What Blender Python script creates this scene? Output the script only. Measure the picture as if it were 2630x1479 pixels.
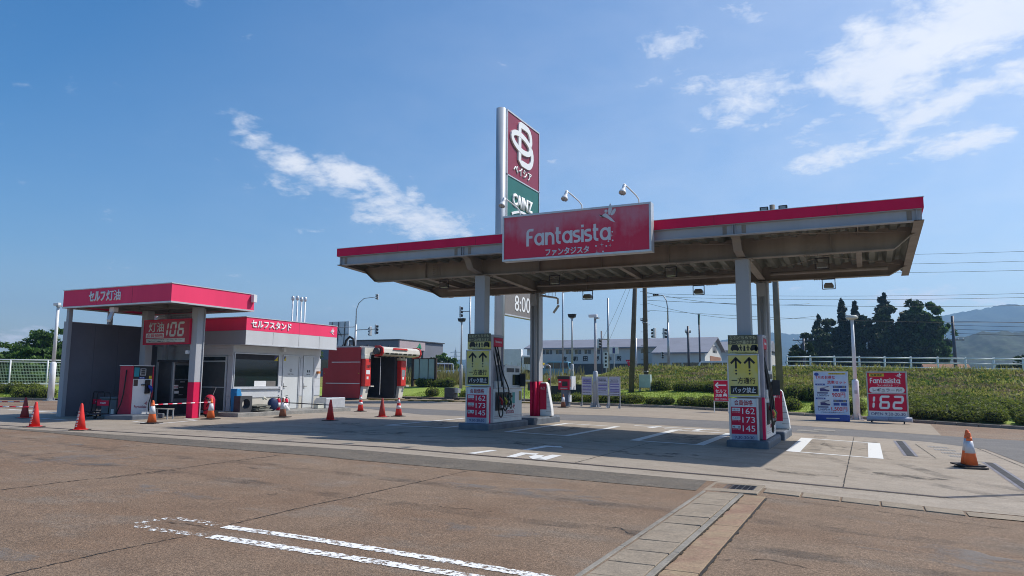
import bpy, bmesh, math, random
import numpy as np
from math import radians, sin, cos, pi, atan2, hypot, sqrt
from mathutils import Vector, Matrix, noise as mnoise

for o in list(bpy.data.objects): bpy.data.objects.remove(o)
S = bpy.context.scene
COL = S.collection

# ---------------------------------------------------------------- camera
PITCH, ROLL, YAW = radians(7.169), radians(.388), radians(25.735)
fwd = Vector((-sin(YAW)*cos(PITCH), cos(YAW)*cos(PITCH), sin(PITCH)))
rgt = Vector((cos(YAW), sin(YAW), 0)); upv = rgt.cross(fwd)
r2 = rgt*cos(ROLL)+upv*sin(ROLL); u2 = upv*cos(ROLL)-rgt*sin(ROLL)
cam = bpy.data.cameras.new('camera'); cam.sensor_width = 36; cam.lens = 25.647
cam.clip_start = .1; cam.clip_end = 20000
camo = bpy.data.objects.new('camera', cam); COL.objects.link(camo)
mw = Matrix.Identity(4)
for i in range(3): mw[i][0], mw[i][1], mw[i][2] = r2[i], u2[i], -fwd[i]
mw[0][3], mw[1][3], mw[2][3] = 0, 0, 1.45
camo.matrix_world = mw
S.camera = camo

# ---------------------------------------------------------------- view
S.view_settings.view_transform = 'Standard'
S.view_settings.look = 'None'
S.view_settings.exposure = 0.08
S.view_settings.gamma = 1
S.view_settings.use_curve_mapping = False
S.render.engine = 'CYCLES'
S.cycles.use_denoising = True
S.cycles.filter_width = 1.0
S.cycles.max_bounces = 6
S.cycles.transparent_max_bounces = 12
S.cycles.volume_bounces = 0
S.cycles.sample_clamp_indirect = 5

# ---------------------------------------------------------------- sun and sky
HAZE = .00030
SUN_TO = Vector((.623, .596, 1.0)).normalized()      # towards the sun
SUN_EL = math.asin(SUN_TO.z); SUN_AZ = atan2(SUN_TO.x, SUN_TO.y)   # azimuth from +Y towards +X
sl = bpy.data.lights.new('sun', 'SUN'); sl.energy = 4.7; sl.angle = radians(.5); sl.color = (1, .95, .87)
so = bpy.data.objects.new('sun', sl); COL.objects.link(so)
so.rotation_euler = (-SUN_TO).to_track_quat('-Z', 'Y').to_euler()
so.location = (0, 0, 60)

W = bpy.data.worlds.new('World'); S.world = W; W.use_nodes = True
nt = W.node_tree; N = nt.nodes; L = nt.links
for n in list(N): N.remove(n)
def nn(t, **k):
    n = N.new(t)
    for a, b in k.items(): setattr(n, a, b)
    return n
def mth(op, a, b=None, c=None, clamp=False):
    n = nn('ShaderNodeMath', operation=op); n.use_clamp = clamp
    for i, v in enumerate((a, b, c)):
        if v is None: continue
        if isinstance(v, (int, float)): n.inputs[i].default_value = v
        else: L.new(v, n.inputs[i])
    return n.outputs[0]
def dot(v, c):
    n = nn('ShaderNodeVectorMath', operation='DOT_PRODUCT'); L.new(v, n.inputs[0]); n.inputs[1].default_value = c
    return n.outputs['Value']
sky = nn('ShaderNodeTexSky', sky_type='NISHITA'); sky.sun_disc = False
sky.sun_elevation = SUN_EL; sky.sun_rotation = SUN_AZ
sky.altitude = 20; sky.air_density = 1.0; sky.dust_density = 1.3; sky.ozone_density = 2.4
tc = nn('ShaderNodeTexCoord'); D = tc.outputs['Generated']
nrm = nn('ShaderNodeVectorMath', operation='NORMALIZE'); L.new(D, nrm.inputs[0]); D = nrm.outputs[0]
def pix(x, y): return (fwd + r2*((x-1315)/1873.7) - u2*((y-739.5)/1873.7)).normalized()
def blob(x, y, ax, ay, rot, power=1.0):
    """soft elliptical patch of cloud cover about one direction of the sky; ax, ay in radians"""
    c = pix(x, y); a = c.cross(Vector((0, 0, 1))).normalized(); b = a.cross(c).normalized()
    ca, sa = cos(radians(rot)), sin(radians(rot))
    A = (a*ca+b*sa)/ax; B = (b*ca-a*sa)/ay
    q = mth('ADD', mth('POWER', dot(D, A), 2.0), mth('POWER', dot(D, B), 2.0))
    q = mth('SUBTRACT', 1.0, mth('SQRT', q), clamp=True)
    return mth('MULTIPLY', q, mth('MULTIPLY', mth('GREATER_THAN', dot(D, c), .2), power))
sep = nn('ShaderNodeSeparateXYZ'); L.new(D, sep.inputs[0])
zz = mth('ADD', sep.outputs[2], .22)
cx_ = mth('DIVIDE', sep.outputs[0], zz); cy_ = mth('DIVIDE', sep.outputs[1], zz)
cmb = nn('ShaderNodeCombineXYZ'); L.new(cx_, cmb.inputs[0]); L.new(cy_, cmb.inputs[1]); L.new(mth('MULTIPLY', sep.outputs[2], 1.2), cmb.inputs[2])
def fbm(scale, det, rough, dist=0., off=0.):
    n = nn('ShaderNodeTexNoise'); n.inputs['Scale'].default_value = scale; n.inputs['Detail'].default_value = det
    n.inputs['Roughness'].default_value = rough; n.inputs['Distortion'].default_value = dist
    m = nn('ShaderNodeVectorMath', operation='ADD'); L.new(cmb.outputs[0], m.inputs[0]); m.inputs[1].default_value = (off, off*1.7, off*.3)
    L.new(m.outputs[0], n.inputs['Vector']); return n.outputs['Fac']
n1 = fbm(5.0, 11, .60, .2, 3.3); n2 = fbm(17.0, 8, .64, .3, 8.1); n3 = fbm(.9, 3, .5, 0, 1.7)
cover = blob(2500, 70, .30, .09, 20, 1.3)
for args in ((2330, 110, .15, .07, 25, 1.0), (2160, 190, .21, .075, 20, .92), (1960, 250, .16, .055, 14, .86), (2400, 280, .19, .06, 22, .95), (2120, 300, .12, .055, 10, .72),
             (2230, 385, .16, .034, 8, 1.0), (2480, 365, .20, .040, 8, 1.0), (2610, 200, .13, .06, 15, .85), (1720, 105, .12, .036, 2, .62), (1740, 215, .10, .030, 6, .56), (1950, 330, .05, .02, 10, .6),
             (2360, 765, .10, .032, 0, 1.1), (2520, 775, .06, .018, -2, .85), (2420, 700, .07, .014, 8, .65), (2050, 740, .10, .016, 3, .55), (2200, 700, .12, .012, 2, .5),
             (650, 355, .07, .032, -24, .95), (760, 415, .08, .032, -24, .95), (890, 445, .085, .032, -22, 1.1), (985, 480, .08, .027, -25, .95), (1060, 500, .03, .027, -60, .85), (1010, 545, .14, .042, -20, .85),
             (1120, 590, .15, .042, -20, 1.0), (720, 480, .13, .028, -16, .58), (780, 590, .06, .011, -8, .66), (30, 870, .06, .024, 0, .85), (150, 900, .05, .02, 0, .7), (2230, 110, .06, .06, 30, .95), (1900, 30, .10, .025, -25, .5)):
    cover = mth('MAXIMUM', cover, blob(*args))
base = mth('MULTIPLY_ADD', n3, 1.0, -.42)          # thin stray cloud over the whole sky
base = mth('MULTIPLY', base, mth('SUBTRACT', 1.0, mth('MULTIPLY', sep.outputs[2], .6)))
cov = mth('ADD', mth('MULTIPLY', cover, 1.62), mth('MULTIPLY_ADD', base, .5, -.30))
dens = mth('ADD', cov, mth('ADD', mth('MULTIPLY_ADD', n1, 3.2, -1.6), mth('MULTIPLY_ADD', n2, 2.1, -1.05)))
mr = nn('ShaderNodeMapRange', interpolation_type='SMOOTHSTEP'); L.new(dens, mr.inputs[0])
mr.inputs[1].default_value = .05; mr.inputs[2].default_value = 1.55; mr.inputs[4].default_value = .93
shade = nn('ShaderNodeMapRange'); L.new(fbm(5.5, 5, .55, 0, 5.2), shade.inputs[0])
shade.inputs[1].default_value = .3; shade.inputs[2].default_value = .7; shade.inputs[3].default_value = .78; shade.inputs[4].default_value = 1.04
ccol = nn('ShaderNodeMixRGB'); L.new(shade.outputs[0], ccol.inputs[0]); ccol.inputs[1].default_value = (.62, .72, .90, 1); ccol.inputs[2].default_value = (.93, .95, 1.0, 1)
hs = nn('ShaderNodeHueSaturation'); hs.inputs['Saturation'].default_value = 1.40; L.new(sky.outputs[0], hs.inputs['Color'])
bg1 = nn('ShaderNodeBackground'); L.new(hs.outputs[0], bg1.inputs[0]); bg1.inputs[1].default_value = .136
bg2 = nn('ShaderNodeBackground'); L.new(ccol.outputs[0], bg2.inputs[0]); bg2.inputs[1].default_value = 1.0
veil = mth('MULTIPLY', mth('MAXIMUM', blob(2500, 300, 1.05, .62, 12, .36), blob(2200, 860, 1.3, .20, 0, .30)), mth('MULTIPLY_ADD', n1, 1.1, .35))   # thin high veil round the cloud bank
mixs = nn('ShaderNodeMixShader'); L.new(mth('MAXIMUM', mr.outputs[0], veil), mixs.inputs[0]); L.new(bg1.outputs[0], mixs.inputs[1]); L.new(bg2.outputs[0], mixs.inputs[2])
W.cycles.sampling_method = 'MANUAL'; W.cycles.sample_map_resolution = 256
wo = nn('ShaderNodeOutputWorld'); L.new(mixs.outputs[0], wo.inputs[0])

# ================================================================ helpers
rnd = random.Random(7)
MATS = {}
def mat(name, col, rough=.6, metal=0., var=.12, scale=3., bump=0., bscale=60., col2=None, spec=.4, coat=0., streak=False):
    """plain painted / cast surface with procedural colour wear and fine relief"""
    if name in MATS: return MATS[name]
    m = bpy.data.materials.new(name); m.use_nodes = True; t = m.node_tree; b = t.nodes['Principled BSDF']
    b.inputs['Roughness'].default_value = rough; b.inputs['Metallic'].default_value = metal
    b.inputs['Specular IOR Level'].default_value = spec; b.inputs['Coat Weight'].default_value = coat
    g = t.nodes.new('ShaderNodeNewGeometry'); no = t.nodes.new('ShaderNodeTexNoise')
    no.inputs['Scale'].default_value = scale; no.inputs['Detail'].default_value = 6; no.inputs['Roughness'].default_value = .62
    vec = g.outputs['Position']
    if streak:
        mp = t.nodes.new('ShaderNodeMapping'); mp.inputs['Scale'].default_value = (1, 1, .12); t.links.new(vec, mp.inputs[0]); vec = mp.outputs[0]
    t.links.new(vec, no.inputs['Vector'])
    mx = t.nodes.new('ShaderNodeMixRGB')
    cr = t.nodes.new('ShaderNodeMapRange'); cr.inputs[1].default_value = .32; cr.inputs[2].default_value = .68
    t.links.new(no.outputs['Fac'], cr.inputs[0]); t.links.new(cr.outputs[0], mx.inputs[0])
    c2 = col2 if col2 else tuple(c*(1-var*1.6) for c in col)
    mx.inputs[1].default_value = (*c2, 1); mx.inputs[2].default_value = (*[min(1, c*(1+var*.5)) for c in col], 1)
    t.links.new(mx.outputs[0], b.inputs['Base Color'])
    rr = t.nodes.new('ShaderNodeMapRange'); t.links.new(no.outputs['Fac'], rr.inputs[0]); rr.inputs[3].default_value = min(1, rough*1.2); rr.inputs[4].default_value = rough*.85
    t.links.new(rr.outputs[0], b.inputs['Roughness'])
    if bump:
        n2_ = t.nodes.new('ShaderNodeTexNoise'); n2_.inputs['Scale'].default_value = bscale; n2_.inputs['Detail'].default_value = 4
        t.links.new(g.outputs['Position'], n2_.inputs['Vector'])
        bp = t.nodes.new('ShaderNodeBump'); bp.inputs['Strength'].default_value = bump; bp.inputs['Distance'].default_value = .02
        t.links.new(n2_.outputs['Fac'], bp.inputs['Height']); t.links.new(bp.outputs[0], b.inputs['Normal'])
    MATS[name] = m
    return m

class MB:
    def __init__(s): s.v = []; s.f = []; s.cut = []
    def add(s, vs, fs):
        n = len(s.v); k = len(s.f); s.v += [tuple(p) for p in vs]; s.f += [tuple(i+n for i in q) for q in fs]; s.cut.append((n, len(s.v), k, len(s.f))); return s
    def box(s, x0, x1, y0, y1, z0, z1):
        return s.add([(x0,y0,z0),(x1,y0,z0),(x1,y1,z0),(x0,y1,z0),(x0,y0,z1),(x1,y0,z1),(x1,y1,z1),(x0,y1,z1)],
                     [(0,3,2,1),(4,5,6,7),(0,1,5,4),(1,2,6,5),(2,3,7,6),(3,0,4,7)])
    def bar(s, p, q, w, h=None):
        """square bar between two points"""
        p, q = Vector(p), Vector(q); d = (q-p).normalized(); h = h or w
        a = d.cross(Vector((0,0,1)));  a = Vector((1,0,0)) if a.length < 1e-4 else a.normalized(); b = a.cross(d).normalized()
        vs = []
        for c in (p, q):
            for i, j in ((-1,-1),(1,-1),(1,1),(-1,1)): vs.append(c+a*(i*w/2)+b*(j*h/2))
        return s.add(vs, [(3,2,1,0),(4,5,6,7),(0,1,5,4),(1,2,6,5),(2,3,7,6),(3,0,4,7)])
    def tube(s, pts, r, n=8, cap=True):
        pts = [Vector(p) for p in pts]; k = len(pts); R = r if isinstance(r, (list, tuple)) else [r]*k
        prev = None; vs = []
        for i, p in enumerate(pts):
            d = (pts[min(i+1, k-1)]-pts[max(i-1, 0)]).normalized()
            if prev is None:
                a = d.cross(Vector((0,0,1))); a = Vector((1,0,0)) if a.length < 1e-3 else a.normalized()
            else:
                a = (prev-d*prev.dot(d)); a = a.normalized() if a.length > 1e-6 else Vector((1,0,0))
            prev = a; b = d.cross(a)
            for j in range(n):
                t = 2*pi*j/n; vs.append(p+(a*cos(t)+b*sin(t))*R[i])
        fs = [(i*n+j, i*n+(j+1)%n, (i+1)*n+(j+1)%n, (i+1)*n+j) for i in range(k-1) for j in range(n)]
        if cap: fs += [tuple(range(n-1, -1, -1)), tuple((k-1)*n+j for j in range(n))]
        return s.add(vs, fs)
    def lathe(s, prof, n=20, c=(0,0,0)):
        vs = [(c[0]+r*cos(2*pi*j/n), c[1]+r*sin(2*pi*j/n), c[2]+z) for r, z in prof for j in range(n)]
        k = len(prof)
        fs = [(i*n+j, i*n+(j+1)%n, (i+1)*n+(j+1)%n, (i+1)*n+j) for i in range(k-1) for j in range(n)]
        fs += [tuple(range(n-1, -1, -1)), tuple((k-1)*n+j for j in range(n))]
        return s.add(vs, fs)
    def prism(s, poly, a, b, axis='y'):
        """poly extruded from a to b; axis y: poly is (x,z); axis x: (y,z); axis z: (x,y)"""
        k = len(poly)
        f = {'y': lambda p, t: (p[0], t, p[1]), 'x': lambda p, t: (t, p[0], p[1]), 'z': lambda p, t: (p[0], p[1], t)}[axis]
        vs = [f(p, a) for p in poly]+[f(p, b) for p in poly]
        fs = [tuple(range(k)), tuple(range(2*k-1, k-1, -1))]+[((i+1)%k, i, k+i, k+(i+1)%k) for i in range(k)]
        return s.add(vs, fs)
    def mesh(s, name):
        me = bpy.data.meshes.new(name); me.from_pydata(s.v, [], s.f)
        bm = bmesh.new(); bm.from_mesh(me); bmesh.ops.recalc_face_normals(bm, faces=bm.faces); bm.to_mesh(me); bm.free()
        return me
    def build_each(s, name, m, parent=None, smooth=False, bevel=0.):
        """every piece added so far becomes an object of its own"""
        out = []
        for (v0, v1, f0, f1) in s.cut:
            q = MB(); q.v = s.v[v0:v1]; q.f = [tuple(i-v0 for i in f) for f in s.f[f0:f1]]; out.append(q.build(name, m, parent, smooth, bevel))
        return out
    def build(s, name, m, parent=None, smooth=False, bevel=0., loc=None, rot=None):
        me = s.mesh(name)
        o = bpy.data.objects.new(name, me); COL.objects.link(o); me.materials.append(m)
        if parent is not None: o.parent = parent
        if loc: o.location = loc
        if rot is not None: o.rotation_euler = (0, 0, rot)
        if smooth:
            for p in me.polygons: p.use_smooth = len(p.vertices) <= 4
        if bevel:
            bv = o.modifiers.new('edge', 'BEVEL'); bv.width = bevel; bv.segments = 2; bv.limit_method = 'ANGLE'; bv.angle_limit = radians(40)
        return o
def box(name, m, parent, x0, x1, y0, y1, z0, z1, bevel=0.): return MB().box(x0, x1, y0, y1, z0, z1).build(name, m, parent, bevel=bevel)
def tag(o, label=None, cat=None, group=None, kind=None):
    if label: o['label'] = label
    if cat: o['category'] = cat
    if group: o['group'] = group
    if kind: o['kind'] = kind
    return o
def thing(name, label, cat, loc=(0,0,0), rz=0., group=None):
    o = bpy.data.objects.new(name, None); COL.objects.link(o); o.location = loc; o.rotation_euler = (0, 0, rz)
    o.empty_display_size = .2
    return tag(o, label, cat, group)
def dup(o, parent=None):
    c = o.copy(); COL.objects.link(c); c.parent = parent
    for ch in list(o.children): dup(ch, c)
    return c
def struct(o): o['kind'] = 'structure'; return o

TXT = {}
def text_mesh(body, w, h, bold=0., depth=.006):
    key = (body, round(w, 3), round(h, 3), bold, depth)
    if key in TXT: return TXT[key]
    c = bpy.data.curves.new('txt', 'FONT'); c.body = body; c.offset = bold; c.resolution_u = 3; c.align_x = 'CENTER'
    o = bpy.data.objects.new('txt', c); COL.objects.link(o)
    bpy.context.view_layer.update()
    me = bpy.data.meshes.new_from_object(o.evaluated_get(bpy.context.evaluated_depsgraph_get()))
    bpy.data.objects.remove(o); bpy.data.curves.remove(c)
    me.materials.clear()
    n = len(me.vertices); co = np.empty(n*3, 'f'); me.vertices.foreach_get('co', co); co = co.reshape(n, 3)
    mn, mx_ = co.min(0), co.max(0); sx = w/(mx_[0]-mn[0]); sz = h/(mx_[1]-mn[1])
    new = np.zeros_like(co); new[:, 0] = (co[:, 0]-(mn[0]+mx_[0])/2)*sx; new[:, 2] = (co[:, 1]-(mn[1]+mx_[1])/2)*sz
    me.vertices.foreach_set('co', new.ravel()); me.update()
    if depth > 0:      # give the letters their own thickness
        bm = bmesh.new(); bm.from_mesh(me); bmesh.ops.remove_doubles(bm, verts=bm.verts, dist=1e-5)
        ret = bmesh.ops.extrude_face_region(bm, geom=bm.faces[:])
        for v in ret['geom']:
            if isinstance(v, bmesh.types.BMVert): v.co.y -= depth
        bmesh.ops.recalc_face_normals(bm, faces=bm.faces); bm.to_mesh(me); bm.free()
    TXT[key] = me
    return me
def text(body, m, parent, x, y, z, w, h, bold=0., depth=.004, rot=0., name='lettering'):
    """lettering facing -Y (rot turns it about Z), centred on x, z; its back lies at y"""
    me = text_mesh(body, w, h, bold, depth)
    if not me.materials: me.materials.append(m)
    elif me.materials[0] != m:
        me = me.copy(); me.materials[0] = m
    o = bpy.data.objects.new(name, me); COL.objects.link(o); o.parent = parent; o.location = (x, y, z); o.rotation_euler = (0, 0, rot)
    return o
def stroke(mb, pts, w, y0, y1, closed=False):
    """flat band of even width along (x, z) points, from y0 to y1"""
    n = len(pts); o = []; i_ = []
    for i in range(n):
        a, b = (pts[(i-1) % n], pts[(i+1) % n]) if closed else (pts[max(i-1, 0)], pts[min(i+1, n-1)])
        d = hypot(b[0]-a[0], b[1]-a[1]) or 1; nx, nz = -(b[1]-a[1])/d, (b[0]-a[0])/d
        o.append((pts[i][0]+nx*w/2, pts[i][1]+nz*w/2)); i_.append((pts[i][0]-nx*w/2, pts[i][1]-nz*w/2))
    vs = [(p[0], y, p[1]) for y in (y0, y1) for p in o+i_]; fs = []
    for i in range(n if closed else n-1):
        j = (i+1) % n; fs += [(i, j, n+j, n+i), (2*n+j, 2*n+i, 3*n+i, 3*n+j), (i, 2*n+i, 2*n+j, j), (n+j, 3*n+j, 3*n+i, n+i)]
    if not closed: fs += [(0, n, 3*n, 2*n), (n-1, 3*n-1, 4*n-1, 2*n-1)]
    return mb.add(vs, fs)
def arc(cx, cz, r, a0, a1, n=10): return [(cx+r*cos(radians(a0+(a1-a0)*i/n)), cz+r*sin(radians(a0+(a1-a0)*i/n))) for i in range(n+1)]
def monoword(word, w, h, y, d, t):
    """rounded one-weight lettering as in the brand name, centred on x; h = capital height"""
    xh = h*.72; r = (xh-t)/2; adv = {'F': .50*h, 'a': 2*r+t, 'n': 1.75*r+t, 't': .40*h, 's': .46*h, 'i': t}; gap = .10*h
    strokes = []; x = 0
    for c in word:
        if c == 'F': strokes += [([(x+t/2, 0)]+arc(x+t/2+.2*h, h-t/2-.2*h, .2*h, 180, 90, 6)+[(x+.52*h, h-t/2)], 0), ([(x+t/2, .52*h), (x+.44*h, .52*h)], 0)]
        if c == 'a': strokes += [(arc(x+t/2+r, t/2+r, r, 0, 342, 19), 1), ([(x+t/2+2*r, 0), (x+t/2+2*r, xh)], 0)]
        if c == 'n': R = 1.75*r/2; strokes += [([(x+t/2, 0), (x+t/2, xh)], 0), (arc(x+t/2+R, xh-t/2-R, R, 165, 0, 9)+[(x+t/2+2*R, 0)], 0)]
        if c == 't': strokes += [([(x+.14*h, h*.96), (x+.14*h, t/2+.16*h)]+arc(x+.14*h+.16*h, t/2+.16*h, .16*h, 180, 270, 6)+[(x+.38*h, t/2)], 0), ([(x, xh-t/2), (x+.38*h, xh-t/2)], 0)]
        if c == 's': W = .44*h; strokes.append(([(x+px*W, t/2+pz*(xh-t)) for px, pz in ((.96, .97), (.7, 1), (.35, 1), (.12, .93), (.04, .76), (.12, .60), (.35, .53), (.65, .48), (.9, .40), (.97, .24), (.88, .07), (.65, 0), (.3, 0), (.03, .03))], 0))
        if c == 'i': strokes += [([(x+t/2, 0), (x+t/2, xh)], 0), ([(x+t/2, xh+.11*h), (x+t/2, xh+.11*h+t)], 0)]
        x += adv[c]+gap
    tot = x-gap; k = w/tot; mb = MB()
    for i, (p, cl) in enumerate(strokes): stroke(mb, [((px-tot/2)*k, pz-h/2) for px, pz in p], t, y-d-.0004*(i % 3), y, cl)
    return mb
SEG = {'0':'abcdef','1':'bc','2':'abged','3':'abgcd','4':'fgbc','5':'afgcd','6':'afgedc','7':'abc','8':'abcdefg','9':'abcdfg'}
def segdigits(mb, s, x, z, w, h, y, t, depth=.006, slant=.14, gap=.25):
    """seven segment digits drawn from x rightwards, base z, digit size w x h"""
    g = t*.10; m = h/2
    for ch in s:
        def P(pts): mb.prism([(x+px+(pz)*slant, z+pz) for px, pz in pts], y-depth, y)
        def hor(zc): P([(g+t*.1, zc), (t*.6+g, zc+t/2), (w-t*.6-g, zc+t/2), (w-g-t*.1, zc), (w-t*.6-g, zc-t/2), (t*.6+g, zc-t/2)])
        def ver(xc, a, b): P([(xc, a+g), (xc+t/2, a+t*.5+g), (xc+t/2, b-t*.5-g), (xc, b-g), (xc-t/2, b-t*.5-g), (xc-t/2, a+t*.5+g)])
        for q in SEG[ch]:
            if q == 'a': hor(h-t/2)
            if q == 'g': hor(m)
            if q == 'd': hor(t/2)
            if q == 'f': ver(t/2, m, h-t*.3)
            if q == 'b': ver(w-t/2, m, h-t*.3)
            if q == 'e': ver(t/2, t*.3, m)
            if q == 'c': ver(w-t/2, t*.3, m)
        x += (w*.55 if False else w)*(1+gap)
    return mb

# ---- lie of the land (metres; the forecourt falls gently to the right)
GX = [-400, -20, -9.1, -2.1, 1.0, 8, 400]; GZ = [.05, .05, .035, -.135, -.245, -.45, -.45]
def gz(x): return float(np.interp(x, GX, GZ))
YKX = [-400, -60, -47, -43.5, -41, -38, -34.5, -20, -17.8, -13.1, -9.8, -5.65, -2.6, 1.1, 5.6, 12, 30, 400]
YKY = [24, 26.0, 26.6, 27.6, 33, 41, 45.2, 45.0, 40.6, 39.5, 38.6, 37.5, 36.8, 36.5, 35.4, 33.2, 27, -100]
def yk(x): return float(np.interp(x, YKX, YKY))
def ztop(x): return float(np.interp(x, [-400, -60, -45, -25, -15, -5, 8, 30, 400], [1.2, 1.45, 1.55, 1.75, 2.42, 2.36, 2.05, 1.85, 1.6]))
def terr(x, y):
    """height of the lawn, bank and the land behind the kerb"""
    u = y-yk(x); a = gz(x)+.10
    lw = .72 if x > -18 else .66
    return float(np.interp(u, [0, .6, 6.5, 15.5, 17], [a, a+.04, a+lw, ztop(x)-.06, ztop(x)]))
def sheet(name, poly, m, dz=0., parent=None, flat=False):
    bm = bmesh.new(); vs = [bm.verts.new((x, y, 0)) for x, y in poly]; bm.faces.new(vs)
    for kx in GX[1:-1]:
        bmesh.ops.bisect_plane(bm, geom=bm.verts[:]+bm.edges[:]+bm.faces[:], plane_co=(kx, 0, 0), plane_no=(1, 0, 0))
    for v in bm.verts: v.co.z = gz(v.co.x)+dz
    bmesh.ops.recalc_face_normals(bm, faces=bm.faces)
    me = bpy.data.meshes.new(name); bm.to_mesh(me); bm.free()
    for p in me.polygons:
        if p.normal.z < 0: p.flip()
    o = bpy.data.objects.new(name, me); COL.objects.link(o); me.materials.append(m)
    if parent is not None: o.parent = parent
    return o
def ribbon(mb, pts, w, dz, jit=0., wj=0., step=.25, r=rnd):
    """thin strip lying on the ground along a polyline; jitter makes it a crack"""
    P = []
    for (a, b) in zip(pts[:-1], pts[1:]):
        n = max(1, int(hypot(b[0]-a[0], b[1]-a[1])/step))
        for i in range(n): t = i/n; P.append((a[0]+(b[0]-a[0])*t, a[1]+(b[1]-a[1])*t))
    P.append(pts[-1]); vs = []
    for i, (x, y) in enumerate(P):
        a, b = P[max(i-1, 0)], P[min(i+1, len(P)-1)]; d = hypot(b[0]-a[0], b[1]-a[1]) or 1
        nx, ny = -(b[1]-a[1])/d, (b[0]-a[0])/d; o = r.uniform(-jit, jit); ww = w*(1+r.uniform(-wj, wj))/2
        for sgn in (-1, 1):
            X, Y = x+nx*(o+sgn*ww), y+ny*(o+sgn*ww); vs.append((X, Y, gz(X)+dz))
    return mb.add(vs, [(2*i, 2*i+2, 2*i+3, 2*i+1) for i in range(len(P)-1)])
def quads(name, V, m, parent=None):
    """fast mesh of loose quads, V is (n,4,3)"""
    n = len(V); me = bpy.data.meshes.new(name)
    me.vertices.add(n*4); me.vertices.foreach_set('co', np.ascontiguousarray(V, 'f').ravel())
    me.loops.add(n*4); me.loops.foreach_set('vertex_index', np.arange(n*4, dtype='i'))
    me.polygons.add(n); me.polygons.foreach_set('loop_start', np.arange(0, n*4, 4, dtype='i'))
    me.update(calc_edges=True); me.validate(); me.materials.append(m)
    o = bpy.data.objects.new(name, me); COL.objects.link(o)
    if parent is not None: o.parent = parent
    return o
nr = np.random.default_rng(11)
def leafset(C, size, up=.3, asp=.55):
    """one rhombic leaf quad at each point of C"""
    n = len(C); a = nr.normal(size=(n, 3)); a /= np.linalg.norm(a, axis=1)[:, None]
    b = nr.normal(size=(n, 3)); b[:, 2] += up*2; b = np.cross(a, b); b /= np.linalg.norm(b, axis=1)[:, None]
    s = (size*nr.uniform(.6, 1.4, n))[:, None]; a = a*s; b = b*s*asp
    return np.stack([C-a, C-b*.9+a*.1, C+a, C+b*.9+a*.1], 1)
def blobpts(c, r, n, shell=.55):
    d = nr.normal(size=(n, 3)); d /= np.linalg.norm(d, axis=1)[:, None]
    k = (shell+(1-shell)*nr.random(n)**.6)[:, None]
    return np.array(c)+d*k*np.array(r)
# ================================================================ ground materials
def gmat(name, ca, cb, ls=.3, cc=None, speck=.35, sscale=70., bump=.5, rough=.85, stretch=(1, 1, 1), stain=None):
    m = bpy.data.materials.new(name); m.use_nodes = True; t = m.node_tree; b = t.nodes['Principled BSDF']; nd = t.nodes; lk = t.links
    g = nd.new('ShaderNodeNewGeometry'); P = g.outputs['Position']
    def noise(sc, det=5, ro=.6, st=None, dist=0.):
        n = nd.new('ShaderNodeTexNoise'); n.inputs['Scale'].default_value = sc; n.inputs['Detail'].default_value = det; n.inputs['Roughness'].default_value = ro
        n.inputs['Distortion'].default_value = dist
        if st:
            mp = nd.new('ShaderNodeMapping'); mp.inputs['Scale'].default_value = st; lk.new(P, mp.inputs[0]); lk.new(mp.outputs[0], n.inputs['Vector'])
        else: lk.new(P, n.inputs['Vector'])
        return n.outputs['Fac']
    def rng(f, a, b_, c, d):
        n = nd.new('ShaderNodeMapRange'); lk.new(f, n.inputs[0])
        for i, v in enumerate((a, b_, c, d)): n.inputs[i+1].default_value = v
        return n.outputs[0]
    def mix(f, a, b_, mode='MIX'):
        n = nd.new('ShaderNodeMixRGB'); n.blend_type = mode
        for i, v in enumerate((f, a, b_)):
            if isinstance(v, (int, float)): n.inputs[i].default_value = v
            elif isinstance(v, tuple): n.inputs[i].default_value = (*v, 1)
            else: lk.new(v, n.inputs[i])
        return n.outputs[0]
    c = mix(rng(noise(ls, 6, .62, stretch, .6), .36, .64, 0, 1), ca, cb)
    if cc: c = mix(rng(noise(ls*4.5, 5, .65, stretch), .52, .75, 0, .7), c, cc)
    if stain: c = mix(rng(noise(stain[1], 6, .7, stain[2], 1.0), .56, .72, 0, stain[3]), c, stain[0])
    c = mix(1.0, c, rng(noise(2.3, 5, .7), .25, .75, .84, 1.14), 'MULTIPLY')
    sp = noise(sscale, 3, .75)
    c = mix(1.0, c, rng(sp, .3, .7, 1-speck, 1+speck), 'MULTIPLY')
    sp2 = noise(sscale*.45, 2, .8)
    c = mix(1.0, c, rng(sp2, .35, .65, 1-speck*.5, 1+speck*.5), 'MULTIPLY')
    lk.new(c, b.inputs['Base Color']); b.inputs['Roughness'].default_value = rough; b.inputs['Specular IOR Level'].default_value = .25
    if bump:
        bp = nd.new('ShaderNodeBump'); bp.inputs['Strength'].default_value = bump; bp.inputs['Distance'].default_value = .012
        lk.new(sp, bp.inputs['Height']); lk.new(bp.outputs[0], b.inputs['Normal'])
    return m
M_lot = gmat('brown_asphalt', (.198, .128, .082), (.232, .168, .117), .17, (.215, .185, .152), .62, 85., 1.0, .85, (1, 1.6, 1), ((.15, .105, .075), .9, (.35, 1.6, 1), .55))
M_strip = gmat('grey_asphalt', (.118, .103, .085), (.15, .13, .105), .9, (.19, .15, .11), .55, 60., .9)
M_lane = gmat('lane_asphalt', (.14, .135, .13), (.165, .155, .145), .5, (.12, .115, .11), .3, 60., .5)
M_conc = gmat('apron_concrete', (.295, .248, .195), (.330, .283, .228), .35, (.25, .205, .155), .20, 55., .3, .8, (.6, 2.2, 1), ((.19, .15, .105), .55, (.45, 2.2, 1), .8))
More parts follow.
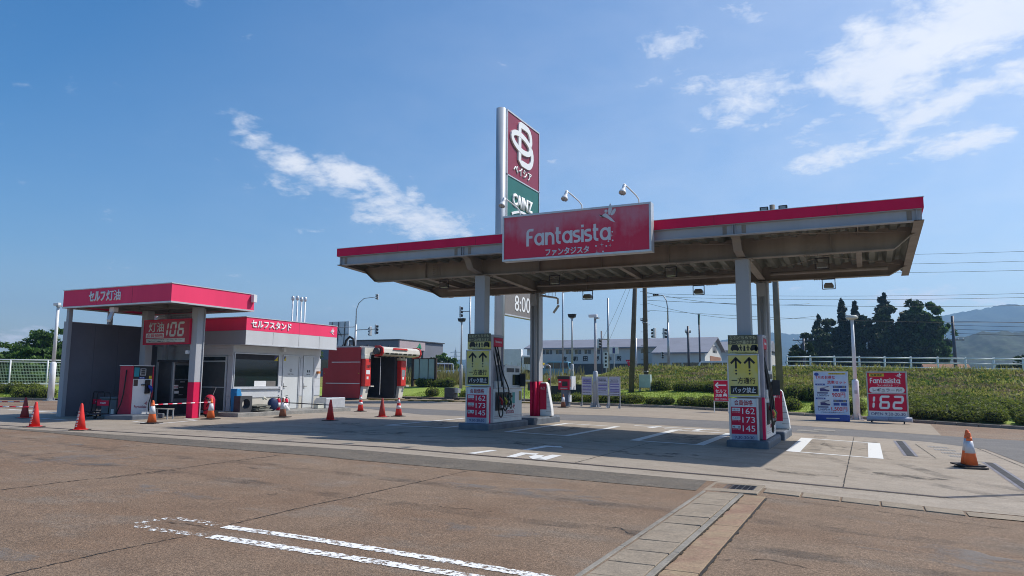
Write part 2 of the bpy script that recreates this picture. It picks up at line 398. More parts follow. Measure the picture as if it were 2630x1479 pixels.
M_tan = gmat('back_concrete', (.32, .262, .20), (.28, .23, .17), .5, (.19, .155, .115), .14, 50., .25, .85, (.35, 2.0, 1), ((.17, .135, .10), .7, (.4, 2.5, 1), .8))
M_block = gmat('gutter_concrete', (.255, .208, .155), (.285, .238, .18), 1.1, (.19, .16, .125), .25, 60., .4)
M_rust = gmat('stained_concrete', (.25, .16, .11), (.31, .235, .15), 1.4, (.25, .14, .105), .22, 50., .35)
M_kerb = gmat('kerb_concrete', (.27, .25, .215), (.21, .19, .16), 1.3, (.15, .14, .12), .2, 50., .3)
M_dirt = gmat('bed_soil', (.13, .10, .07), (.17, .14, .09), .8, (.10, .11, .05), .3, 30., .6)
M_field = gmat('field', (.10, .13, .045), (.14, .15, .06), .02, (.08, .11, .04), .2, 3., .2)
M_lawn = gmat('lawn_turf', (.20, .28, .04), (.25, .32, .055), .35, (.28, .29, .08), .4, 22., .6)
M_bank = gmat('bank_turf', (.15, .165, .038), (.20, .20, .055), .45, (.23, .19, .09), .5, 9., .8)
M_crack = mat('crack_dark', (.035, .03, .026), .95, var=.3, scale=20)
M_slot = mat('drain_dark', (.018, .017, .02), .7, var=.2)
M_galv = mat('galvanised', (.42, .43, .45), .42, .55, .18, 9)
M_steel = mat('dark_steel', (.10, .10, .115), .5, .5, .2, 9)
def paint_worn(name, thr, col=(.78, .78, .76), sc=7.):
    m = bpy.data.materials.new(name); m.use_nodes = True; t = m.node_tree; nd = t.nodes; lk = t.links; b = nd['Principled BSDF']
    b.inputs['Base Color'].default_value = (*col, 1); b.inputs['Roughness'].default_value = .7
    g = nd.new('ShaderNodeNewGeometry'); n = nd.new('ShaderNodeTexNoise'); n.inputs['Scale'].default_value = sc; n.inputs['Detail'].default_value = 9; n.inputs['Roughness'].default_value = .75
    lk.new(g.outputs['Position'], n.inputs['Vector'])
    r = nd.new('ShaderNodeMapRange'); lk.new(n.outputs['Fac'], r.inputs[0]); r.inputs[1].default_value = thr; r.inputs[2].default_value = thr+.05
    tr = nd.new('ShaderNodeBsdfTransparent'); mx = nd.new('ShaderNodeMixShader'); lk.new(r.outputs[0], mx.inputs[0]); lk.new(tr.outputs[0], mx.inputs[1]); lk.new(b.outputs[0], mx.inputs[2])
    lk.new(mx.outputs[0], nd['Material Output'].inputs[0])
    return m
M_paint = paint_worn('line_paint', .33, (.66, .66, .64), 11.)
M_pworn = paint_worn('line_paint_worn', .445, sc=16.)
M_pvworn = paint_worn('line_paint_flaking', .525, sc=16.)

# ================================================================ the setting
struct(sheet('ground', [(-6000, -300), (6000, -300), (6000, 9000), (-6000, 9000)], M_field, -.06))
lot = struct(sheet('parking_lot', [(-110, -40), (60, -40), (60, 34), (30, 40), (-20, 46), (-36, 46.5), (-47, 30), (-110, 30)], M_lot, 0))
# far roadside land behind the kerbs: one height field with lawn, bank and verge
def terrain():
    xs = sorted(set(list(np.arange(-110, 60.1, 1.25))+YKX[1:-1])); us = [-.02, .6, 1.5, 3, 4.5, 6.5, 8, 9.5, 11, 12.5, 14, 15.5, 17, 22]
    vs = []; fs = []
    for x in xs:
        if x < -110 or x > 60: continue
        for u in us:
            y = yk(x)+u; vs.append((x, y, terr(x, y)+.05*mnoise.noise((x*.5, y*.5, 0))*(1 if u > 1 else 0)))
    k = len(us); n = len(vs)//k
    for i in range(n-1):
        for j in range(k-1): fs.append((i*k+j, (i+1)*k+j, (i+1)*k+j+1, i*k+j+1))
    return vs, fs, k, n
tv, tf, tk, tn = terrain()
def part_of_terrain(name, j0, j1, m):
    me = bpy.data.meshes.new(name); me.from_pydata(tv, [], [f for f in tf if j0 <= f[0] % tk < j1])
    bm = bmesh.new(); bm.from_mesh(me); bmesh.ops.delete(bm, geom=[v for v in bm.verts if not v.link_faces], context='VERTS'); bm.to_mesh(me); bm.free()
    o = bpy.data.objects.new(name, me); COL.objects.link(o); me.materials.append(m)
    for p in me.polygons: p.use_smooth = True
    return struct(o)
part_of_terrain('planting_bed', 0, 1, M_dirt)
part_of_terrain('lawn', 1, 5, M_lawn)
part_of_terrain('embankment', 5, 13, M_bank)
road2 = MB()
road2.add([(-400, 24+22, 1.2), (-60, 48, 1.43), (-25, 67, 1.73), (-15, 61.5, 2.40), (-5, 59, 2.34), (8, 57, 2.03), (30, 49, 1.83), (80, 40, 1.7),
           (120, 200, 1.5), (-400, 200, .9)], [tuple(range(10))])
struct(road2.build('raised_road', gmat('road_asphalt', (.11, .11, .11), (.13, .13, .125), .2, None, .15, 20., .2)))

conc = struct(sheet('concrete_apron', [(-110, 12.35), (-21.7, 12.27), (-9.4, 12.06), (-2.28, 12.1), (-1.44, 11.88), (1.1, 11.66), (1.9, 11.72), (2.6, 12.6), (3.15, 14.3), (3.05, 19), (2.75, 23.2), (1.6, 24.6), (.7, 24.9), (-10, 24.4), (-16, 25), (-21.5, 28.5), (-28, 28.5), (-28.5, 19.5), (-110, 20.5)], M_conc, .004))
struct(sheet('asphalt_patch', [(-21.7, 12.26), (-9.4, 12.05), (-2.35, 12.09), (-2.3, 10.95), (-8.4, 10.72), (-14, 11.1), (-18.5, 11.75), (-21.7, 12.05)], M_strip, .006))
struct(sheet('asphalt_lane', [(-21.4, 28.5), (-16, 25.02), (-10, 24.42), (.7, 24.92), (1.6, 24.62), (2.77, 23.22), (3.07, 19.02), (3.2, 14.2), (60, 6), (60, 30), (3.2, 27.9), (-4.4, 28.9), (-13, 28.4), (-28, 31.5), (-40, 31.5), (-28, 28.52)], M_lane, .005))
tan = struct(sheet('back_concrete', [(-40, 31.52), (-28, 31.52), (-13, 28.42), (-4.4, 28.92), (2.15, 28.05), (2.35, 35.6), (1.1, 36.4), (-2.6, 36.7), (-5.65, 37.4), (-9.8, 38.5), (-13.1, 39.4), (-17.8, 40.5), (-20, 44.9), (-34.4, 45.1), (-38, 40.8)], M_tan, .007))

# kerb stones along the planting, each a stone of its own
kerb = struct(bpy.data.objects.new('kerb', None)); COL.objects.link(kerb)
kp = [(x, yk(x)) for x in (-60, -47, -43.5)]
def kerb_run(pts, step=.6):
    for a, b in zip(pts[:-1], pts[1:]):
        n = max(1, round(hypot(b[0]-a[0], b[1]-a[1])/step))
        for i in range(n):
            p = [a[k]+(b[k]-a[k])*i/n for k in (0, 1)]; q = [a[k]+(b[k]-a[k])*(i+1)/n for k in (0, 1)]
            d = hypot(q[0]-p[0], q[1]-p[1]); ux, uy = (q[0]-p[0])/d, (q[1]-p[1])/d; px, py = -uy, ux
            o = []; g = .008; hh = .125+rnd.uniform(-.006, .006)
            for zz_ in (-.1, 0.):
                for (s, t) in ((g, -.14), (d-g, -.14), (d-g, .02), (g, .02)):
                    X, Y = p[0]+ux*s+px*t, p[1]+uy*s+py*t; o.append((X, Y, gz(X)+(hh if zz_ == 0 else -.1)))
            MB().add(o, [(3,2,1,0),(4,5,6,7),(0,1,5,4),(1,2,6,5),(2,3,7,6),(3,0,4,7)]).build('kerb_stone', M_kerb, kerb, bevel=.012)
kerb_run([(x, yk(x)) for x in (-20, -17.8, -13.1, -9.8, -5.65, -2.6, 1.1, 5.6, 9)], .8)
kerb_run([(x, yk(x)) for x in (-54, -47, -43.5)], 1.2)
# gutter along the parking row: concrete blocks, kerb lip, rust-stained channel
gut = struct(bpy.data.objects.new('gutter', None)); COL.objects.link(gut)
y = 3.0
while y < 10.95:
    d = .49; z0 = gz(-1.93)+rnd.uniform(.006, .014); sk = rnd.uniform(-.03, .03)
    MB().prism([(-2.145, y+.008), (-1.715, y+.008+sk), (-1.715, min(y+d-.008+sk, 11.0)), (-2.145, min(y+d-.008, 11.0))], z0-.08, z0, 'z').build('paving_block', M_block, gut, bevel=.008)
    y += d
for y0, y1 in ((2.5, 5.0), (5.0, 7.0), (7.0, 9.0), (9.0, 11.0)):
    MB().box(-2.21, -2.16, y0+.006, y1-.006, gz(-2.1)-.05, gz(-2.1)+.012).build('edging_strip', M_kerb, gut, bevel=.006)
    MB().box(-1.70, -1.635, y0+.006, y1-.006, gz(-1.7)-.05, gz(-1.7)+.022).build('edging_strip', M_kerb, gut, bevel=.006)
for y0, y1 in ((2.5, 4.6), (4.6, 6.4), (6.4, 8.6), (8.6, 10.2), (10.2, 10.98)):
    MB().prism([(-1.63, y0+.006), (-1.335, y0+.006), (-1.335, y1-.006), (-1.63, y1-.006)], gz(-1.5)-.06, gz(-1.5)+.012, 'z').build('channel_slab', M_rust, gut, bevel=.006)
cr = MB(); ribbon(cr, [(-1.33, 2.5), (-1.32, 5), (-1.33, 7.5), (-1.32, 10.9)], .035, .009, .012, .5, .08); cr.build('weed_joint', M_crack, gut)
cr = MB(); ribbon(cr, [(-1.632, 2.5), (-1.632, 10.9)], .03, .016, .008, .8, .06); cr.build('weed_joint', mat('moss', (.05, .035, .02), .95, var=.5, scale=30), gut)
# drain grate at the head of the gutter
gr = struct(bpy.data.objects.new('drain_grate', None)); COL.objects.link(gr)
z0 = gz(-1.85)+.012
fr = MB(); fr.box(-2.27, -1.47, 11.12, 11.42, z0-.1, z0); fr.box(-2.27, -1.47, 11.93, 12.08, z0-.1, z0); fr.box(-2.27, -2.17, 11.42, 11.93, z0-.1, z0); fr.box(-1.57, -1.47, 11.42, 11.93, z0-.1, z0)
fr.build('frame', M_block, gr, bevel=.01)
box('pit', M_slot, gr, -2.17, -1.57, 11.42, 11.93, z0-.3, z0-.055)
b = MB()
for i in range(8): x = -2.165+i*.085-.006*(i == 7); b.box(x-.006 if i else x, x+.007, 11.422, 11.928, z0-.05, z0-.004)
for i in range(13): yy = 11.45+i*.0375; b.box(-2.168, -1.572, yy, yy+.008, z0-.05, z0-.007)
b.build('grating', M_steel, gr)
# kerb stones at the apron edge
xs_ = [-1.44, -.92, -.40, .10, .62, 1.08]
for a, b_ in zip(xs_[:-1], xs_[1:]):
    f = lambda x: 11.83-.075*(x+1.44)
    g_ = rnd.uniform(.008, .02); o = []
    for t in (0, 1):
        for X, dy in ((a+g_, -.41), (b_-g_*.4, -.41), (b_-g_*.4, 0), (a+g_, 0)): o.append((X, f(X)+dy, gz(X)+(-.08 if t == 0 else .016+rnd.uniform(-.003, .003))))
    MB().add(o, [(3,2,1,0),(4,5,6,7),(0,1,5,4),(1,2,6,5),(2,3,7,6),(3,0,4,7)]).build('apron_kerb_stone', M_block, conc, bevel=.012)
for x0, x1 in ((1.1, 2.0), (2.0, 2.9)):
    sheet('ramp_slab', [(x0+.01, 11.58-.02*(x0)), (x1-.01, 11.62-.01*x0), (x1-.01, 11.25), (x0+.01, 11.2)], M_block, .010, conc)
# slot drains
def slot(pts, w, name='slot_drain'):
    e = struct(bpy.data.objects.new(name, None)); COL.objects.link(e)
    m_ = MB(); ribbon(m_, pts, w, .009); m_.build('channel_edge', mat('channel_steel', (.20, .19, .215), .6, .2, .25, 9), e)
    m_ = MB(); ribbon(m_, pts, w*.55, .012); m_.build('slot', M_slot, e)
    return e
e = struct(bpy.data.objects.new('front_drain', None)); COL.objects.link(e)
m_ = MB(); ribbon(m_, [(-30, 12.80), (-20, 12.80), (-9, 12.80), (-2, 12.80), (.98, 12.80)], .085, .009); m_.build('slot', M_slot, e)
m_ = MB()
for i in range(300):
    x = .9-i*.055; m_.box(x, x+.018, 12.765, 12.835, gz(x)+.008, gz(x)+.0125)
m_.build('grating', mat('rust_steel', (.13, .10, .09), .7, .3, .4, 20), e)['kind'] = 'stuff'
m_ = MB(); ribbon(m_, [(-30, 12.86), (-20, 12.86), (-9, 12.86), (.98, 12.86)], .022, .011); ribbon(m_, [(-30, 12.745), (-9, 12.745), (.98, 12.745)], .018, .011); m_.build('edge_rail', mat('rail_brown', (.16, .13, .12), .6, .3), e)
slot([(.98, 12.80), (2.05, 13.9), (2.6, 14.5)], .12); slot([(.78, 24.2), (.86, 19.45)], .30); slot([(2.33, 19.2), (2.32, 14.6)], .26)
# joints and cracks in the apron
j = MB()
for pts in ([(-.4, 12.9), (-.4, 24.7)], [(-4.9, 12.9), (-4.85, 18.2)], [(-13.2, 12.9), (-13.2, 24.4)], [(-18, 12.9), (-18, 19)], [(.9, 19.4), (2.3, 19.25)], [(1.15, 23.5), (1.35, 19.35)], [(2.6, 23.4), (3.0, 17)], [(-21, 24.6), (.7, 24.6)]):
    ribbon(j, pts, .017, .0085, .004, .5, .12)
j.build('joint', M_crack, conc)
m_ = MB()
for k in range(4):
    for i in range(14):
        x = 1.42+k*.09+i*.034; y = 22.6-k*.85; m_.box(x, x+.016, y, y+.45, gz(x)+.003, gz(x)+.0095)
m_.build('treadplate', mat('tread_grey', (.34, .33, .32), .6, .2, .2, 9), conc)['kind'] = 'stuff'
# cracks in the brown asphalt
c = MB()
ribbon(c, [(-9.95, 4.5), (-9.82, 6.0), (-9.83, 6.7), (-9.72, 7.2), (-9.74, 8.1), (-9.8, 9.1), (-9.84, 10.6)], .022, .0042, .022, .75, .06)
ribbon(c, [(-9.70, 6.9), (-9.62, 7.6), (-9.66, 8.3)], .010, .0042, .03, 1., .06)
ribbon(c, [(-5.93, 5.70), (-5.96, 6.25), (-5.98, 7.0), (-5.94, 7.7), (-5.94, 8.3), (-5.95, 9.2), (-5.96, 10.7)], .015, .0042, .010, .6, .06)
ribbon(c, [(-5.87, 5.15), (-5.91, 4.76), (-5.94, 4.34), (-5.91, 3.5)], .012, .0042, .012, .9, .05)
ribbon(c, [(-6.55, 5.43), (-6.2, 5.50), (-6.0, 5.47)], .012, .0056, .012, .8, .05)
ribbon(c, [(-4.85, 7.82), (-4.6, 7.76), (-4.36, 7.84), (-4.0, 7.83)], .009, .0042, .015, 1., .05)
ribbon(c, [(-2.79, 7.83), (-2.58, 7.80), (-2.44, 7.81), (-2.3, 7.63), (-2.21, 7.61), (-2.19, 7.29)], .011, .0042, .02, .9, .05)
ribbon(c, [(-1.32, 10.95), (0, 10.85), (1.2, 10.6), (3.5, 9.9)], .010, .0042, .012, .8, .08)
ribbon(c, [(-1.32, 7.0), (-.9, 7.3), (-.5, 7.2)], .008, .0042, .02, 1., .06)
ribbon(c, [(-13.7, 6), (-13.6, 8), (-13.7, 10.9)], .012, .0042, .02, 1., .07)
c.build('crack', M_crack, lot)
# painted bays, worn long loop and marks
def paint(name, polys, m, parent, dz):
    for pl in polys: sheet(name, pl, m, dz, parent)
def rectline(x0, x1, y0, y1): return [(x0, y0), (x1, y0), (x1, y1), (x0, y1)]
w_ = .10
for x0, x1, tl, trr in ((-1.74, .27, .30, .30), (-5.45, -3.6, .22, .22), (-9.0, -7.1, .17, .17), (-13.32, -11.1, .17, .17)):
    a, b_ = 18.2, 22.75
    if x0 < -12: a, b_ = 18.65, 23.5
    paint('bay_line', [rectline(x0, x0+tl, a, b_), rectline(x1-trr, x1, a, b_), rectline(x0+tl, x1-trr, a, a+.14), rectline(x0+tl, x1-trr, b_-.14, b_)], M_paint, conc, .0085)
paint('bay_line', [[(-21.0, 15.9), (-19.3, 15.5), (-19.3, 15.62), (-20.9, 16.0)], [(-19.42, 15.5), (-19.3, 15.5), (-19.85, 17.5), (-19.97, 17.5)], [(-19.95, 17.4), (-19.85, 17.5), (-20.95, 17.95), (-21.0, 17.85)],
                   [(-25.6, 15.6), (-23.4, 15.3), (-23.4, 15.42), (-25.6, 15.72)], [(-33, 19.0), (-27.2, 18.0), (-27.2, 18.15), (-33, 19.15)]], M_paint, conc, .0085)
paint('lane_mark', [[(-7.2, 12.95), (-7.03, 12.95), (-6.97, 13.8), (-7.12, 13.8)],
      [(-6.33, 12.92), (-6.15, 12.92), (-6.2, 13.55), (-6.0, 13.6), (-6.05, 13.85), (-6.42, 13.8)], [(-6.0, 13.6), (-5.82, 13.6), (-5.72, 13.15), (-5.5, 12.92), (-5.75, 12.88), (-5.98, 13.2)], [(-5.75, 12.88), (-5.5, 12.92), (-5.55, 13.85), (-5.75, 13.85)],
      [(-6.62, 14.3), (-6.48, 14.3), (-6.42, 15.2), (-6.6, 15.45)], [(-6.6, 15.45), (-6.42, 15.2), (-6.1, 15.3), (-6.25, 15.55)],
      [(-6.3, 22.95), (-6.12, 22.95), (-6.05, 23.9), (-6.25, 23.9)], [(-4.9, 22.95), (-4.7, 22.95), (-4.65, 23.9), (-4.85, 23.9)], [(-6.9, 23.55), (-4.2, 23.65), (-4.2, 23.8), (-6.9, 23.7)], [(-5.75, 22.9), (-5.2, 22.9), (-5.2, 23.05), (-5.75, 23.05)]], M_paint, conc, .0088)
loop = MB()
ribbon(loop, [(-5.9, 5.60), (-4.8, 5.66), (-2.4, 5.64), (0.0, 5.62)], .135, .0048, .004, .12, .03); ribbon(loop, [(-5.68, 5.23), (-4.5, 5.28), (-2.9, 5.34), (0, 5.34)], .145, .0048, .004, .12, .03)
loop.build('parking_line', M_pworn, lot)
loop = MB()
ribbon(loop, [(-6.02, 5.60), (-6.35, 5.66), (-6.62, 5.6), (-6.74, 5.42), (-6.72, 5.25), (-6.5, 5.14), (-6.2, 5.16), (-5.75, 5.22)], .13, .0048, .004, .15, .03)
loop.build('parking_line', M_pvworn, lot)
# manhole covers in the lane
for x, y in ((-1.55, 26.0), (-1.1, 26.9)):
    sheet('manhole_cover', [(x-.55, y-.35), (x+.1, y-.35), (x+.1, y+.35), (x-.55, y+.35)], M_kerb, .012, tan)

# oil drips, tyre rubber and old patches: thin stains with ragged shapes of their own
def stainmat(name, col, lo, hi, amount, sc):
    m = bpy.data.materials.new(name); m.use_nodes = True; t = m.node_tree; nd = t.nodes; lk = t.links; b_ = nd['Principled BSDF']; b_.inputs['Base Color'].default_value = (*col, 1); b_.inputs['Roughness'].default_value = .75
    g = nd.new('ShaderNodeNewGeometry'); n = nd.new('ShaderNodeTexNoise'); n.inputs['Scale'].default_value = sc; n.inputs['Detail'].default_value = 8; n.inputs['Roughness'].default_value = .68; lk.new(g.outputs['Position'], n.inputs['Vector'])
    r = nd.new('ShaderNodeMapRange'); r.interpolation_type = 'SMOOTHSTEP'; lk.new(n.outputs['Fac'], r.inputs[0]); r.inputs[1].default_value = lo; r.inputs[2].default_value = hi; r.inputs[4].default_value = amount
    tr = nd.new('ShaderNodeBsdfTransparent'); mx = nd.new('ShaderNodeMixShader'); lk.new(r.outputs[0], mx.inputs[0]); lk.new(tr.outputs[0], mx.inputs[1]); lk.new(b_.outputs[0], mx.inputs[2]); lk.new(mx.outputs[0], nd['Material Output'].inputs[0])
    return m
M_oil = stainmat('oil_stain', (.045, .038, .03), .46, .66, .62, 3.2); M_rub = stainmat('tyre_rubber', (.05, .045, .04), .40, .72, .34, 1.7); M_patch = stainmat('grey_wear', (.225, .21, .195), .46, .66, .5, 1.3)
rs = random.Random(21)
def stain(x, y, rx, ry, m, parent, dz, name):
    a0 = rs.uniform(0, 6); sheet(name, [(x+rx*cos(a)*(.7+.3*sin(3*a+a0)+.12*sin(7*a)), y+ry*sin(a)*(.7+.3*cos(2*a+a0)+.12*cos(5*a))) for a in [2*pi*i/22 for i in range(22)]], m, dz, parent)
for x, y, rx, ry in ((-.7, 20.4, .6, 1.5), (-4.5, 20.2, .7, 1.6), (-8.1, 20.5, .7, 1.6), (-12.2, 21, .7, 1.6), (-7.2, 15.6, 1.3, .7), (-3.9, 15.4, 1.2, .6), (-11.5, 16, 1.6, .6), (.5, 15.3, .9, .5), (-14.8, 18.5, 1.2, .8), (-1.3, 14.2, .8, .4), (-5.9, 17.2, .5, .6), (-17.2, 15.6, 1.3, .5)): stain(x, y, rx, ry, M_oil, conc, .0078, 'oil_stain')
for pts in ([(-14, 13.2), (-9, 14.4), (-4.6, 16.5), (-3.9, 19), (-3.8, 24)], [(-15, 14.6), (-9.4, 15.8), (-6.0, 17.8), (-5.2, 20), (-5.1, 24)], [(3, 13.6), (1.2, 15.6), (.2, 18.5), (0, 24)], [(2.4, 12.9), (.0, 15.2), (-1.2, 18.5), (-1.3, 24)], [(-17, 13.2), (-12.5, 15.6), (-11.6, 19), (-11.6, 24)], [(-18, 14.6), (-14, 16.5), (-13.0, 19), (-12.9, 24)]):
    q_ = MB(); ribbon(q_, pts, .34, .0074, .03, .2, .3); q_.build('tyre_track', M_rub, conc)
for x, y, rx, ry in ((-12.5, 8.3, 2.0, .8), (-8.0, 6.6, 1.0, .5), (-4.2, 9.4, 1.6, .6), (-7.2, 3.9, 1.3, .4), (.6, 8.6, 1.5, .7), (2.4, 6.5, 1.2, .8), (-3.6, 6.9, .9, .35), (-16, 9.6, 2.4, .6), (-11, 5.2, 1.6, .5)): stain(x, y, rx, ry, M_patch, lot, .0030, 'wear_patch')
for x, y, rx, ry in ((-3.1, 9.0, .16, .10), (-8.8, 8.9, .2, .12), (1.6, 8.9, .2, .12), (-6.9, 7.3, .12, .08)): stain(x, y, rx, ry, M_oil, lot, .0034, 'oil_stain')
q_ = MB(); ribbon(q_, [(-22, 9.6), (-12, 8.0), (-4, 7.6), (6, 7.9)], .30, .0032, .04, .2, .4); q_.build('tyre_track', M_rub, lot); q_ = MB(); ribbon(q_, [(-22, 11.2), (-12, 9.5), (-4, 9.1), (6, 9.4)], .30, .0032, .04, .2, .4); q_.build('tyre_track', M_rub, lot)
# ================================================================ paints
RED = (.70, .019, .088)
M_red = mat('pink_red_paint', RED, .55, var=.07, scale=1.6, spec=.12, streak=True)
M_redk = mat('faded_sunlit_red', (.85, .060, .155), .55, var=.05, scale=1.4, spec=.12, streak=True)  # same red, faded and lightened to put the sunlit look into its colour
M_redsign = mat('red_sign', (.62, .018, .06), .5, var=.07, scale=2, spec=.15)
M_white = mat('white_paint', (.74, .75, .76), .45, var=.07, scale=2)
M_lett = mat('white_lettering', (.82, .83, .84), .45, var=.03, scale=3)
M_grey = mat('grey_steel_paint', (.40, .415, .44), .5, var=.08, scale=1.5, streak=True)
M_beam = mat('canopy_steel', (.30, .255, .212), .6, var=.16, scale=1.6, streak=True)
M_deck = mat('folded_deck', (.21, .21, .17), .55, var=.2, scale=1.1)
M_alu = mat('aluminium', (.60, .61, .63), .4, .45, .08, 5)
M_black = mat('black_plastic', (.016, .016, .018), .45, var=.2, scale=8)
M_dark = mat('dark_grey', (.055, .057, .064), .5, var=.15, scale=4)
M_isl = mat('island_paint', (.115, .135, .165), .6, var=.22, scale=3, bump=.1)
M_yel = mat('faded_yellow', (.70, .56, .075), .55, var=.12, scale=2.2, col2=(.64, .60, .34), spec=.2)
M_ink = mat('black_ink', (.02, .02, .022), .5, var=.1)
M_khaki = mat('dark_olive_panel', (.11, .11, .07), .5, var=.1)
M_rubber = mat('hose_rubber', (.013, .013, .014), .5, var=.2, scale=20)
def glassmat(name, col, rough=.06):
    m = bpy.data.materials.new(name); m.use_nodes = True; b_ = m.node_tree.nodes['Principled BSDF']
    b_.inputs['Base Color'].default_value = (*col, 1); b_.inputs['Roughness'].default_value = rough; b_.inputs['Specular IOR Level'].default_value = .7
    return m
M_glass = glassmat('dark_glass', (.012, .022, .026))
M_lens = glassmat('lamp_glass', (.30, .31, .31), .2)

# ================================================================ fuel canopy
XL, XR, YF, YB = -14.44, 1.30, 17.56, 24.35
CXL, CXR, CYF, CYR = -10.06, -2.65, 18.86, 22.82
def zb(y): return 4.90-(y-YF)*.045          # edge beams fall to the back
can = thing('fuel_canopy', 'large steel fuel canopy with red edge on four grey columns over the pumps', 'canopy', (0, 0, 0))
box('fascia', M_red, can, XL, XR, YF, YF+.06, 5.165, 5.40); box('fascia', M_red, can, XL, XR, YB-.06, YB, 4.86, 5.10)
for x in (XL, XR-.06):
    MB().prism([(YF+.06, 5.165), (YF+.06, 5.40), (YB-.06, 5.10), (YB-.06, 4.86)], x, x+.06, 'x').build('fascia', M_red, can)
for x in (-12.2, -9.6, -3.1, -.4): box('panel_seam', M_crack, can, x, x+.008, YF-.0015, YF-.0004, 5.17, 5.395)
box('coping', M_alu, can, XL-.01, XR+.01, YF-.012, YF+.10, 5.40, 5.412)
# front edge beam: web and flanges, stiffeners, splice plates with bolts
m_ = MB(); m_.box(XL+.04, XR-.04, YF+.10, YF+.12, 4.915, 5.16); m_.box(XL+.04, XR-.04, YF+.02, YF+.20, 4.895, 4.912); m_.box(XL+.04, XR-.04, YF+.02, YF+.20, 5.148, 5.163)
for x in (XL+.12, CXL-.03, CXL+.03, CXR-.03, CXR+.03, XR-.14, -6.35): m_.box(x-.006, x+.006, YF+.03, YF+.10, 4.913, 5.147)
m_.build('edge_beam', M_grey, can)
for x in (XL+.28, CXL-.22, CXL+.22, CXR-.22, CXR+.22, XR-.28):
    m_ = MB(); m_.box(x-.05, x+.05, YF+.094, YF+.0995, 4.93, 5.13)
    for i in range(4):
        for dx in (-.025, .025): m_.tube([(x+dx, YF+.08, 4.955+i*.05), (x+dx, YF+.094, 4.955+i*.05)], .011, 6)
    m_.build('splice_plate', M_beam, can)
for x, s in ((XL, 1), (XR, -1)):           # side edge beams
    m_ = MB(); xa, xb = sorted((x+s*.09, x+s*.11))
    m_.prism([(YF+.2, zb(YF)+.012), (YF+.2, zb(YF)+.25), (YB-.1, zb(YB)+.25), (YB-.1, zb(YB)+.012)], xa, xb, 'x')
    xa, xb = sorted((x+s*.005, x+s*.20)); m_.prism([(YF+.02, zb(YF)-.006), (YF+.02, zb(YF)+.010), (YB-.02, zb(YB)+.010), (YB-.02, zb(YB)-.006)], xa, xb, 'x')
    m_.build('side_beam', M_beam, can)
# folded roof deck, ridges along Y
m_ = MB(); vs = []; n = 0
p = .43; x = XL+.13
prof = []
while x < XR-.13-p*.2:
    for dx, dzz in ((0, 0), (.07, 0), (.17, .165), (.27, .165), (.36, 0)): 
        if x+dx < XR-.13: prof.append((x+dx, dzz))
    x += p
prof = [(XL+.10, 0)]+prof+[(XR-.10, 0)]
for yv in (YF+.13, YB-.08):
    for (px, pz) in prof: vs.append((px, yv, 5.02-(yv-YF)*.045+pz))
k = len(prof); m_.add(vs, [(i, i+1, k+i+1, k+i) for i in range(k-1)])
m_.build('roof_deck', M_deck, can)
# main girders along X over the column rows
def girder(y, zbot, ztop_):
    m_ = MB()
    poly = [(XL+.12, ztop_), (XL+.12, zb(y)+.01), (XL+.22, zb(y)-.03), (XL+.56, zbot), (XR-.56, zbot), (XR-.22, zb(y)-.03), (XR-.12, zb(y)+.01), (XR-.12, ztop_)]
    m_.prism(poly, y-.012, y+.012)
    for (a, b_) in zip(poly[1:-1], poly[2:-1]+[poly[-2]]):
        if a == b_: continue
        m_.prism([a, b_, (b_[0], b_[1]-.02), (a[0], a[1]-.02)], y-.11, y+.11)
    for x in (CXL, CXR, -6.35, -8.2, -4.5, -.6, -12): m_.box(x-.008, x+.008, y-.10, y+.10, zbot+.003, ztop_)
    g_ = m_.build('girder', M_beam, can)
    for x in (CXL-1.6, CXL+1.5, CXR-1.5, CXR+1.6):
        q = MB(); q.box(x-.16, x+.16, y-.018, y-.0125, zbot+.05, ztop_-.08); q.box(x-.18, x+.18, y-.10, y+.10, zbot-.032, zbot-.0215)
        for i in range(6):
            for dx in (-.10, -.05, .05, .10): q.tube([(x+dx, y-.034, zbot+.08+i*.06), (x+dx, y-.018, zbot+.08+i*.06)], .012, 6)
            for dy in (-.07, .07): q.tube([(x-.15+i*.06, y+dy, zbot-.048), (x-.15+i*.06, y+dy, zbot-.032)], .012, 6)
        q.build('splice_plate', M_beam, g_)
girder(CYF, 4.52, 5.02); girder(CYR, 4.44, 4.86)
# cross beams on the columns, haunched towards the front edge
for x in (CXL, CXR):
    m_ = MB()
    low = [(YF+.2, 4.90), (YF+.35, 4.87), (YF+.55, 4.62), (CYF-.13, 4.53)]
    m_.prism([(YF+.2, 5.01), *low, (CYF-.13, 5.01)], x-.01, x+.01, 'x')
    for a, b_ in zip(low[:-1], low[1:]): m_.prism([a, b_, (b_[0], b_[1]-.018), (a[0], a[1]-.018)], x-.10, x+.10, 'x')
    low = [(CYF+.12, 4.53), (CYF+.5, 4.60), (CYR-.12, 4.47)]
    m_.prism([(CYF+.12, 5.0), *low, (CYR-.12, 4.85)], x-.01, x+.01, 'x')
    for a, b_ in zip(low[:-1], low[1:]): m_.prism([a, b_, (b_[0], b_[1]-.018), (a[0], a[1]-.018)], x-.10, x+.10, 'x')
    m_.prism([(CYR+.12, 4.84), (CYR+.12, 4.47), (YB-.1, zb(YB)), (YB-.1, 4.80)], x-.01, x+.01, 'x')
    m_.build('cross_beam', M_beam, can)
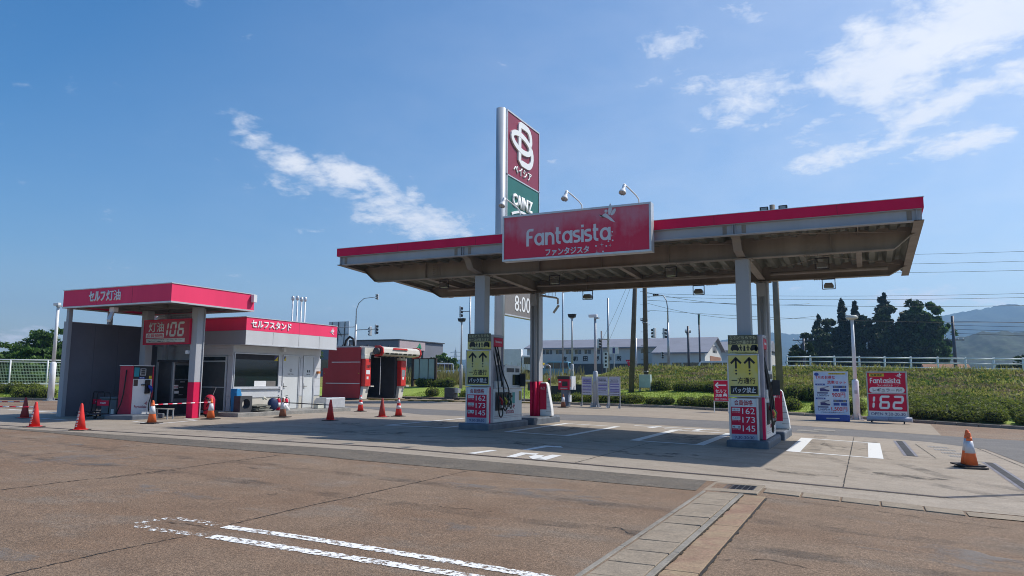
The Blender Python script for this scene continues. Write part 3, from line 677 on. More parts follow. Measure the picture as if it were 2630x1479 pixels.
for x in (-6.35, -12.9, .0):
    m_ = MB(); m_.prism([(CYF+.02, 5.0), (CYF+.02, 4.80), (CYR-.02, 4.68), (CYR-.02, 4.85)], x-.01, x+.01, 'x'); m_.prism([(CYF+.12, 4.80), (CYR-.12, 4.68), (CYR-.12, 4.664), (CYF+.12, 4.784)], x-.07, x+.07, 'x')
    m_.prism([(YF+.2, 5.01), (YF+.2, 4.92), (CYF-.02, 4.88), (CYF-.02, 5.0)], x-.01, x+.01, 'x'); m_.build('cross_beam', M_beam, can)
m_ = MB()
for a, b_ in ((XL+.3, CXL-.2), (CXL+.2, -6.45), (-6.25, CXR-.2), (CXR+.2, XR-.3)):
    for (y0, y1, z0, z1) in ((YF+.25, CYF-.15, 4.93, 4.88), (CYF+.15, CYR-.15, 4.80, 4.70)):
        m_.tube([(a, y0, z0), (b_, y1, z1)], .011, 6); m_.tube([(a, y1, z1+.03), (b_, y0, z0+.03)], .011, 6)
m_.build_each('brace_rod', M_beam, can)
m_ = MB(); m_.tube([(XL+1.2, CYR-.6, 4.60), (CXL-.3, CYR-.6, 4.60)], .05, 10); m_.tube([(CXL+.3, CYR-.6, 4.58), (CXR-.3, CYR-.6, 4.58)], .05, 10); m_.tube([(CXR+.3, CYR-.6, 4.56), (XR-.6, CYR-.6, 4.56)], .05, 10)
m_.build_each('conduit', M_beam, can, smooth=True)
ISL_H = .19
for (x, y, zt, red) in ((CXL, CYF, 4.52, 0), (CXR, CYF, 4.52, 0), (CXL, CYR, 4.44, 1), (CXR, CYR, 4.44, 1)):
    g0 = gz(x)+ISL_H-.02; zr = gz(x)+1.36
    w2 = .165
    c_ = box('column', M_grey, can, x-w2, x+w2, y-w2, y+w2, zr, zt-.022, .012)
    box('painted_base', M_red, c_, x-w2-.001, x+w2+.001, y-w2-.001, y+w2+.001, g0, zr-.001, .012)
    box('cap_plate', M_beam, c_, x-.24, x+.24, y-.2, y+.2, zt-.045, zt-.0225)
for x in (CXL, CXR):
    zr = gz(x)+1.36
    for k_, dx, dy, r_ in (('downpipe', .06, -.215, .048), ('conduit_pipe', -.08, -.20, .03)):
        o = MB().tube([(x+dx, CYR+dy, 4.4), (x+dx, CYR+dy, zr)], r_, 12).build(k_, M_grey, can, smooth=True)
        MB().tube([(x+dx, CYR+dy, zr-.001), (x+dx, CYR+dy, gz(x)+.2)], r_, 12).build('painted_base', M_red, o, smooth=True)
    box('junction_box', M_grey, can, x-.12, x+.10, CYR-.27, CYR-.166, 3.95, 4.35)
# floodlights hung in frames under the canopy
def canopy_light(x, y, ztop_, label):
    t = thing('canopy_light', label, 'light', (x, y, ztop_), 0, 'floodlights under the fuel canopy')
    f = MB(); w = .17
    for s in (-1, 1): f.bar((s*w, 0, 0), (s*w, 0, -.30), .022)
    f.bar((-w, 0, -.30), (w, 0, -.30), .022); f.bar((-w, 0, -.012), (w, 0, -.012), .03)
    f.build('bracket', M_steel, t)
    MB().prism([(-.13, -.26), (.13, -.26), (.13, -.20), (.09, -.13), (-.09, -.13), (-.13, -.20)], -.10, .10).build('housing', mat('lamp_body', (.22, .21, .19), .5, var=.15), t)
    box('lens', M_lens, t, -.115, .115, -.085, .085, -.268, -.2605)
    return t
for x, y, zt, lb in ((-8.2, CYR, 4.415, 'floodlight in a square frame under the canopy, on the rear girder left half'),
                     (-4.55, CYR, 4.415, 'floodlight in a square frame below the rear girder, midway between the two pumps'),
                     (-.83, CYR, 4.415, 'floodlight in a square frame hanging below the canopy near its right end'),
                     (-12.6, 20.9, 4.78, 'floodlight tucked under the canopy roof at its left end'),
                     (-8.6, 20.9, 4.70, 'floodlight under the canopy roof just behind the big red sign'),
                     (-4.95, 20.9, 4.74, 'floodlight under the canopy roof between sign and right column'),
                     (-.9, 20.9, 4.74, 'floodlight under the canopy roof right of the front column')):
    canopy_light(x, y, zt, lb)
# roof floods
for x, y, zt, lb in ((-2.66, 24.0, 5.11, 'small black floodlight on the canopy roof, left of the wooden pole top'), (-2.09, 24.0, 5.11, 'small black floodlight on the canopy roof, right of the wooden pole top')):
    t = thing('roof_floodlight', lb, 'light', (x, y, zt), rnd.uniform(-.4, .4), 'black floodlights on the canopy roof')
    m_ = MB(); m_.bar((0, 0, 0), (0, 0, 1.62), .04); m_.bar((-.12, 0, 1.62), (.12, 0, 1.62), .03); m_.build('bracket', M_white, t)
    MB().box(-.13, .13, -.06, .06, 1.66, 1.86).build('housing', M_black, t, bevel=.015); box('lens', M_lens, t, -.09, .09, -.066, -.061, 1.69, 1.83)
# camera on a pipe arm behind the rear column
t = thing('security_camera', 'camera on a white pipe arm by the left rear canopy column', 'camera', (CXL+.17, CYR, 4.2))
m_ = MB(); m_.tube([(0, 0, .12), (.55, 0, .02), (.62, 0, -.02), (.62, 0, -.2)], .035, 10); m_.tube([(0, 0, .28), (.55, 0, .22)], .02, 8)
for i in range(5): m_.bar((.05+i*.12, 0, .27), (.05+i*.12, 0, .08), .012)
m_.build('arm', M_white, t, smooth=True); m_ = MB(); m_.bar((.66, -.02, -.24), (.5, -.1, -.5), .09, .08); m_.build('camera_body', M_alu, t)

# ================================================================ big brand sign on the canopy edge
def fairy(mb, x, z, s, y, d=.006):
    """small winged figure emblem, s = height"""
    def P(pts): mb.prism([(x+px*s, z+pz*s) for px, pz in pts], y-d, y)
    wing = lambda pts: P(pts)
    P([(.02, .10), (.16, .24), (.30, .30), (.42, .22), (.60, .02), (.76, -.12), (1.0, -.42), (.70, -.30), (.48, -.12), (.30, -.02), (.12, .0), (-.22, .24), (-.02, .02)])
    P([(.52, .18), (.50, .45), (.58, .85), (.66, .98), (.76, .80), (.78, .50), (.70, .28), (.60, .14)])
    P([(.66, .16), (.80, .42), (1.02, .60), (1.06, .42), (.94, .20), (.78, .08)])
    P([(.34+.11*cos(a), .44+.11*sin(a)) for a in [2*pi*i/14 for i in range(14)]])
def stars(mb, x, z, s, y, d=.006, seed=3):
    for px, pz, k in ((.0, .0, .10), (.35, .05, .24), (.62, -.05, .10), (.05, -.4, .30), (.42, -.35, .10), (.75, .22, .10), (.95, .55, .22), (.98, .75, .09), (1.0, .25, .10), (.85, -.02, .20)):
        X, Z = x+px*s, z+pz*s
        if k < .15: mb.prism([(X+k*s*.5*cos(a), Z+k*s*.5*sin(a)) for a in [2*pi*i/10 for i in range(10)]], y-d, y)
        else:
            r_ = k*s*.5; mb.prism([(X+(r_ if i % 2 == 0 else r_*.13)*cos(i*pi/4), Z+(r_ if i % 2 == 0 else r_*.13)*sin(i*pi/4)) for i in range(8)], y-d, y)
def faded_sign():
    m = bpy.data.materials.new('faded_red_sign'); m.use_nodes = True; t = m.node_tree; nd = t.nodes; lk = t.links; b_ = nd['Principled BSDF']; b_.inputs['Roughness'].default_value = .5
    g = nd.new('ShaderNodeNewGeometry'); n = nd.new('ShaderNodeTexNoise'); n.inputs['Scale'].default_value = .95; n.inputs['Detail'].default_value = 7; n.inputs['Roughness'].default_value = .62
    mp = nd.new('ShaderNodeMapping'); mp.inputs['Scale'].default_value = (1, 1, .8); lk.new(g.outputs['Position'], mp.inputs[0]); lk.new(mp.outputs[0], n.inputs['Vector'])
    sx = nd.new('ShaderNodeSeparateXYZ'); lk.new(g.outputs['Position'], sx.inputs[0])
    hz = nd.new('ShaderNodeMapRange'); lk.new(sx.outputs[2], hz.inputs[0]); hz.inputs[1].default_value = 4.9; hz.inputs[2].default_value = 5.6; hz.inputs[3].default_value = -.16; hz.inputs[4].default_value = .10
    ad = nd.new('ShaderNodeMath'); ad.operation = 'ADD'; lk.new(n.outputs['Fac'], ad.inputs[0]); lk.new(hz.outputs[0], ad.inputs[1])
    n2_ = nd.new('ShaderNodeTexNoise'); n2_.inputs['Scale'].default_value = 9; n2_.inputs['Detail'].default_value = 8
    mp2 = nd.new('ShaderNodeMapping'); mp2.inputs['Scale'].default_value = (1, 1, .18); lk.new(g.outputs['Position'], mp2.inputs[0]); lk.new(mp2.outputs[0], n2_.inputs['Vector'])
    a2 = nd.new('ShaderNodeMath'); a2.operation = 'MULTIPLY_ADD'; lk.new(n2_.outputs['Fac'], a2.inputs[0]); a2.inputs[1].default_value = .22; lk.new(ad.outputs[0], a2.inputs[2])
    r = nd.new('ShaderNodeMapRange'); lk.new(a2.outputs[0], r.inputs[0]); r.inputs[1].default_value = .53; r.inputs[2].default_value = .78; r.inputs[4].default_value = .8
    mx = nd.new('ShaderNodeMixRGB'); lk.new(r.outputs[0], mx.inputs[0]); mx.inputs[1].default_value = (.63, .018, .066, 1); mx.inputs[2].default_value = (.56, .22, .28, 1)
    lk.new(mx.outputs[0], b_.inputs['Base Color'])
    return m
M_faded = faded_sign()
sg = thing('brand_sign', 'wide faded red sign with white lettering hung on the canopy front edge', 'sign', (0, 17.2, 0))
x0, x1, z0, z1 = -8.58, -4.53, 4.57, 5.80
box('panel', M_faded, sg, x0+.05, x1-.05, .0, .22, z0+.05, z1-.05)
f = MB(); f.box(x0, x1, -.02, .25, z0, z0+.05); f.box(x0, x1, -.02, .25, z1-.05, z1); f.box(x0, x0+.05, -.02, .25, z0+.05, z1-.05); f.box(x1-.05, x1, -.02, .25, z0+.05, z1-.05); f.build('frame', M_alu, sg)
M_silver = mat('faded_letters', (.66, .68, .72), .45, var=.05)
def brand(parent, cx, cz, w, y, m=M_silver, kana=True, starm=True, d=.01):
    """name lettering, winged emblem, kana line, all scaled to w"""
    o = monoword('Fantasista', w, w*.20, y, d, w*.030).build('lettering', m, parent); o.location = (cx, 0, cz)
    mb = MB(); fairy(mb, cx+w*.40, cz+w*.155, w*.155, y, d)
    if starm: stars(mb, cx+w*.335, cz-w*.155, w*.19, y, d)
    mb.build('emblem', m, parent)
    if kana: text('ファンタジスタ', m, parent, cx-w*.005, y, cz-w*.185, w*.52, w*.085, .03, d)
brand(sg, -6.72, 5.16, 2.3, -.0006)
for x in (-8.1, -6.35, -4.85):
    t = thing('sign_lamp', {-8.1: 'white gooseneck spotlight at the left end of the big red sign top', -6.35: 'white gooseneck spotlight over the middle of the big red sign', -4.85: 'white gooseneck spotlight at the right end of the big red sign top'}[x], 'light', (x, 17.3, 5.8), 0, 'gooseneck lamps above the red sign')
    MB().tube([(0, 0, 0), (-.01, -.02, .12), (-.05, -.12, .20), (-.16, -.50, .34), (-.2, -.62, .36)], .018, 8).build('arm', M_white, t, smooth=True)
    h_ = MB(); h_.lathe([(.055, .30), (.062, .18), (.062, .10), (.085, .06), (.12, -.02), (.125, -.06), (.118, -.07)], 16); o = h_.build('lamp_head', M_white, t, smooth=True); o.location = (-.22, -.66, .18); o.rotation_euler = (-.45, .1, 0); o.scale = (.72, .72, .72)
    q = MB(); 
    for a in range(6): q.tube([(.118*cos(a), .118*sin(a), -.07), (.07*cos(a), .07*sin(a), -.12), (0, 0, -.135)], .005, 5)
    q.build('guard', M_steel, o)

# ================================================================ islands and dispensers
def island(cx, lb):
    z = gz(cx+.45); t = thing('pump_island', lb, 'island', (cx, 18.25, z), 0, 'concrete pump islands')
    MB().box(-.44, .54, .05, 2.75, -.15, ISL_H).build('kerb_block', M_isl, t, bevel=.05)
    MB().box(-.40, .60, 3.02, 5.25, -.15, ISL_H+.03).build('column_block', M_isl, t, bevel=.05)
    return t
island(CXL, 'dark blue-grey island kerb under the left fuel dispenser'); island(CXR, 'dark blue-grey island kerb under the right fuel dispenser')
def catenary(a, b, sag, n=14):
    a, b = Vector(a), Vector(b); return [a.lerp(b, i/n)-Vector((0, 0, sag*4*(i/n)*(1-i/n))) for i in range(n+1)]
def dispenser(cx, lb):
    zg = gz(cx)+ISL_H; t = thing('fuel_dispenser', lb, 'fuel dispenser', (cx, 18.55, zg), 0, 'fuel dispensers on the islands')
    M_cab = mat('cabinet_white', (.70, .71, .71), .4, var=.06); M_mauve = mat('tower_mauve', (.42, .40, .44), .45, var=.08)
    xr = .44
    # hose tower: posts, back and head
    c = MB(); c.box(-.20, xr, .06, .22, 0, 2.50); c.box(-.20, -.15, .22, .86, 0, 2.50); c.box(-.15, xr-.25, .225, .855, 1.0, 2.48); c.box(xr-.06, xr, .82, .86, .95, 2.50); c.box(-.20, xr, .22, .86, 2.44, 2.52)
    c.build('tower', M_mauve, t, bevel=.012)
    hd = box('tower_head', M_redsign, t, xr-.24, xr+.004, .24, .81, 2.18, 2.43, .01)
    text('Fantasista', M_lett, hd, xr+.004, .53, 2.32, .40, .07, .01, .003, pi/2)
    box('side_strip', M_red, t, xr-.06, xr+.004, -.02, .055, .0, 1.0)
    cab = MB().box(-.19, xr+.004, .23, 2.16, 0, .96).build('cabinet', M_cab, t, bevel=.015)
    box('counter', M_alu, t, -.2, xr+.03, .24, 2.18, .962, 1.0, .01)
    dis = MB(); dis.prism([(.98, 1.002), (2.14, 1.002), (2.14, 1.62), (2.05, 1.66), (1.05, 1.66), (.98, 1.60)], -.18, xr-.03, 'x'); dis.build('display_unit', M_cab, t, bevel=.015)
    box('readout', M_dark, t, xr-.035, xr-.02, 1.15, 1.65, 1.45, 1.57); box('readout', M_dark, t, xr-.035, xr-.02, 1.75, 2.02, 1.45, 1.57)
    box('screen', M_glass, t, xr-.035, xr-.015, 1.55, 2.05, 1.06, 1.38); box('hood', M_dark, t, xr-.03, xr+.16, 2.05, 2.09, 1.02, 1.42)
    box('panel', M_cab, t, xr-.04, xr+.02, .32, .75, 1.0, 1.18)
    box('holster_plate', M_black, t, xr+.005, xr+.03, .35, .78, .34, .86); box('holster_plate', M_black, t, xr+.005, xr+.03, .85, 1.2, .42, .86)
    box('sticker', mat('teal_sticker', (.05, .35, .33), .5), t, xr+.005, xr+.009, 1.47, 1.64, .52, .85); box('sticker', mat('ochre_sticker', (.30, .24, .05), .5), t, xr+.005, xr+.009, 1.93, 2.10, .60, .88)
    box('card_slot', M_black, t, xr+.005, xr+.04, 1.20, 1.42, .70, .76); box('card_slot', M_black, t, xr+.005, xr+.04, 1.28, 1.35, .60, .84)
    text('Fantasista', mat('brand_print', (.35, .02, .07), .5), t, xr+.005, 1.27, .30, .62, .14, .01, .002, pi/2)
    q = MB(); fairy(q, 1.5, .40, .13, 0, .003); o = q.build('emblem', mat('brand_print', RED), t); o.rotation_euler = (0, 0, pi/2); o.location = (xr+.006, 0, 0)
    for zz_ in (.12, .17): box('pinstripe', mat('stripe_print', (.45, .30, .35), .5), t, xr+.005, xr+.008, .26, 2.14, zz_, zz_+.008)
    for i, (yv, colr) in enumerate(((.50, (.45, .02, .03)), (.78, (.55, .50, .05)), (1.06, (.02, .10, .06)))):
        nz = MB(); X = xr+.09
        nz.tube([(X-.03, yv-.05, .74), (X+.02, yv, .66), (X+.05, yv+.03, .60), (X+.02, yv+.04, .50)], [.028, .034, .034, .022], 8); nz.tube([(X-.02, yv-.06, .80), (X-.03, yv-.05, .74)], .016, 8)
        nz.tube([(X+.02, yv-.01, .58), (X+.06, yv+.02, .50), (X+.03, yv+.03, .46)], .009, 6)
        o = nz.build('nozzle', mat('nozzle_%d' % i, colr, .45), t, smooth=True)
        box('trigger_guard', M_galv, o, X, X+.05, yv+.0, yv+.06, .42, .50)
        hz = MB(); topy = .34+i*.16
        low = .16+.17*i
        pts = [Vector((xr-.10, topy, 2.2)), Vector((xr-.04, topy+.0, 1.9)), Vector((xr+.05, topy+.02+.03*i, 1.4)), Vector((xr+.09, yv-.12+.06*i, .9)), Vector((xr+.12, yv-.17, .5)), Vector((xr+.12, yv-.12, low+.06)), Vector((xr+.12, yv+.0, low)), Vector((xr+.12, yv+.10, low+.08)), Vector((xr+.11, yv+.10, .38)), Vector((xr+.11, yv+.04, .5))]
        # smooth the guide points
        sm = []
        for a in range(len(pts)-1):
            p0, p1, p2, p3 = pts[max(a-1, 0)], pts[a], pts[a+1], pts[min(a+2, len(pts)-1)]
            for k in range(5):
                u = k/5; sm.append(.5*((2*p1)+(p2-p0)*u+(2*p0-5*p1+4*p2-p3)*u*u+(3*p1-p0-3*p2+p3)*u**3))
        sm.append(pts[-1]); hz.tube(sm, .020, 8).build('hose', M_rubber, t, smooth=True)
    m2 = MB(); m2.tube([(xr-.16, .62, 2.2), (xr-.08, .64, 1.95), (xr-.02, .66, 1.5), (xr+.03, .70, 1.02)], .015, 8).build('hose', M_rubber, t, smooth=True)
    return t
dispenser(CXL, 'white fuel dispenser with hose tower and black hoses on the left island'); dispenser(CXR, 'white fuel dispenser with hose tower and black hoses on the right island')

# guide boards on the dispenser fronts
def car(mb, x, z, s, y):
    mb.prism([(x+px*s, z+pz*s) for px, pz in ((0, .25), (.08, .45), (.22, .72), (.78, .72), (.92, .45), (1, .25), (1, .05), (.9, .05), (.86, -.05), (.72, -.05), (.70, .05), (.30, .05), (.28, -.05), (.14, -.05), (.1, .05), (0, .05))], y-.003, y)
def person_icon(mb, x, z, s, y):
    mb.prism([(x+.09*s*cos(a), z+.92*s+.09*s*sin(a)) for a in [2*pi*i/10 for i in range(10)]], y-.003, y)
    mb.prism([(x+px*s, z+pz*s) for px, pz in ((-.12, .78), (.12, .78), (.32, .45), (.26, .42), (.10, .62), (.10, .4), (.2, 0), (.1, 0), (0, .35), (-.12, 0), (-.22, 0), (-.1, .4), (-.1, .62), (-.24, .45), (-.3, .48))], y-.003, y)
def boards(cx, x0, x1, zlow, side):
    g_ = 'hose notice boards'; W_ = x1-x0
    t = thing('hose_notice', 'olive and yellow hose reach notice at the top of the %s dispenser' % side, 'sign', (x0, 18.5, zlow+2.085), 0, 'hose notices on the dispensers')
    box('panel', M_khaki, t, .0, W_, 0, .06, .22, .45); box('panel', M_yel, t, 0, W_, 0, .06, 0, .2195)
    M_cream = mat('cream_print', (.62, .60, .36), .5)
    text('左右どちらでも', M_cream, t, W_/2, -.001, .385, W_*.90, .085, .010, .003); text('ホースが届きます', M_cream, t, W_/2, -.001, .275, W_*.90, .085, .010, .003)
    q = MB(); car(q, .06, .07, .20, -.001); person_icon(q, .30, .055, .15, -.001); q.prism([(.36, .055), (.41, .055), (.405, .19), (.365, .19)], -.004, -.001)
    person_icon(q, .47, .055, .15, -.001); car(q, .52, .07, .19, -.001); q.prism([(W_-.06, .055), (W_-.015, .055), (W_-.02, .19), (W_-.055, .19)], -.004, -.001)
    q.build('pictogram', M_ink, t); text('※一部ご利用になれない車両もございます', M_ink, t, W_/2, -.001, .022, W_*.88, .022, 0, .002)
    # one way board
    t = thing('one_way_sign', 'yellow one-way board with two black arrows on the %s dispenser' % side, 'sign', (x0-.03, 18.46, zlow+1.03), 0, 'one-way boards on the dispensers')
    W2 = W_+.06; H2 = 1.04
    box('panel', M_yel, t, .03, W2-.03, .0, .05, .03, H2-.03)
    f = MB(); f.box(0, W2, -.015, .07, 0, .035); f.box(0, W2, -.015, .07, H2-.035, H2); f.box(0, .035, -.015, .07, .035, H2-.035); f.box(W2-.035, W2, -.015, .07, .035, H2-.035); f.build('frame', M_alu, t, bevel=.012)
    q = MB()
    for ax in (W2*.28, W2*.70):
        def P(pts): q.prism([(ax+px, .63+pz) for px, pz in pts], -.004, -.001)
        P([(-.022, .06), (.022, .06), (.022, .30), (-.022, .30)]); P([(0, .345), (.135, .205), (.105, .165), (0, .27)]); P([(0, .345), (0, .27), (-.105, .165), (-.135, .205)])
        for zc in (.0, -.075): P([(.022*cos(a), zc+.01+.022*sin(a)) for a in [2*pi*i/12 for i in range(12)]])
    q.build('arrow', M_ink, t)['kind'] = 'stuff'
    text('一方通行', M_ink, t, W2*.5, -.001, .40, W2*.74, .155, .016, .003)
    q = box('band', M_ink, t, W2*.09, W2*.93, -.004, -.0005, .07, .27); text('バック禁止', M_lett, t, W2*.51, -.0045, .17, W2*.72, .135, .016, .002)
    # price board
    t = thing('price_board', 'red price board 162 173 145 at the foot of the %s dispenser' % side, 'sign', (x0-.02, 18.47, zlow), 0, 'price boards on the dispensers')
    W3 = W_+.0; H3 = 1.0
    box('panel', M_redsign, t, .05, W3-.05, .0, .08, .155, .80); box('header', M_white, t, .05, W3-.05, .0, .08, .8005, H3); box('hours_panel', mat('lilac_panel', (.42, .42, .52), .5), t, .05, W3-.05, 0, .08, 0, .1545)
    f = MB(); f.box(0, .05, -.02, .10, -.03, H3+.01); f.box(W3-.05, W3, -.02, .10, -.03, H3+.01); f.build_each('frame', M_alu, t, bevel=.012)
    M_rp = mat('red_print', (.50, .012, .035), .5)
    text('会員価格', M_rp, t, W3*.5, -.001, .90, W3*.62, .13, .012, .003)
    for i, (nm, pr) in enumerate((('レギュラー', '162'), ('ハイオク', '173'), ('軽　油', '145'))):
        zc = .70-i*.205; box('tag_plate', M_white, t, .07, .07+W3*.28, -.003, -.0005, zc-.005, zc+.075); text(nm, M_ink, t, .07+W3*.14, -.0035, zc+.035, W3*.23, .045, .008, .002)
        text('円/リットル（税込）', M_lett, t, .07+W3*.14, -.001, zc-.03, W3*.26, .022, 0, .002)
        text(pr, M_lett, t, W3*.66, -.001, zc, W3*.42, .14, .0, .003)
    text('9:30-20:30', mat('navy_print', (.05, .05, .18), .5), t, W3*.5, -.001, .075, W3*.66, .07, .004, .003)
boards(CXL, -10.33, -9.60, gz(CXL)+ISL_H, 'left'); boards(CXR, -3.01, -2.32, gz(CXR)+.16, 'right')
# padded guard post beside each rear column
for cx, lb in ((CXL, 'left'), (CXR, 'right')):
    t = thing('bollard_guard', 'tapered white guard with red face beside the %s rear column' % lb, 'guard', (cx+.42, CYR-.05, gz(cx)+ISL_H+.03), 0, 'white guards on the island ends')
    MB().prism([(-.22, 0), (.21, 0), (.19, .25), (.12, .62), (.04, 1.05), (-.01, 1.12), (-.20, 1.12), (-.22, 1.08)], -.11, .11).build('guard_body', M_white, t, bevel=.03)
    box('red_face', M_redsign, t, -.215, .02, -.120, -.1105, .22, 1.08)
    q = MB()
    for i in range(6): q.box(.0, .20-.03*i, -.1125, -.1102, .14+i*.16, .15+i*.16)
    q.build_each('groove', M_dark, t)
    text('ゆっくり', M_lett, t, -.11, -.120, .92, .14, .10, .01, .002)
# ================================================================ kerosene stand
M_panel = mat('grey_wall_panel', (.36, .375, .41), .5, var=.05, scale=1.5, streak=True)
M_dpanel = mat('slate_wall_panel', (.145, .15, .185), .5, var=.06, scale=1.5)
M_rib = mat('soffit_dark', (.20, .19, .175), .7, var=.15, scale=3)
KX0, KX1, KY0, KY1, KZ0, KZ1 = -25.85, -20.3, 16.5, 20.1, 3.9, 4.54
ks = thing('kerosene_canopy', 'smaller red-edged canopy over the kerosene pump, left of the office', 'canopy')
for a in ((KX0, KX1, KY0, KY0+.05, 'fascia'), (KX0, KX1, KY1-.05, KY1, 'fascia'), (KX0, KX0+.05, KY0+.05, KY1-.05, 'fascia'), (KX1-.05, KX1, KY0+.05, KY1-.05, 'fascia')):
    box(a[4], M_redk, ks, a[0], a[1], a[2], a[3], KZ0+.035, KZ1-.03)
f = MB(); f.box(KX0-.02, KX1+.02, KY0-.02, KY0+.1, KZ1-.03, KZ1); f.box(KX0-.02, KX1+.02, KY1-.1, KY1+.02, KZ1-.03, KZ1); f.box(KX1-.1, KX1+.02, KY0+.1, KY1-.1, KZ1-.03, KZ1); f.box(KX0-.02, KX0+.1, KY0+.1, KY1-.1, KZ1-.03, KZ1)
f.build('top_trim', M_alu, ks)
f = MB(); f.box(KX0-.015, KX1+.015, KY0-.015, KY0+.07, KZ0-.02, KZ0+.034); f.box(KX0-.015, KX1+.015, KY1-.07, KY1+.015, KZ0-.02, KZ0+.034); f.box(KX1-.07, KX1+.015, KY0+.07, KY1-.07, KZ0-.02, KZ0+.034); f.box(KX0-.015, KX0+.07, KY0+.07, KY1-.07, KZ0-.02, KZ0+.034)
f.build('bottom_trim', M_alu, ks)
for x in (-24.0, -22.2): box('panel_seam', M_crack, ks, x, x+.008, KY0-.002, KY0-.0005, KZ0+.04, KZ1-.035)
text('セルフ', M_lett, ks, -24.0, KY0-.0006, 4.24, .86, .36, .04, .02); text('灯油', M_lett, ks, -23.14, KY0-.0006, 4.24, .74, .37, .016, .02)
m_ = MB(); vs = []; prof = []
x = KX0+.08
while x < KX1-.1:
    for dx, dz in ((0, 0), (.05, 0), (.09, .07), (.16, .07), (.2, 0)): prof.append((min(x+dx, KX1-.08), dz))
    x += .25
for yv in (KY0+.08, KY1-.08):
    for px, pz in prof: vs.append((px, yv, KZ0+.22+pz))
k = len(prof); m_.add(vs, [(i, i+1, k+i+1, k+i) for i in range(k-1)]); m_.build('roof_deck', M_rib, ks)
f = MB()
for y in (KY0+.5, 18.45, KY1-.4): f.box(KX0+.08, KX1-.08, y-.06, y+.06, KZ0+.02, KZ0+.21)
for x in (-25.0, -24.3, -22.8, -21.3): f.box(x-.05, x+.05, KY0+.08, KY1-.08, KZ0+.05, KZ0+.20)
for i in range(4): f.tube([(-25.4+i*1.3, KY0+.3, KZ0+.05), (-24.3+i*1.3, KY1-.3, KZ0+.05)], .012, 6)
f.build_each('roof_beam', M_rib, ks)
MB().tube([(-25.55, 20.22, 3.55), (-25.5, 20.22, 3.75), (-25.35, 20.22, 3.84), (-23.7, 20.22, 3.84), (-23.55, 20.22, 3.90), (-23.5, 20.22, 4.1)], .13, 12).build('duct', M_galv, ks, smooth=True)  # pipe made thicker to block the sun stripe on the windbreak wall
for (x, y, r_) in ((-21.22, 18.42, 1), (-24.24, 18.75, 0)):
    c_ = box('post', M_grey, ks, x-.15, x+.15, y-.15, y+.15, (1.29 if r_ else .05), KZ0+.02, .01)
    if r_: box('painted_base', M_red, c_, x-.151, x+.151, y-.151, y+.151, .05, 1.289, .01)
box('post', M_grey, ks, -24.8, -24.65, 20.0-.08, 20.0+.08, .05, KZ0+.02, .01)
box('downpipe', M_grey, ks, -21.06, -21.03, 18.55, 18.58, .1, 3.88)
cm = MB(); cm.box(-23.62, -23.40, 16.72, 16.9, 3.70, 3.86); cm.bar((-23.42, 16.7, 3.66), (-23.24, 16.45, 3.36), .11, .10); o = cm.build('camera', M_white, ks)
box('floodlight', M_white, ks, KX1+.02, KX1+.16, KY1-.18, KY1-.02, 4.22, 4.5)
box('spot', M_white, ks, -21.5, -21.38, 18.2, 18.30, 2.28, 2.40)
# windbreak wall
wl = thing('windbreak_wall', 'tall slate grey panel wall closing the left side of the kerosene stand', 'wall')
for i in range(4):
    y0 = 16.75+i*.95; box('wall_panel', M_dpanel, wl, -25.76, -25.70, y0+.004, y0+.946, .05, 3.40)
box('end_post', M_panel, wl, -25.86, -25.62, 16.60, 16.745, .05, 3.42)
for y in (16.70, 18.27, 20.3): box('stub_post', M_panel, wl, -25.80, -25.66, y-.07, y+.07, 3.42, KZ0+.02)
box('cap', M_panel, wl, -25.80, -25.66, 16.75, 20.55, 3.40, 3.42)
w2 = thing('rear_screen', 'dark panel screen closing the back of the kerosene stand behind the kiosk', 'wall')
for i in range(4):
    x0 = -25.70+i*.60; box('wall_panel', M_dpanel, w2, x0+.004, x0+.596, 20.56, 20.62, .05, 3.38)
# price sign 106
ps = thing('kerosene_price_sign', 'red kerosene price sign showing 106 between the canopy posts', 'sign', (-23.72, 18.2, 2.62))
box('panel', mat('red_sign_kero', (.42, .02, .04), .45, var=.1), ps, .03, 2.36, 0, .06, .03, .87)
f = MB(); f.box(0, 2.39, -.01, .08, 0, .03); f.box(0, 2.39, -.01, .08, .87, .90); f.box(0, .03, -.01, .08, .03, .87); f.box(2.36, 2.39, -.01, .08, .03, .87); f.build('frame', M_redsign, ps)
M_cr = mat('cream_letters', (.60, .60, .52), .5, var=.1)
text('灯油', M_cr, ps, .66, -.0006, .63, .80, .36, .016, .005)
segdigits(MB(), '1', 1.14, .28, .11, .52, -.0006, .075).build('digit', M_cr, ps); segdigits(MB(), '06', 1.34, .28, .32, .52, -.0006, .08).build('digit', M_cr, ps)
box('tag_plate', M_cr, ps, .14, 1.08, -.004, -.0006, .25, .41); text('会員価格', M_redsign, ps, .61, -.0046, .33, .86, .13, .008, .002)
box('note_plate', M_cr, ps, .18, 2.15, -.004, -.0006, .08, .215); text('当店では灯油以外の油は取り扱っておりません。また、キャップ', M_ink, ps, 1.16, -.0046, .175, 1.86, .045, .01, .002); text('の締め忘れにご注意願います。ご協力下さい。', M_ink, ps, .95, -.0046, .115, 1.4, .045, .01, .002)
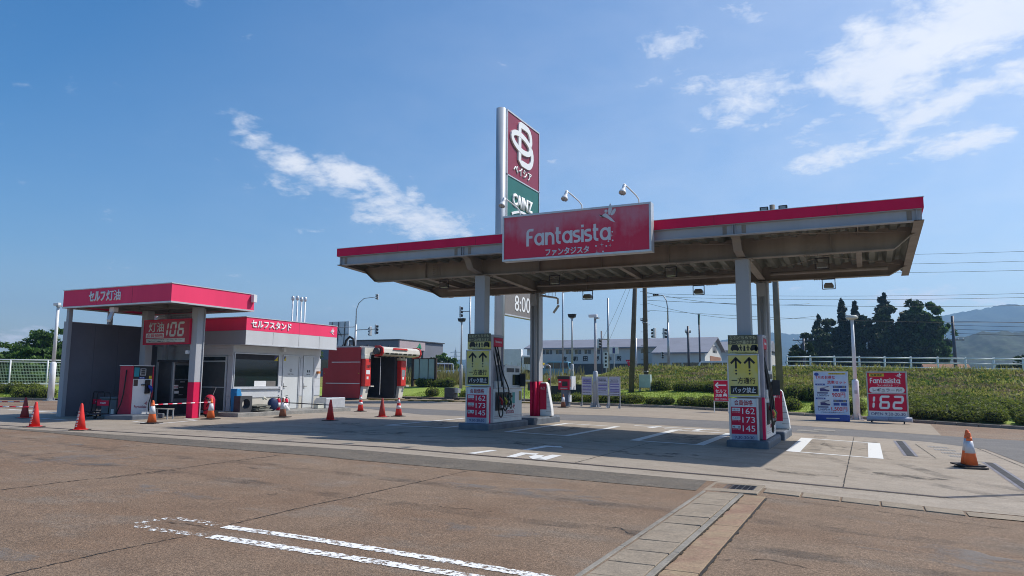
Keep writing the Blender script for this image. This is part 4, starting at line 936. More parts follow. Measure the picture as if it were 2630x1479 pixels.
# kerosene dispenser
kd = thing('kerosene_dispenser', 'red and white kerosene dispenser with blue nozzle under the small canopy', 'fuel dispenser', (-22.55, 16.97, .05), pi/2)
M_kred = mat('dull_red', (.50, .03, .065), .5, var=.10, scale=2, spec=.2)
MB().prism([(-.45, -.75), (.25, -.85), (.85, -.55), (1.2, -.25), (1.2, .75), (-.35, .75), (-.75, .2)], -.05, .15, 'z').build('plinth', M_isl, kd, bevel=.03)
MB().prism([(.0, .06), (.06, .0), (.06, .62), (.0, .62)], .15, 1.78, 'z').build('side_panel', M_kred, kd, bevel=.01)
box('back_cabinet', M_kred, kd, .061, .80, .30, .62, .15, 1.78)
box('front_panel', M_white, kd, .061, .795, 0, .299, .15, 1.34); box('display_panel', M_black, kd, .061, .795, 0, .299, 1.345, 1.78); box('edge_trim', M_kred, kd, .797, .84, -.01, .62, .15, 1.78); box('top_trim', M_alu, kd, -.02, .86, -.02, .64, 1.785, 1.81)
box('sticker', mat('teal_poster', (.02, .26, .34), .5), kd, .08, .27, -.006, -.001, 1.42, 1.73); box('readout', mat('readout_grey', (.45, .46, .48), .4), kd, .31, .53, -.012, -.001, 1.46, 1.70)
for zz_ in (1.49, 1.56, 1.63): box('display_window', M_black, kd, .34, .50, -.016, -.0125, zz_, zz_+.05)
q = box('fuel_tag', mat('blue_tag', (.02, .09, .42), .5), kd, .27, .50, -.006, -.001, 1.355, 1.41); text('灯 油', M_lett, q, .385, -.0065, 1.382, .16, .04, .012, .002)
box('sticker', mat('yellow_sticker', (.65, .5, .02), .5), kd, .66, .77, -.006, -.001, 1.35, 1.45); box('notice', mat('brown_notice', (.07, .05, .04), .5), kd, .08, .24, -.006, -.001, 1.1, 1.32)
box('holster', M_black, kd, .52, .70, -.05, -.001, .84, 1.31); box('card_slot', M_black, kd, .38, .52, -.04, -.001, 1.12, 1.16)
q = MB(); q.tube([(.60, -.10, 1.12), (.65, -.12, 1.06), (.70, -.12, 1.00), (.72, -.10, .88)], [.03, .06, .05, .025], 8); q.build('nozzle', mat('nozzle_blue', (.01, .05, .40), .4), kd, smooth=True)
MB().tube([(.72, -.10, .88), (.68, -.13, .72), (.60, -.16, .5), (.60, -.16, .32), (.66, -.14, .18), (.76, -.1, .3), (.80, -.05, .7)], .018, 8).build('hose', M_rubber, kd, smooth=True)
MB().tube([(-.03, .25, 1.65), (-.05, .26, 1.2), (-.06, .30, .8), (-.08, .36, .5), (-.10, .45, .3), (-.08, .55, .16)], .02, 8).build('hose', M_rubber, kd, smooth=True)
text('Fantasista', mat('brand_print', (.35, .02, .07)), kd, .40, -.001, .40, .48, .10, .01, .002); q = MB(); fairy(q, .56, .48, .10, -.001, .002); q.build('emblem', mat('brand_print', RED), kd)
# payment kiosk
kk = thing('payment_kiosk', 'dark payment kiosk with screen standing behind the pink canopy post', 'kiosk', (-23.45, 19.35, .05), pi/2)
MB().box(0, .86, .10, .80, 0, 1.98).build('cabinet', M_dark, kk, bevel=.015); MB().box(.0, .86, .0, .098, .45, 1.98).build('front_cabinet', mat('kiosk_grey', (.16, .17, .19), .5), kk, bevel=.012)
box('trim', M_alu, kk, .0, .05, -.02, -.001, .5, 1.96); box('screen', M_glass, kk, .10, .78, -.012, -.001, 1.34, 1.86); box('keypad', M_black, kk, .12, .80, -.012, -.001, .62, 1.30)
box('hood', M_dark, kk, -.05, .92, -.22, .82, 1.985, 2.06)
for a in ((.06, .26, .98, 1.12, M_white), (.10, .30, .80, .90, M_white), (.34, .55, 1.22, 1.25, M_alu), (.30, .5, 1.02, 1.05, M_alu), (.30, .48, .74, .76, M_alu)): box('label_plate', a[4], kk, a[0], a[1], -.018, -.0125, a[2], a[3])
text('灯油', M_redsign, kk, .16, -.0185, 1.05, .17, .08, .01, .002)
# low bench before the kiosk
bn = thing('step_stool', 'low worn metal bench standing behind the striped bar and cone', 'bench', (-21.55, 17.45, .05))
box('seat', mat('weathered_alu', (.40, .37, .32), .5, .3, .2, 9), bn, -.42, .42, -.12, .14, .33, .36)
for x in (-.39, .39):
    for y in (-.10, .12): MB().bar((x, y, 0), (x, y, .33), .035).build('leg', M_galv, bn)
# hand carts and bin beside the wall
def cart(x, y, rz, lb, ln=.75):
    t = thing('hand_cart', lb, 'cart', (x, y, .05), rz, 'hand carts at the kerosene stand')
    box('platform', M_dark, t, -.24, .24, -ln/2, ln/2, .14, .17, .01)
    MB().tube([(-.22, ln/2-.04, .17), (-.24, ln/2, .80), (-.20, ln/2, .86), (.20, ln/2, .86), (.24, ln/2, .80), (.22, ln/2-.04, .17)], .016, 8).build('handle', M_black, t, smooth=True)
    p_ = box('sign_plate', M_redsign, t, -.21, .21, ln/2-.03, ln/2-.02, .42, .60); text('灯油用', M_lett, p_, 0, ln/2-.031, .51, .2, .06, .02, .002)
    for sx in (-.19, .19):
        for sy in (-ln/2+.08, ln/2-.08):
            w = MB(); w.tube([(sx-.02, sy, .06), (sx+.02, sy, .06)], .06, 12); o = w.build('wheel', M_rubber, t); box('fork', M_galv, o, sx-.028, sx+.028, sy-.02, sy+.02, .10, .14)
    return t
cart(-25.15, 17.35, .25, 'folding hand cart standing by the end of the grey wall'); cart(-23.55, 16.45, .4, 'folding hand cart with red plate in front of the grey bin', .8)
bi = thing('storage_bin', 'grey lidded plastic bin between the hand cart and the kerosene dispenser', 'bin', (-24.1, 17.6, .05))
M_bin = mat('bin_grey', (.13, .15, .17), .55); MB().prism([(-.36, 0), (.36, 0), (.42, .62), (-.42, .62)], -.3, .3).build('bin_body', M_bin, bi, bevel=.02); box('lid', M_bin, bi, -.46, .46, -.34, .34, .63, .70, .02); box('label_plate', M_white, bi, .15, .30, -.306, -.301, .1, .28)
dc = thing('drum_trolley', 'black drum trolley with raised handlebars behind the bin', 'trolley', (-24.5, 18.6, .05))
m_ = MB(); m_.tube([(-.5, 0, 1.06), (-.1, 0, 1.10), (.05, 0, .98)], .02, 8); m_.tube([(.5, .05, 1.3), (.55, 0, .9), (.6, 0, .1)], .02, 8); m_.tube([(-.2, .05, 1.35), (.0, 0, 1.08), (.2, 0, .1)], .02, 8); m_.build('handlebar', M_black, dc, smooth=True)
MB().lathe([(.30, .1), (.31, .12), (.31, .85), (.29, .88)], 18, (.45, .1, 0)).build('drum', M_black, dc, smooth=True)
for x in (.2, .6): MB().tube([(x-.03, 0, .1), (x+.03, 0, .1)], .1, 12).build('wheel', M_rubber, dc)

# ================================================================ office
of = thing('office_building', 'small light grey self-service office with red fascia, window and two doors', 'building')
WX, OY0, OY1, OZ = -21.53, 20.40, 25.38, 2.70
M_wall = mat('office_siding', (.55, .565, .585), .5, var=.05, scale=1.2, streak=True); M_skirt = mat('cream_skirting', (.56, .53, .46), .7, var=.08, scale=3)
OX0 = -26.6
# core and siding planks facing the forecourt
box('core', M_wall, of, OX0, WX-.03, OY0+.03, OY1-.03, .2, 3.60)
def plank(y0, y1, z0, z1): box('siding_panel', M_wall, of, WX-.03, WX, y0+.003, y1-.003, z0+.003, z1-.003, .004)
zs = [.72, 1.09, 1.45, 1.88, 2.30, 2.70]
for a, b_ in zip(zs[:-1], zs[1:]):
    if a < 1.05: plank(OY0, 23.02, a, b_)
    elif b_ <= 2.41: plank(OY0, 20.46, a, b_); plank(22.84, 23.02, a, b_)
    else: plank(OY0, 25.38, a+.12, b_)
    if b_ <= 2.41: plank(25.0, 25.38, a, b_); plank(24.09, 24.25, a, b_)
box('skirting', M_skirt, of, WX-.03, WX-.004, OY0, 23.02, .2, .70); box('skirting', M_skirt, of, WX-.03, WX-.004, 25.0, 25.38, .2, .70); box('skirting', M_skirt, of, WX-.03, WX-.004, 24.09, 24.25, .2, .70)
box('drip_rail', M_alu, of, WX-.02, WX+.02, OY0, 23.02, .695, .722)
for i in range(3): box('siding_panel', M_wall, of, OX0, WX-.033, OY0, OY0+.03, 2.30+.13*i+.003, 2.43+.13*i, .004)
for a, b_ in ((.2, .75), (.75, 1.45), (1.45, 2.30)):
    box('siding_panel', M_wall, of, -21.78, WX-.001, OY0, OY0+.0295, a+.003, b_-.003, .004); box('siding_panel', M_wall, of, OX0, -23.3, OY0, OY0+.03, a+.003, b_-.003, .004)
# window
wn = MB().box(WX-.029, WX-.014, 20.5, 22.8, 1.12, 2.37).build('window', M_glass, of)
f = MB()
for a in ((20.46, 22.84, 1.05, 1.12), (20.46, 22.84, 2.37, 2.41), (20.46, 20.50, 1.12, 2.37), (22.80, 22.84, 1.12, 2.37)): f.box(WX-.029, WX+.025, a[0], a[1], a[2], a[3])
f.build('frame', M_alu, wn); box('sill', M_alu, wn, WX+.001, WX+.07, 20.42, 22.88, 1.03, 1.05); box('blind', mat('blind_dark', (.03, .03, .035), .7), wn, WX-.0138, WX-.0115, 20.5, 22.8, 2.16, 2.37)
box('notice', M_white, wn, WX-.0138, WX-.011, 21.55, 22.18, 1.125, 1.34); box('notice', mat('grey_notice', (.16, .15, .14), .6), wn, WX-.0138, WX-.011, 22.2, 22.7, 1.125, 1.34)
q = box('sticker', mat('yellow_label', (.62, .48, .03), .5), wn, WX-.011, WX-.009, 22.58, 22.78, 2.14, 2.34); MB().prism([(22.58, 2.34), (22.78, 2.34), (22.58, 2.16)], WX-.0088, WX-.007, 'x').build('print', mat('navy_print', (.05, .05, .18)), q)
box('intercom', M_white, of, WX, WX+.07, 22.9, 23.0, .98, 1.12)
# doors
M_door = mat('door_grey', (.58, .60, .60), .45, var=.04)
for (y0, y1, hy, icon, lb) in ((23.06, 24.05, 23.13, 'staff', 'Staff Only'), (24.28, 24.97, 24.35, 'wc', 'Restroom')):
    d_ = box('door', M_door, of, WX-.05, WX-.02, y0+.04, y1-.04, .215, 2.36)
    f = MB(); f.box(WX-.06, WX+.012, y0, y0+.04, .2, 2.40); f.box(WX-.06, WX+.012, y1-.04, y1, .2, 2.40); f.box(WX-.06, WX+.012, y0+.04, y1-.04, 2.36, 2.40); f.build('frame', M_alu, d_)
    h_ = MB(); h_.tube([(WX+.03, hy, 1.12), (WX+.03, hy+.16, 1.12)], .012, 8); h_.tube([(WX-.02, hy, 1.12), (WX+.03, hy, 1.12)], .02, 8); h_.box(WX-.02, WX-.012, hy-.02, hy+.03, 1.0, 1.24); h_.build('handle', M_dark, d_)
    yc = (y0+y1)/2
    text(lb, M_ink, d_, WX-.0199, yc, 1.62, .34 if icon == 'staff' else .22, .06, .005, .002, pi/2)
    q = MB()
    if icon == 'staff': q.prism([(yc+.065*cos(a)*s, 1.78+.065*sin(a)*s) for s, rg in ((1, range(16)), (.8, range(16, -1, -1))) for a in [2*pi*i/16 for i in rg]], WX-.0199, WX-.017, 'x'); q.prism([(yc-.015, 1.75), (yc+.015, 1.75), (yc+.015, 1.81), (yc-.015, 1.81)], WX-.0199, WX-.017, 'x')
    else:
        for s in (-.05, .05): q.prism([(yc+s-.03, 1.70), (yc+s+.03, 1.70), (yc+s+.03, 1.80), (yc+s-.03, 1.80)], WX-.0199, WX-.017, 'x')
    q.build('pictogram', M_ink, d_)
q = box('sticker', mat('yellow_label', (.62, .48, .03)), of, WX-.0195, WX-.016, 23.11, 23.24, 2.16, 2.34); MB().prism([(23.11, 2.34), (23.24, 2.34), (23.11, 2.18)], WX-.0155, WX-.0145, 'x').build('print', mat('navy_print', (.05, .05, .18)), q)
# glazed front door in the shade
gd = box('glass_door', mat('smoked_glass', (.05, .055, .06), .25), of, -23.2, -21.86, OY0-.03, OY0-.004, .22, 2.06)
f = MB()
for a in ((-23.26, -23.2, .12, 2.28), (-21.86, -21.80, .12, 2.28)): f.box(a[0], a[1], OY0-.05, OY0+.0, a[2], a[3])
f.box(-23.2, -21.86, OY0-.05, OY0, 2.06, 2.10); f.box(-23.2, -21.86, OY0-.05, OY0, 2.25, 2.28); f.box(-23.2, -21.86, OY0-.055, OY0-.031, 1.08, 1.11); f.box(-23.2, -21.86, OY0-.05, OY0, .12, .219); f.build('frame', M_alu, gd)
box('transom', M_glass, gd, -23.2, -21.86, OY0-.03, OY0-.004, 2.102, 2.248)
# roof fascia overhanging both sides
FX = -20.83
box('fascia_front', M_redk, of, OX0, FX-.03, 20.30-.0, 20.33, 3.235, 3.72); box('fascia_side', M_redk, of, FX-.03, FX, 20.30, 25.55, 3.235, 3.72); box('band_front', M_panel, of, OX0, FX-.03, 20.305, 20.33, 2.72, 3.23); box('band_side', M_wall, of, FX-.03, FX-.003, 20.305, 25.545, 2.72, 3.23)
f = MB(); f.box(OX0, FX+.02, 20.27, 20.35, 3.72, 3.75); f.box(FX-.06, FX+.02, 20.35, 25.57, 3.72, 3.75); f.build('top_trim', M_alu, of); f = MB(); f.box(OX0, FX+.015, 20.285, 20.36, 2.685, 2.718); f.box(FX-.06, FX+.015, 20.36, 25.56, 2.685, 2.718); f.build('bottom_trim', M_alu, of)
box('soffit', M_wall, of, OX0, FX-.06, 20.36, 25.5, 2.705, 2.75); box('roof', M_galv, of, OX0, FX-.03, 20.33, 25.52, 3.66, 3.70); box('fascia_back', M_red, of, OX0, FX-.03, 25.52, 25.55, 2.72, 3.72)
for y in (21.7, 23.15, 24.4): box('panel_seam', M_crack, of, FX-.0005, FX+.001, y, y+.008, 2.74, 3.70 if y == 23.15 else 3.22)
text('セルフスタンド', M_lett, of, FX+.0006, 21.60, 3.49, 2.15, .30, .03, .02, pi/2)
q = MB(); fairy(q, 25.1, 3.42, .22, 0, .012); o = q.build('emblem', M_lett, of); o.rotation_euler = (0, 0, pi/2); o.location = (FX+.0006, 0, 0)
box('wall_lamp', mat('orange_lamp', (.55, .18, .03), .4), of, WX, WX+.12, 25.12, 25.24, 1.66, 1.76)
box('soffit_lamp', M_white, of, WX+.05, WX+.2, 22.88, 23.0, 2.52, 2.69)
# tank vent pipes
for i, (x, zt) in enumerate(((-23.62, 4.86), (-23.35, 4.86), (-23.11, 4.78), (-22.89, 4.78))):
    t = thing('vent_pipe', ('leftmost of the four white vent pipes behind the office roof', 'second white vent pipe from the left behind the office roof', 'third white vent pipe from the left behind the office roof', 'rightmost of the four white vent pipes behind the office roof')[i], 'pipe', (x, 25.75, .05), 0, 'vent pipes behind the office')
    MB().tube([(0, 0, 0), (0, 0, zt+.12)], .035, 10).build('pipe', M_white, t, smooth=True)
    MB().lathe([(.045, zt+.1), (.075, zt+.14), (.075, zt+.24), (.05, zt+.30), (.02, zt+.31)], 12).build('cap', M_alu, t, smooth=True)
# concrete step in front of the office, goods on it
pl = tag(MB().box(-21.6, -20.25, 19.55, 25.95, -.05, .20).build('office_step', gmat('step_concrete', (.22, .22, .21), (.28, .27, .25), 2.0, (.14, .14, .14), .25, 40., .3), None, bevel=.02), None, None, None, 'structure')
bx = thing('storage_chest', 'pale grey slant-topped storage chest at the far end of the office step', 'chest', (-20.85, 24.75, .2))
MB().prism([(-.32, 0), (.30, 0), (.36, .06), (.36, .28), (.22, .44), (-.32, .44)], -.12, 1.15, 'x').build('chest_body', M_alu, bx, bevel=.03).rotation_euler = (0, 0, pi/2)
for y_ in (.30, .75): box('strap', M_black, bx, -.33, .25, y_, y_+.04, .441, .448)
def extinguisher(x, y, z, rz=0., lb='red fire extinguisher with black hose on the office step by the blue bag'):
    t = thing('fire_extinguisher', lb, 'extinguisher', (x, y, z), rz)
    MB().lathe([(.075, 0), (.085, .02), (.085, .36), (.07, .43), (.03, .46)], 16).build('cylinder', M_redsign, t, smooth=True); MB().lathe([(.087, .12), (.087, .30)], 16).build('label_band', M_white, t, smooth=True)
    m_ = MB(); m_.tube([(0, 0, .45), (0, 0, .52)], .018, 8); m_.bar((-.02, -.06, .55), (-.02, .1, .58), .03, .015); m_.build('valve', M_black, t); MB().tube([(0, .03, .50), (.05, .1, .46), (.08, .1, .3), (.07, .09, .15)], .012, 6).build('hose', M_rubber, t, smooth=True)
extinguisher(-20.62, 22.35, .20); extinguisher(-20.8, 22.12, .20, .6, 'red fire extinguisher half hidden behind the white nozzle stand')
t = thing('hose_reel_bag', 'dark blue round hose bag leaning by the fire extinguishers', 'bag', (-20.7, 21.72, .2))
MB().lathe([(.05, -.12), (.2, -.11), (.27, -.06), (.28, 0), (.27, .06), (.2, .11), (.05, .12)], 18).build('bag_body', mat('navy_bag', (.010, .025, .09), .6), t, smooth=True); o = t.children[0]; o.rotation_euler = (pi/2, 0, 1.15); o.location = (0, 0, .25); o.scale = (.72, .9, 1.0)
MB().tube([(-.1, -.25, .45), (-.12, -.36, .52), (-.1, -.42, .45)], .04, 8).build('nozzle', M_cr, t, smooth=True)
t = thing('sprayer', 'white plastic stand with blue grip in front of the extinguishers', 'stand', (-20.48, 22.0, .2)); m_ = MB(); m_.tube([(0, 0, 0), (.0, .05, .3), (0, .02, .52)], [.10, .07, .06], 10); m_.tube([(0, .05, .3), (.05, .25, .0)], [.06, .10], 10); m_.build('stand_body', M_white, t, smooth=True); box('grip', mat('navy_bag', (.012, .04, .16)), t, -.05, .09, .09, .17, .13, .2)
t = thing('folded_tarp', 'grey-green folded mats piled on the office step next to the tyre block', 'mat', (-20.7, 21.0, .2))
for i, (dx, dy, a, zz_) in enumerate(((0, 0, 0, 0), (.02, .03, .06, .05), (-.03, -.02, -.08, .10), (.0, .05, .04, .15), (.03, -.08, -.1, .20))):
    o = MB().box(-.3, .3, -.42+.03*i, .42-.05*i, 0, .05).build('fold', mat('mat_grey', (.20, .20, .17), .8, var=.25, scale=6), t, bevel=.02); o.location = (dx, dy, zz_); o.rotation_euler = (.05*(i-2), 0, a)
t = thing('rubber_block', 'square black rubber block with a round hole at the front end of the office step', 'block', (-20.75, 20.25, .2))
m_ = MB(); pts = 20; sq = []
for i in range(pts):
    a = 2*pi*i/pts+pi/4; c_, s_ = cos(a), sin(a); k = .30/max(abs(c_), abs(s_)); sq.append((min(max(c_*k, -.29), .29), .30+min(max(s_*k, -.29), .29)))
vs = [(x, y_, z_) for x in (-.16, .16) for (y_, z_) in sq]+[(x, .19*cos(2*pi*i/pts+pi/4), .30+.19*sin(2*pi*i/pts+pi/4)) for x in (-.16, .16) for i in range(pts)]
fs = []
for i in range(pts):
    j_ = (i+1) % pts; n_ = pts; fs += [(i, j_, n_+j_, n_+i), (2*n_+j_, 2*n_+i, 3*n_+i, 3*n_+j_), (i, 2*n_+i, 2*n_+j_, j_), (n_+i, n_+j_, 3*n_+j_, 3*n_+i)]
m_.add(vs, fs).build('block_body', M_dark, t)
t = thing('blue_ramp', 'bright blue plastic wedge leaning on the office wall', 'wedge', (-21.3, 20.45, .2)); m_ = MB(); m_.prism([(-.1, 0), (.14, 0), (.10, .66), (.02, .85), (-.14, .85), (-.16, .70)], -.16, .16, 'x'); m_.build('wedge_body', mat('bright_blue', (.03, .25, .55), .45), t, bevel=.02); box('latch', M_black, t, .05, .12, -.1, .1, .6, .64)
t = thing('large_extinguisher', 'large red wheeled fire extinguisher by the glass office door', 'extinguisher', (-21.35, 19.25, .05))
MB().lathe([(.15, .10), (.19, .13), (.19, .62), (.14, .74), (.06, .79)], 18).build('cylinder', M_kred, t, smooth=True)
MB().tube([(0, -.21, .72), (.22, -.24, .66), (.30, -.2, .5), (.22, -.24, .28), (.0, -.24, .22), (-.12, -.23, .4), (-.05, -.22, .62), (.12, -.22, .66), (.2, -.22, .5), (.1, -.22, .38)], .018, 8).build('hose', M_rubber, t, smooth=True)
MB().tube([(.0, .1, .7), (.12, .15, 1.05), (-.1, .15, 1.07)], .014, 6).build('handle', M_galv, t)
for s in (-.22, .22): MB().tube([(s-.02, .1, .12), (s+.02, .1, .12)], .12, 14).build('wheel', M_rubber, t)
t = thing('white_block', 'small white box on the step below the restroom door', 'box', (-20.7, 24.55, .2)); box('box_body', M_white, t, -.12, .12, .1, .42, 0, .22, .01); box('base', M_cr, t, -.14, .1, -.35, .08, 0, .2, .02)

# ================================================================ traffic cones and bars
M_cone = mat('cone_red', (.72, .035, .028), .45, var=.07, scale=5); M_cor = mat('cone_orange', (.88, .17, .045), .5, var=.08, scale=5); M_cfade = mat('cone_faded', (.40, .05, .045), .6, var=.15, scale=5); M_refl = mat('reflective_white', (.66, .66, .70), .35, var=.1, scale=6); M_cbrown = mat('cone_dirty', (.30, .12, .07), .7, var=.2, scale=6); M_base = mat('cone_base', (.03, .025, .025), .7)
def cone(x, y, kind, lb, rz=0., h=.70, z=None, tilt=0.):
    t = thing('traffic_cone', lb, 'cone', (x, y, gz(x)+.004 if z is None else z), rz, 'traffic cones')
    r = lambda zz_: .135+(.030-.135)*(zz_-.04)/(h-.04)
    def seg(nm, a, b_, m, off=0.): return MB().lathe([(r(a)+off, a), (r(b_)+off, b_)], 24).build(nm, m, t, smooth=True)
    top = {'red': M_cone, 'fade': M_cfade, 'orange': M_cor, 'band': M_cone, 'brown': M_cfade}[kind]
    body = M_cbrown if kind == 'brown' else top
    MB().lathe([(r(.04), .04), (r(h*.5), h*.5), (r(h-.03), h-.03), (.024, h-.008), (.012, h)], 24).build('cone_body', body, t, smooth=True)
    if kind == 'orange': seg('reflective_band', h*.42, h*.76, M_refl, .0025); seg('tip_band', h*.77, h*.86, M_cor, .0025)
    if kind == 'brown': seg('reflective_band', h*.42, h*.76, M_refl, .0025)
    if kind == 'band': seg('reflective_band', h*.72, h*.90, M_refl, .0025); seg('reflective_band', h*.42, h*.58, M_refl, .0025)
    b_ = MB(); s = .19
    b_.prism([(s*cos(pi/8+i*pi/4)*1.06, s*sin(pi/8+i*pi/4)*1.06) for i in range(8)], 0, .035, 'z'); b_.build('base', M_cone if kind in ('red', 'fade') else M_base, t, bevel=.01)
    if kind in ('orange', 'brown'): box('weight', M_base, t, -.23, .23, -.23, .23, .0, .03, .008)
    if kind in ('red', 'fade', 'band'): box('weight', M_base, t, -.2, .2, -.2, .2, .002, .022, .006)
    if tilt: t.rotation_euler = (tilt, 0, rz)
    return t
def cone_text(t, s):
    for i, ch in enumerate(s):
        zz_ = .47-i*.085; rr = .135-.105*(zz_-.04)/.66
        o = text(ch, M_lett, t, 0, 0, zz_, .065, .065, .02, .003); a = -.35; o.location = ((rr+.002)*sin(a), -(rr+.002)*cos(a), zz_); o.rotation_euler = (-.15, 0, a)
cone_text(cone(-20.93, 12.84, 'red', 'red cone with white lettering nearest the left edge, joined to a striped bar', .5), '千葉資材工')
cone_text(cone(-18.77, 12.71, 'red', 'red cone with white lettering standing alone in front of the kerosene stand', .5), '千葉資材工')
cone(-25.67, 15.39, 'fade', 'darker red cone behind the lettered one beside the grey wall'); cone(-26.35, 17.25, 'fade', 'red cone half hidden behind the end of the grey wall')
cone(-19.65, 15.57, 'orange', 'orange and white cone on a dark base in front of the kerosene dispenser', .3); cone(-20.05, 18.16, 'orange', 'orange and white cone between the pink post and the office step', .2)
cone(-18.97, 20.42, 'brown', 'dirty brown and white cone in front of the office window', .2); cone(-16.32, 19.82, 'red', 'plain red cone at the end of the dark bar near the office doors')
cone(-19.61, 25.78, 'band', 'red cone with two reflective bands in front of the car wash'); cone(-16.23, 22.64, 'fade', 'plain dull red cone in a pair left of the left pump'); cone(-15.95, 23.3, 'band', 'red cone with reflective bands in a pair left of the left pump')
cone(-14.05, 35.3, 'brown', 'dirty brown and white cone beside the red wash payment post')
cone(1.84, 17.66, 'orange', 'orange and white cone standing alone on the right of the apron', .35, .72)
cone(1.80, 17.74, 'orange', 'second orange cone stacked inside the lone cone at the right', .5, .72, gz(1.84)+.05, .05)
def stripe_bar(a, b_, lb, m1, m2, n=13, sag=.0):
    t = thing('cone_bar', lb, 'bar', a, 0, 'bars between the cones'); A, B = Vector(a), Vector(b_)
    for k, m in ((0, m1), (1, m2)):
        for i in range(k, n, 2): MB().tube([(B-A)*(i/n), (B-A)*((i+1)/n)], .017, 8).build('stripe', m, t, smooth=True)
stripe_bar((-19.65, 15.57, .62), (-20.05, 18.16, .63), 'red and white striped bar between two orange cones', M_white, M_redsign)
stripe_bar((-20.93, 12.84, .60), (-25.2, 11.6, .62), 'red and white striped bar running left from the lettered cone', M_white, M_redsign, 21)
stripe_bar((-25.67, 15.39, .60), (-27.6, 14.0, .60), 'striped bar running left from the darker red cone', M_white, M_redsign, 13)
stripe_bar((-18.97, 20.42, .58), (-16.32, 19.82, .56), 'dark bar between the dirty cone and the plain red cone', M_steel, M_black, 5)
# ================================================================ car wash
cw = thing('car_wash', 'red drive-through car wash machine with dark open portal', 'car wash')
M_wred = mat('wash_red', (.40, .016, .022), .5, var=.10, scale=.7); M_wredb = mat('wash_bright_red', (.62, .035, .03), .4, var=.08); M_cream2 = mat('wash_cream', (.60, .58, .52), .5, var=.08, scale=2)
MB().prism([(-33.05, .18), (-29.95, .18), (-29.95, 3.52), (-32.62, 3.52), (-32.62, 2.15), (-33.05, 2.15)], 39.2, 39.26).build('side_panel', M_wred, cw)
for z0, x0 in ((2.52, -32.3), (1.12, -32.75)): box('rail', M_alu, cw, x0, -29.95, 39.17, 39.199, z0, z0+.045)
for x in (-32.95, -30.1): box('marker', mat('amber', (.5, .28, .02)), cw, x, x+.09, 39.185, 39.199, 1.78, 1.83)
for y0 in (39.27, 43.2): box('side_frame', mat('wash_dark', (.05, .055, .065), .6), cw, -32.6, -30.0, y0, y0+.75, .1, 3.45)
box('roof_box', M_galv, cw, -32.6, -30.1, 39.3, 43.95, 3.46, 3.62); box('back_panel', mat('wash_dark', (.05, .055, .065)), cw, -32.6, -32.5, 40.02, 43.2, .1, 3.4)
m_ = MB()
for i in range(14): m_.tube([(-31.6, 40.1+i*.09, .3), (-31.7, 40.1+i*.09, 2.9)], .06, 6)
m_.build('brush', mat('brush_black', (.02, .02, .013), .9), cw)
for y0, lb in ((39.2, 0), (43.35, 1)):
    l_ = MB(); l_.prism([(y0, 0.12), (y0+.52, .12), (y0+.75, .95), (y0+.15, .95)], -29.99, -29.75, 'x'); l_.build('foot', M_cream2, cw, bevel=.02)
    c_ = MB().box(-29.99, -29.62, y0+.12, y0+.74, .95, 2.75).build('leg_cover', M_wredb, cw, bevel=.05)
    MB().box(-29.99, -29.65, y0+.06, y0+.76, 2.755, 3.05).build('leg_cap', M_cream2, cw, bevel=.03)
    box('notice', M_white, c_, -29.62, -29.614, y0+.22, y0+.62, 1.75, 2.02); box('notice', M_white, c_, -29.62, -29.614, y0+.28, y0+.48, 1.42, 1.60)
    if lb: box('control_panel', mat('panel_grey', (.25, .27, .3)), c_, -29.62, -29.612, y0+.2, y0+.6, 1.62, 2.1)
    else: text('洗車機', M_black, c_, -29.6195, y0+.43, 2.25, .4, .22, .02, .003, pi/2)
    box('grip', M_cream2, cw, -29.62, -29.5, y0+.6, y0+.95, .92, 1.0)
box('lintel', M_cream2, cw, -29.99, -29.70, 39.3, 44.0, 3.06, 3.50)
hb = MB().prism([(-29.70, 2.98), (-29.15, 3.05), (-29.05, 3.2), (-29.10, 3.5), (-29.35, 3.62), (-29.70, 3.62)], 40.5, 45.0).build('header', M_cream2, cw, bevel=.03)
for y0, y1 in ((40.40, 40.50), (45.0, 45.12)): MB().prism([(-29.72, 2.92), (-29.12, 3.0), (-29.0, 3.2), (-29.06, 3.54), (-29.33, 3.68), (-29.72, 3.68)], y0, y1).build('end_cap', M_wredb, cw)
for i, y0 in enumerate((40.75, 41.35, 41.8, 42.3, 42.9, 43.5, 44.1)):
    q = MB().prism([(-29.095, 3.10), (-29.055, 3.2), (-29.085, 3.36), (-29.115, 3.36)], y0, y0+.42).build('signal_window', M_black if i % 2 == 0 else M_dark, hb)
MB().prism([(41.6, 3.45), (43.4, 3.45), (43.2, 3.56), (41.8, 3.56)], -29.2, -29.0, 'x').build('crest', M_wredb, hb)
MB().tube([(-29.4, 40.1, 3.3), (-29.4, 40.4, 3.3)], .22, 18).build('motor', M_dark, cw, smooth=True)
for i in range(7): box('nozzle', M_black, cw, -29.5, -29.38, 40.7+i*.5, 40.85+i*.5, 2.90, 2.98)
q = MB(); q.tube([(-29.6, 40.2, 2.9), (-29.6, 40.95, 2.9), (-29.6, 40.95, .4)], .02, 8); q.build('guard_pipe', M_white, cw)
q = MB(); q.tube([(-31.6, 39.6, 3.6), (-31.5, 39.6, 4.0), (-31.2, 39.6, 4.25), (-30.9, 39.6, 4.1), (-30.8, 39.6, 3.6)], .08, 10); q.build('cable_hose', M_rubber, cw, smooth=True)
q = MB()
for i in range(16): x = -32.4+rnd.random()*2.2; y = 39.5+rnd.random()*4; q.box(x, x+.1, y, y+.1, 3.62, 3.68+rnd.random()*.14)
q.build_each('roof_fitting', M_dark, cw)
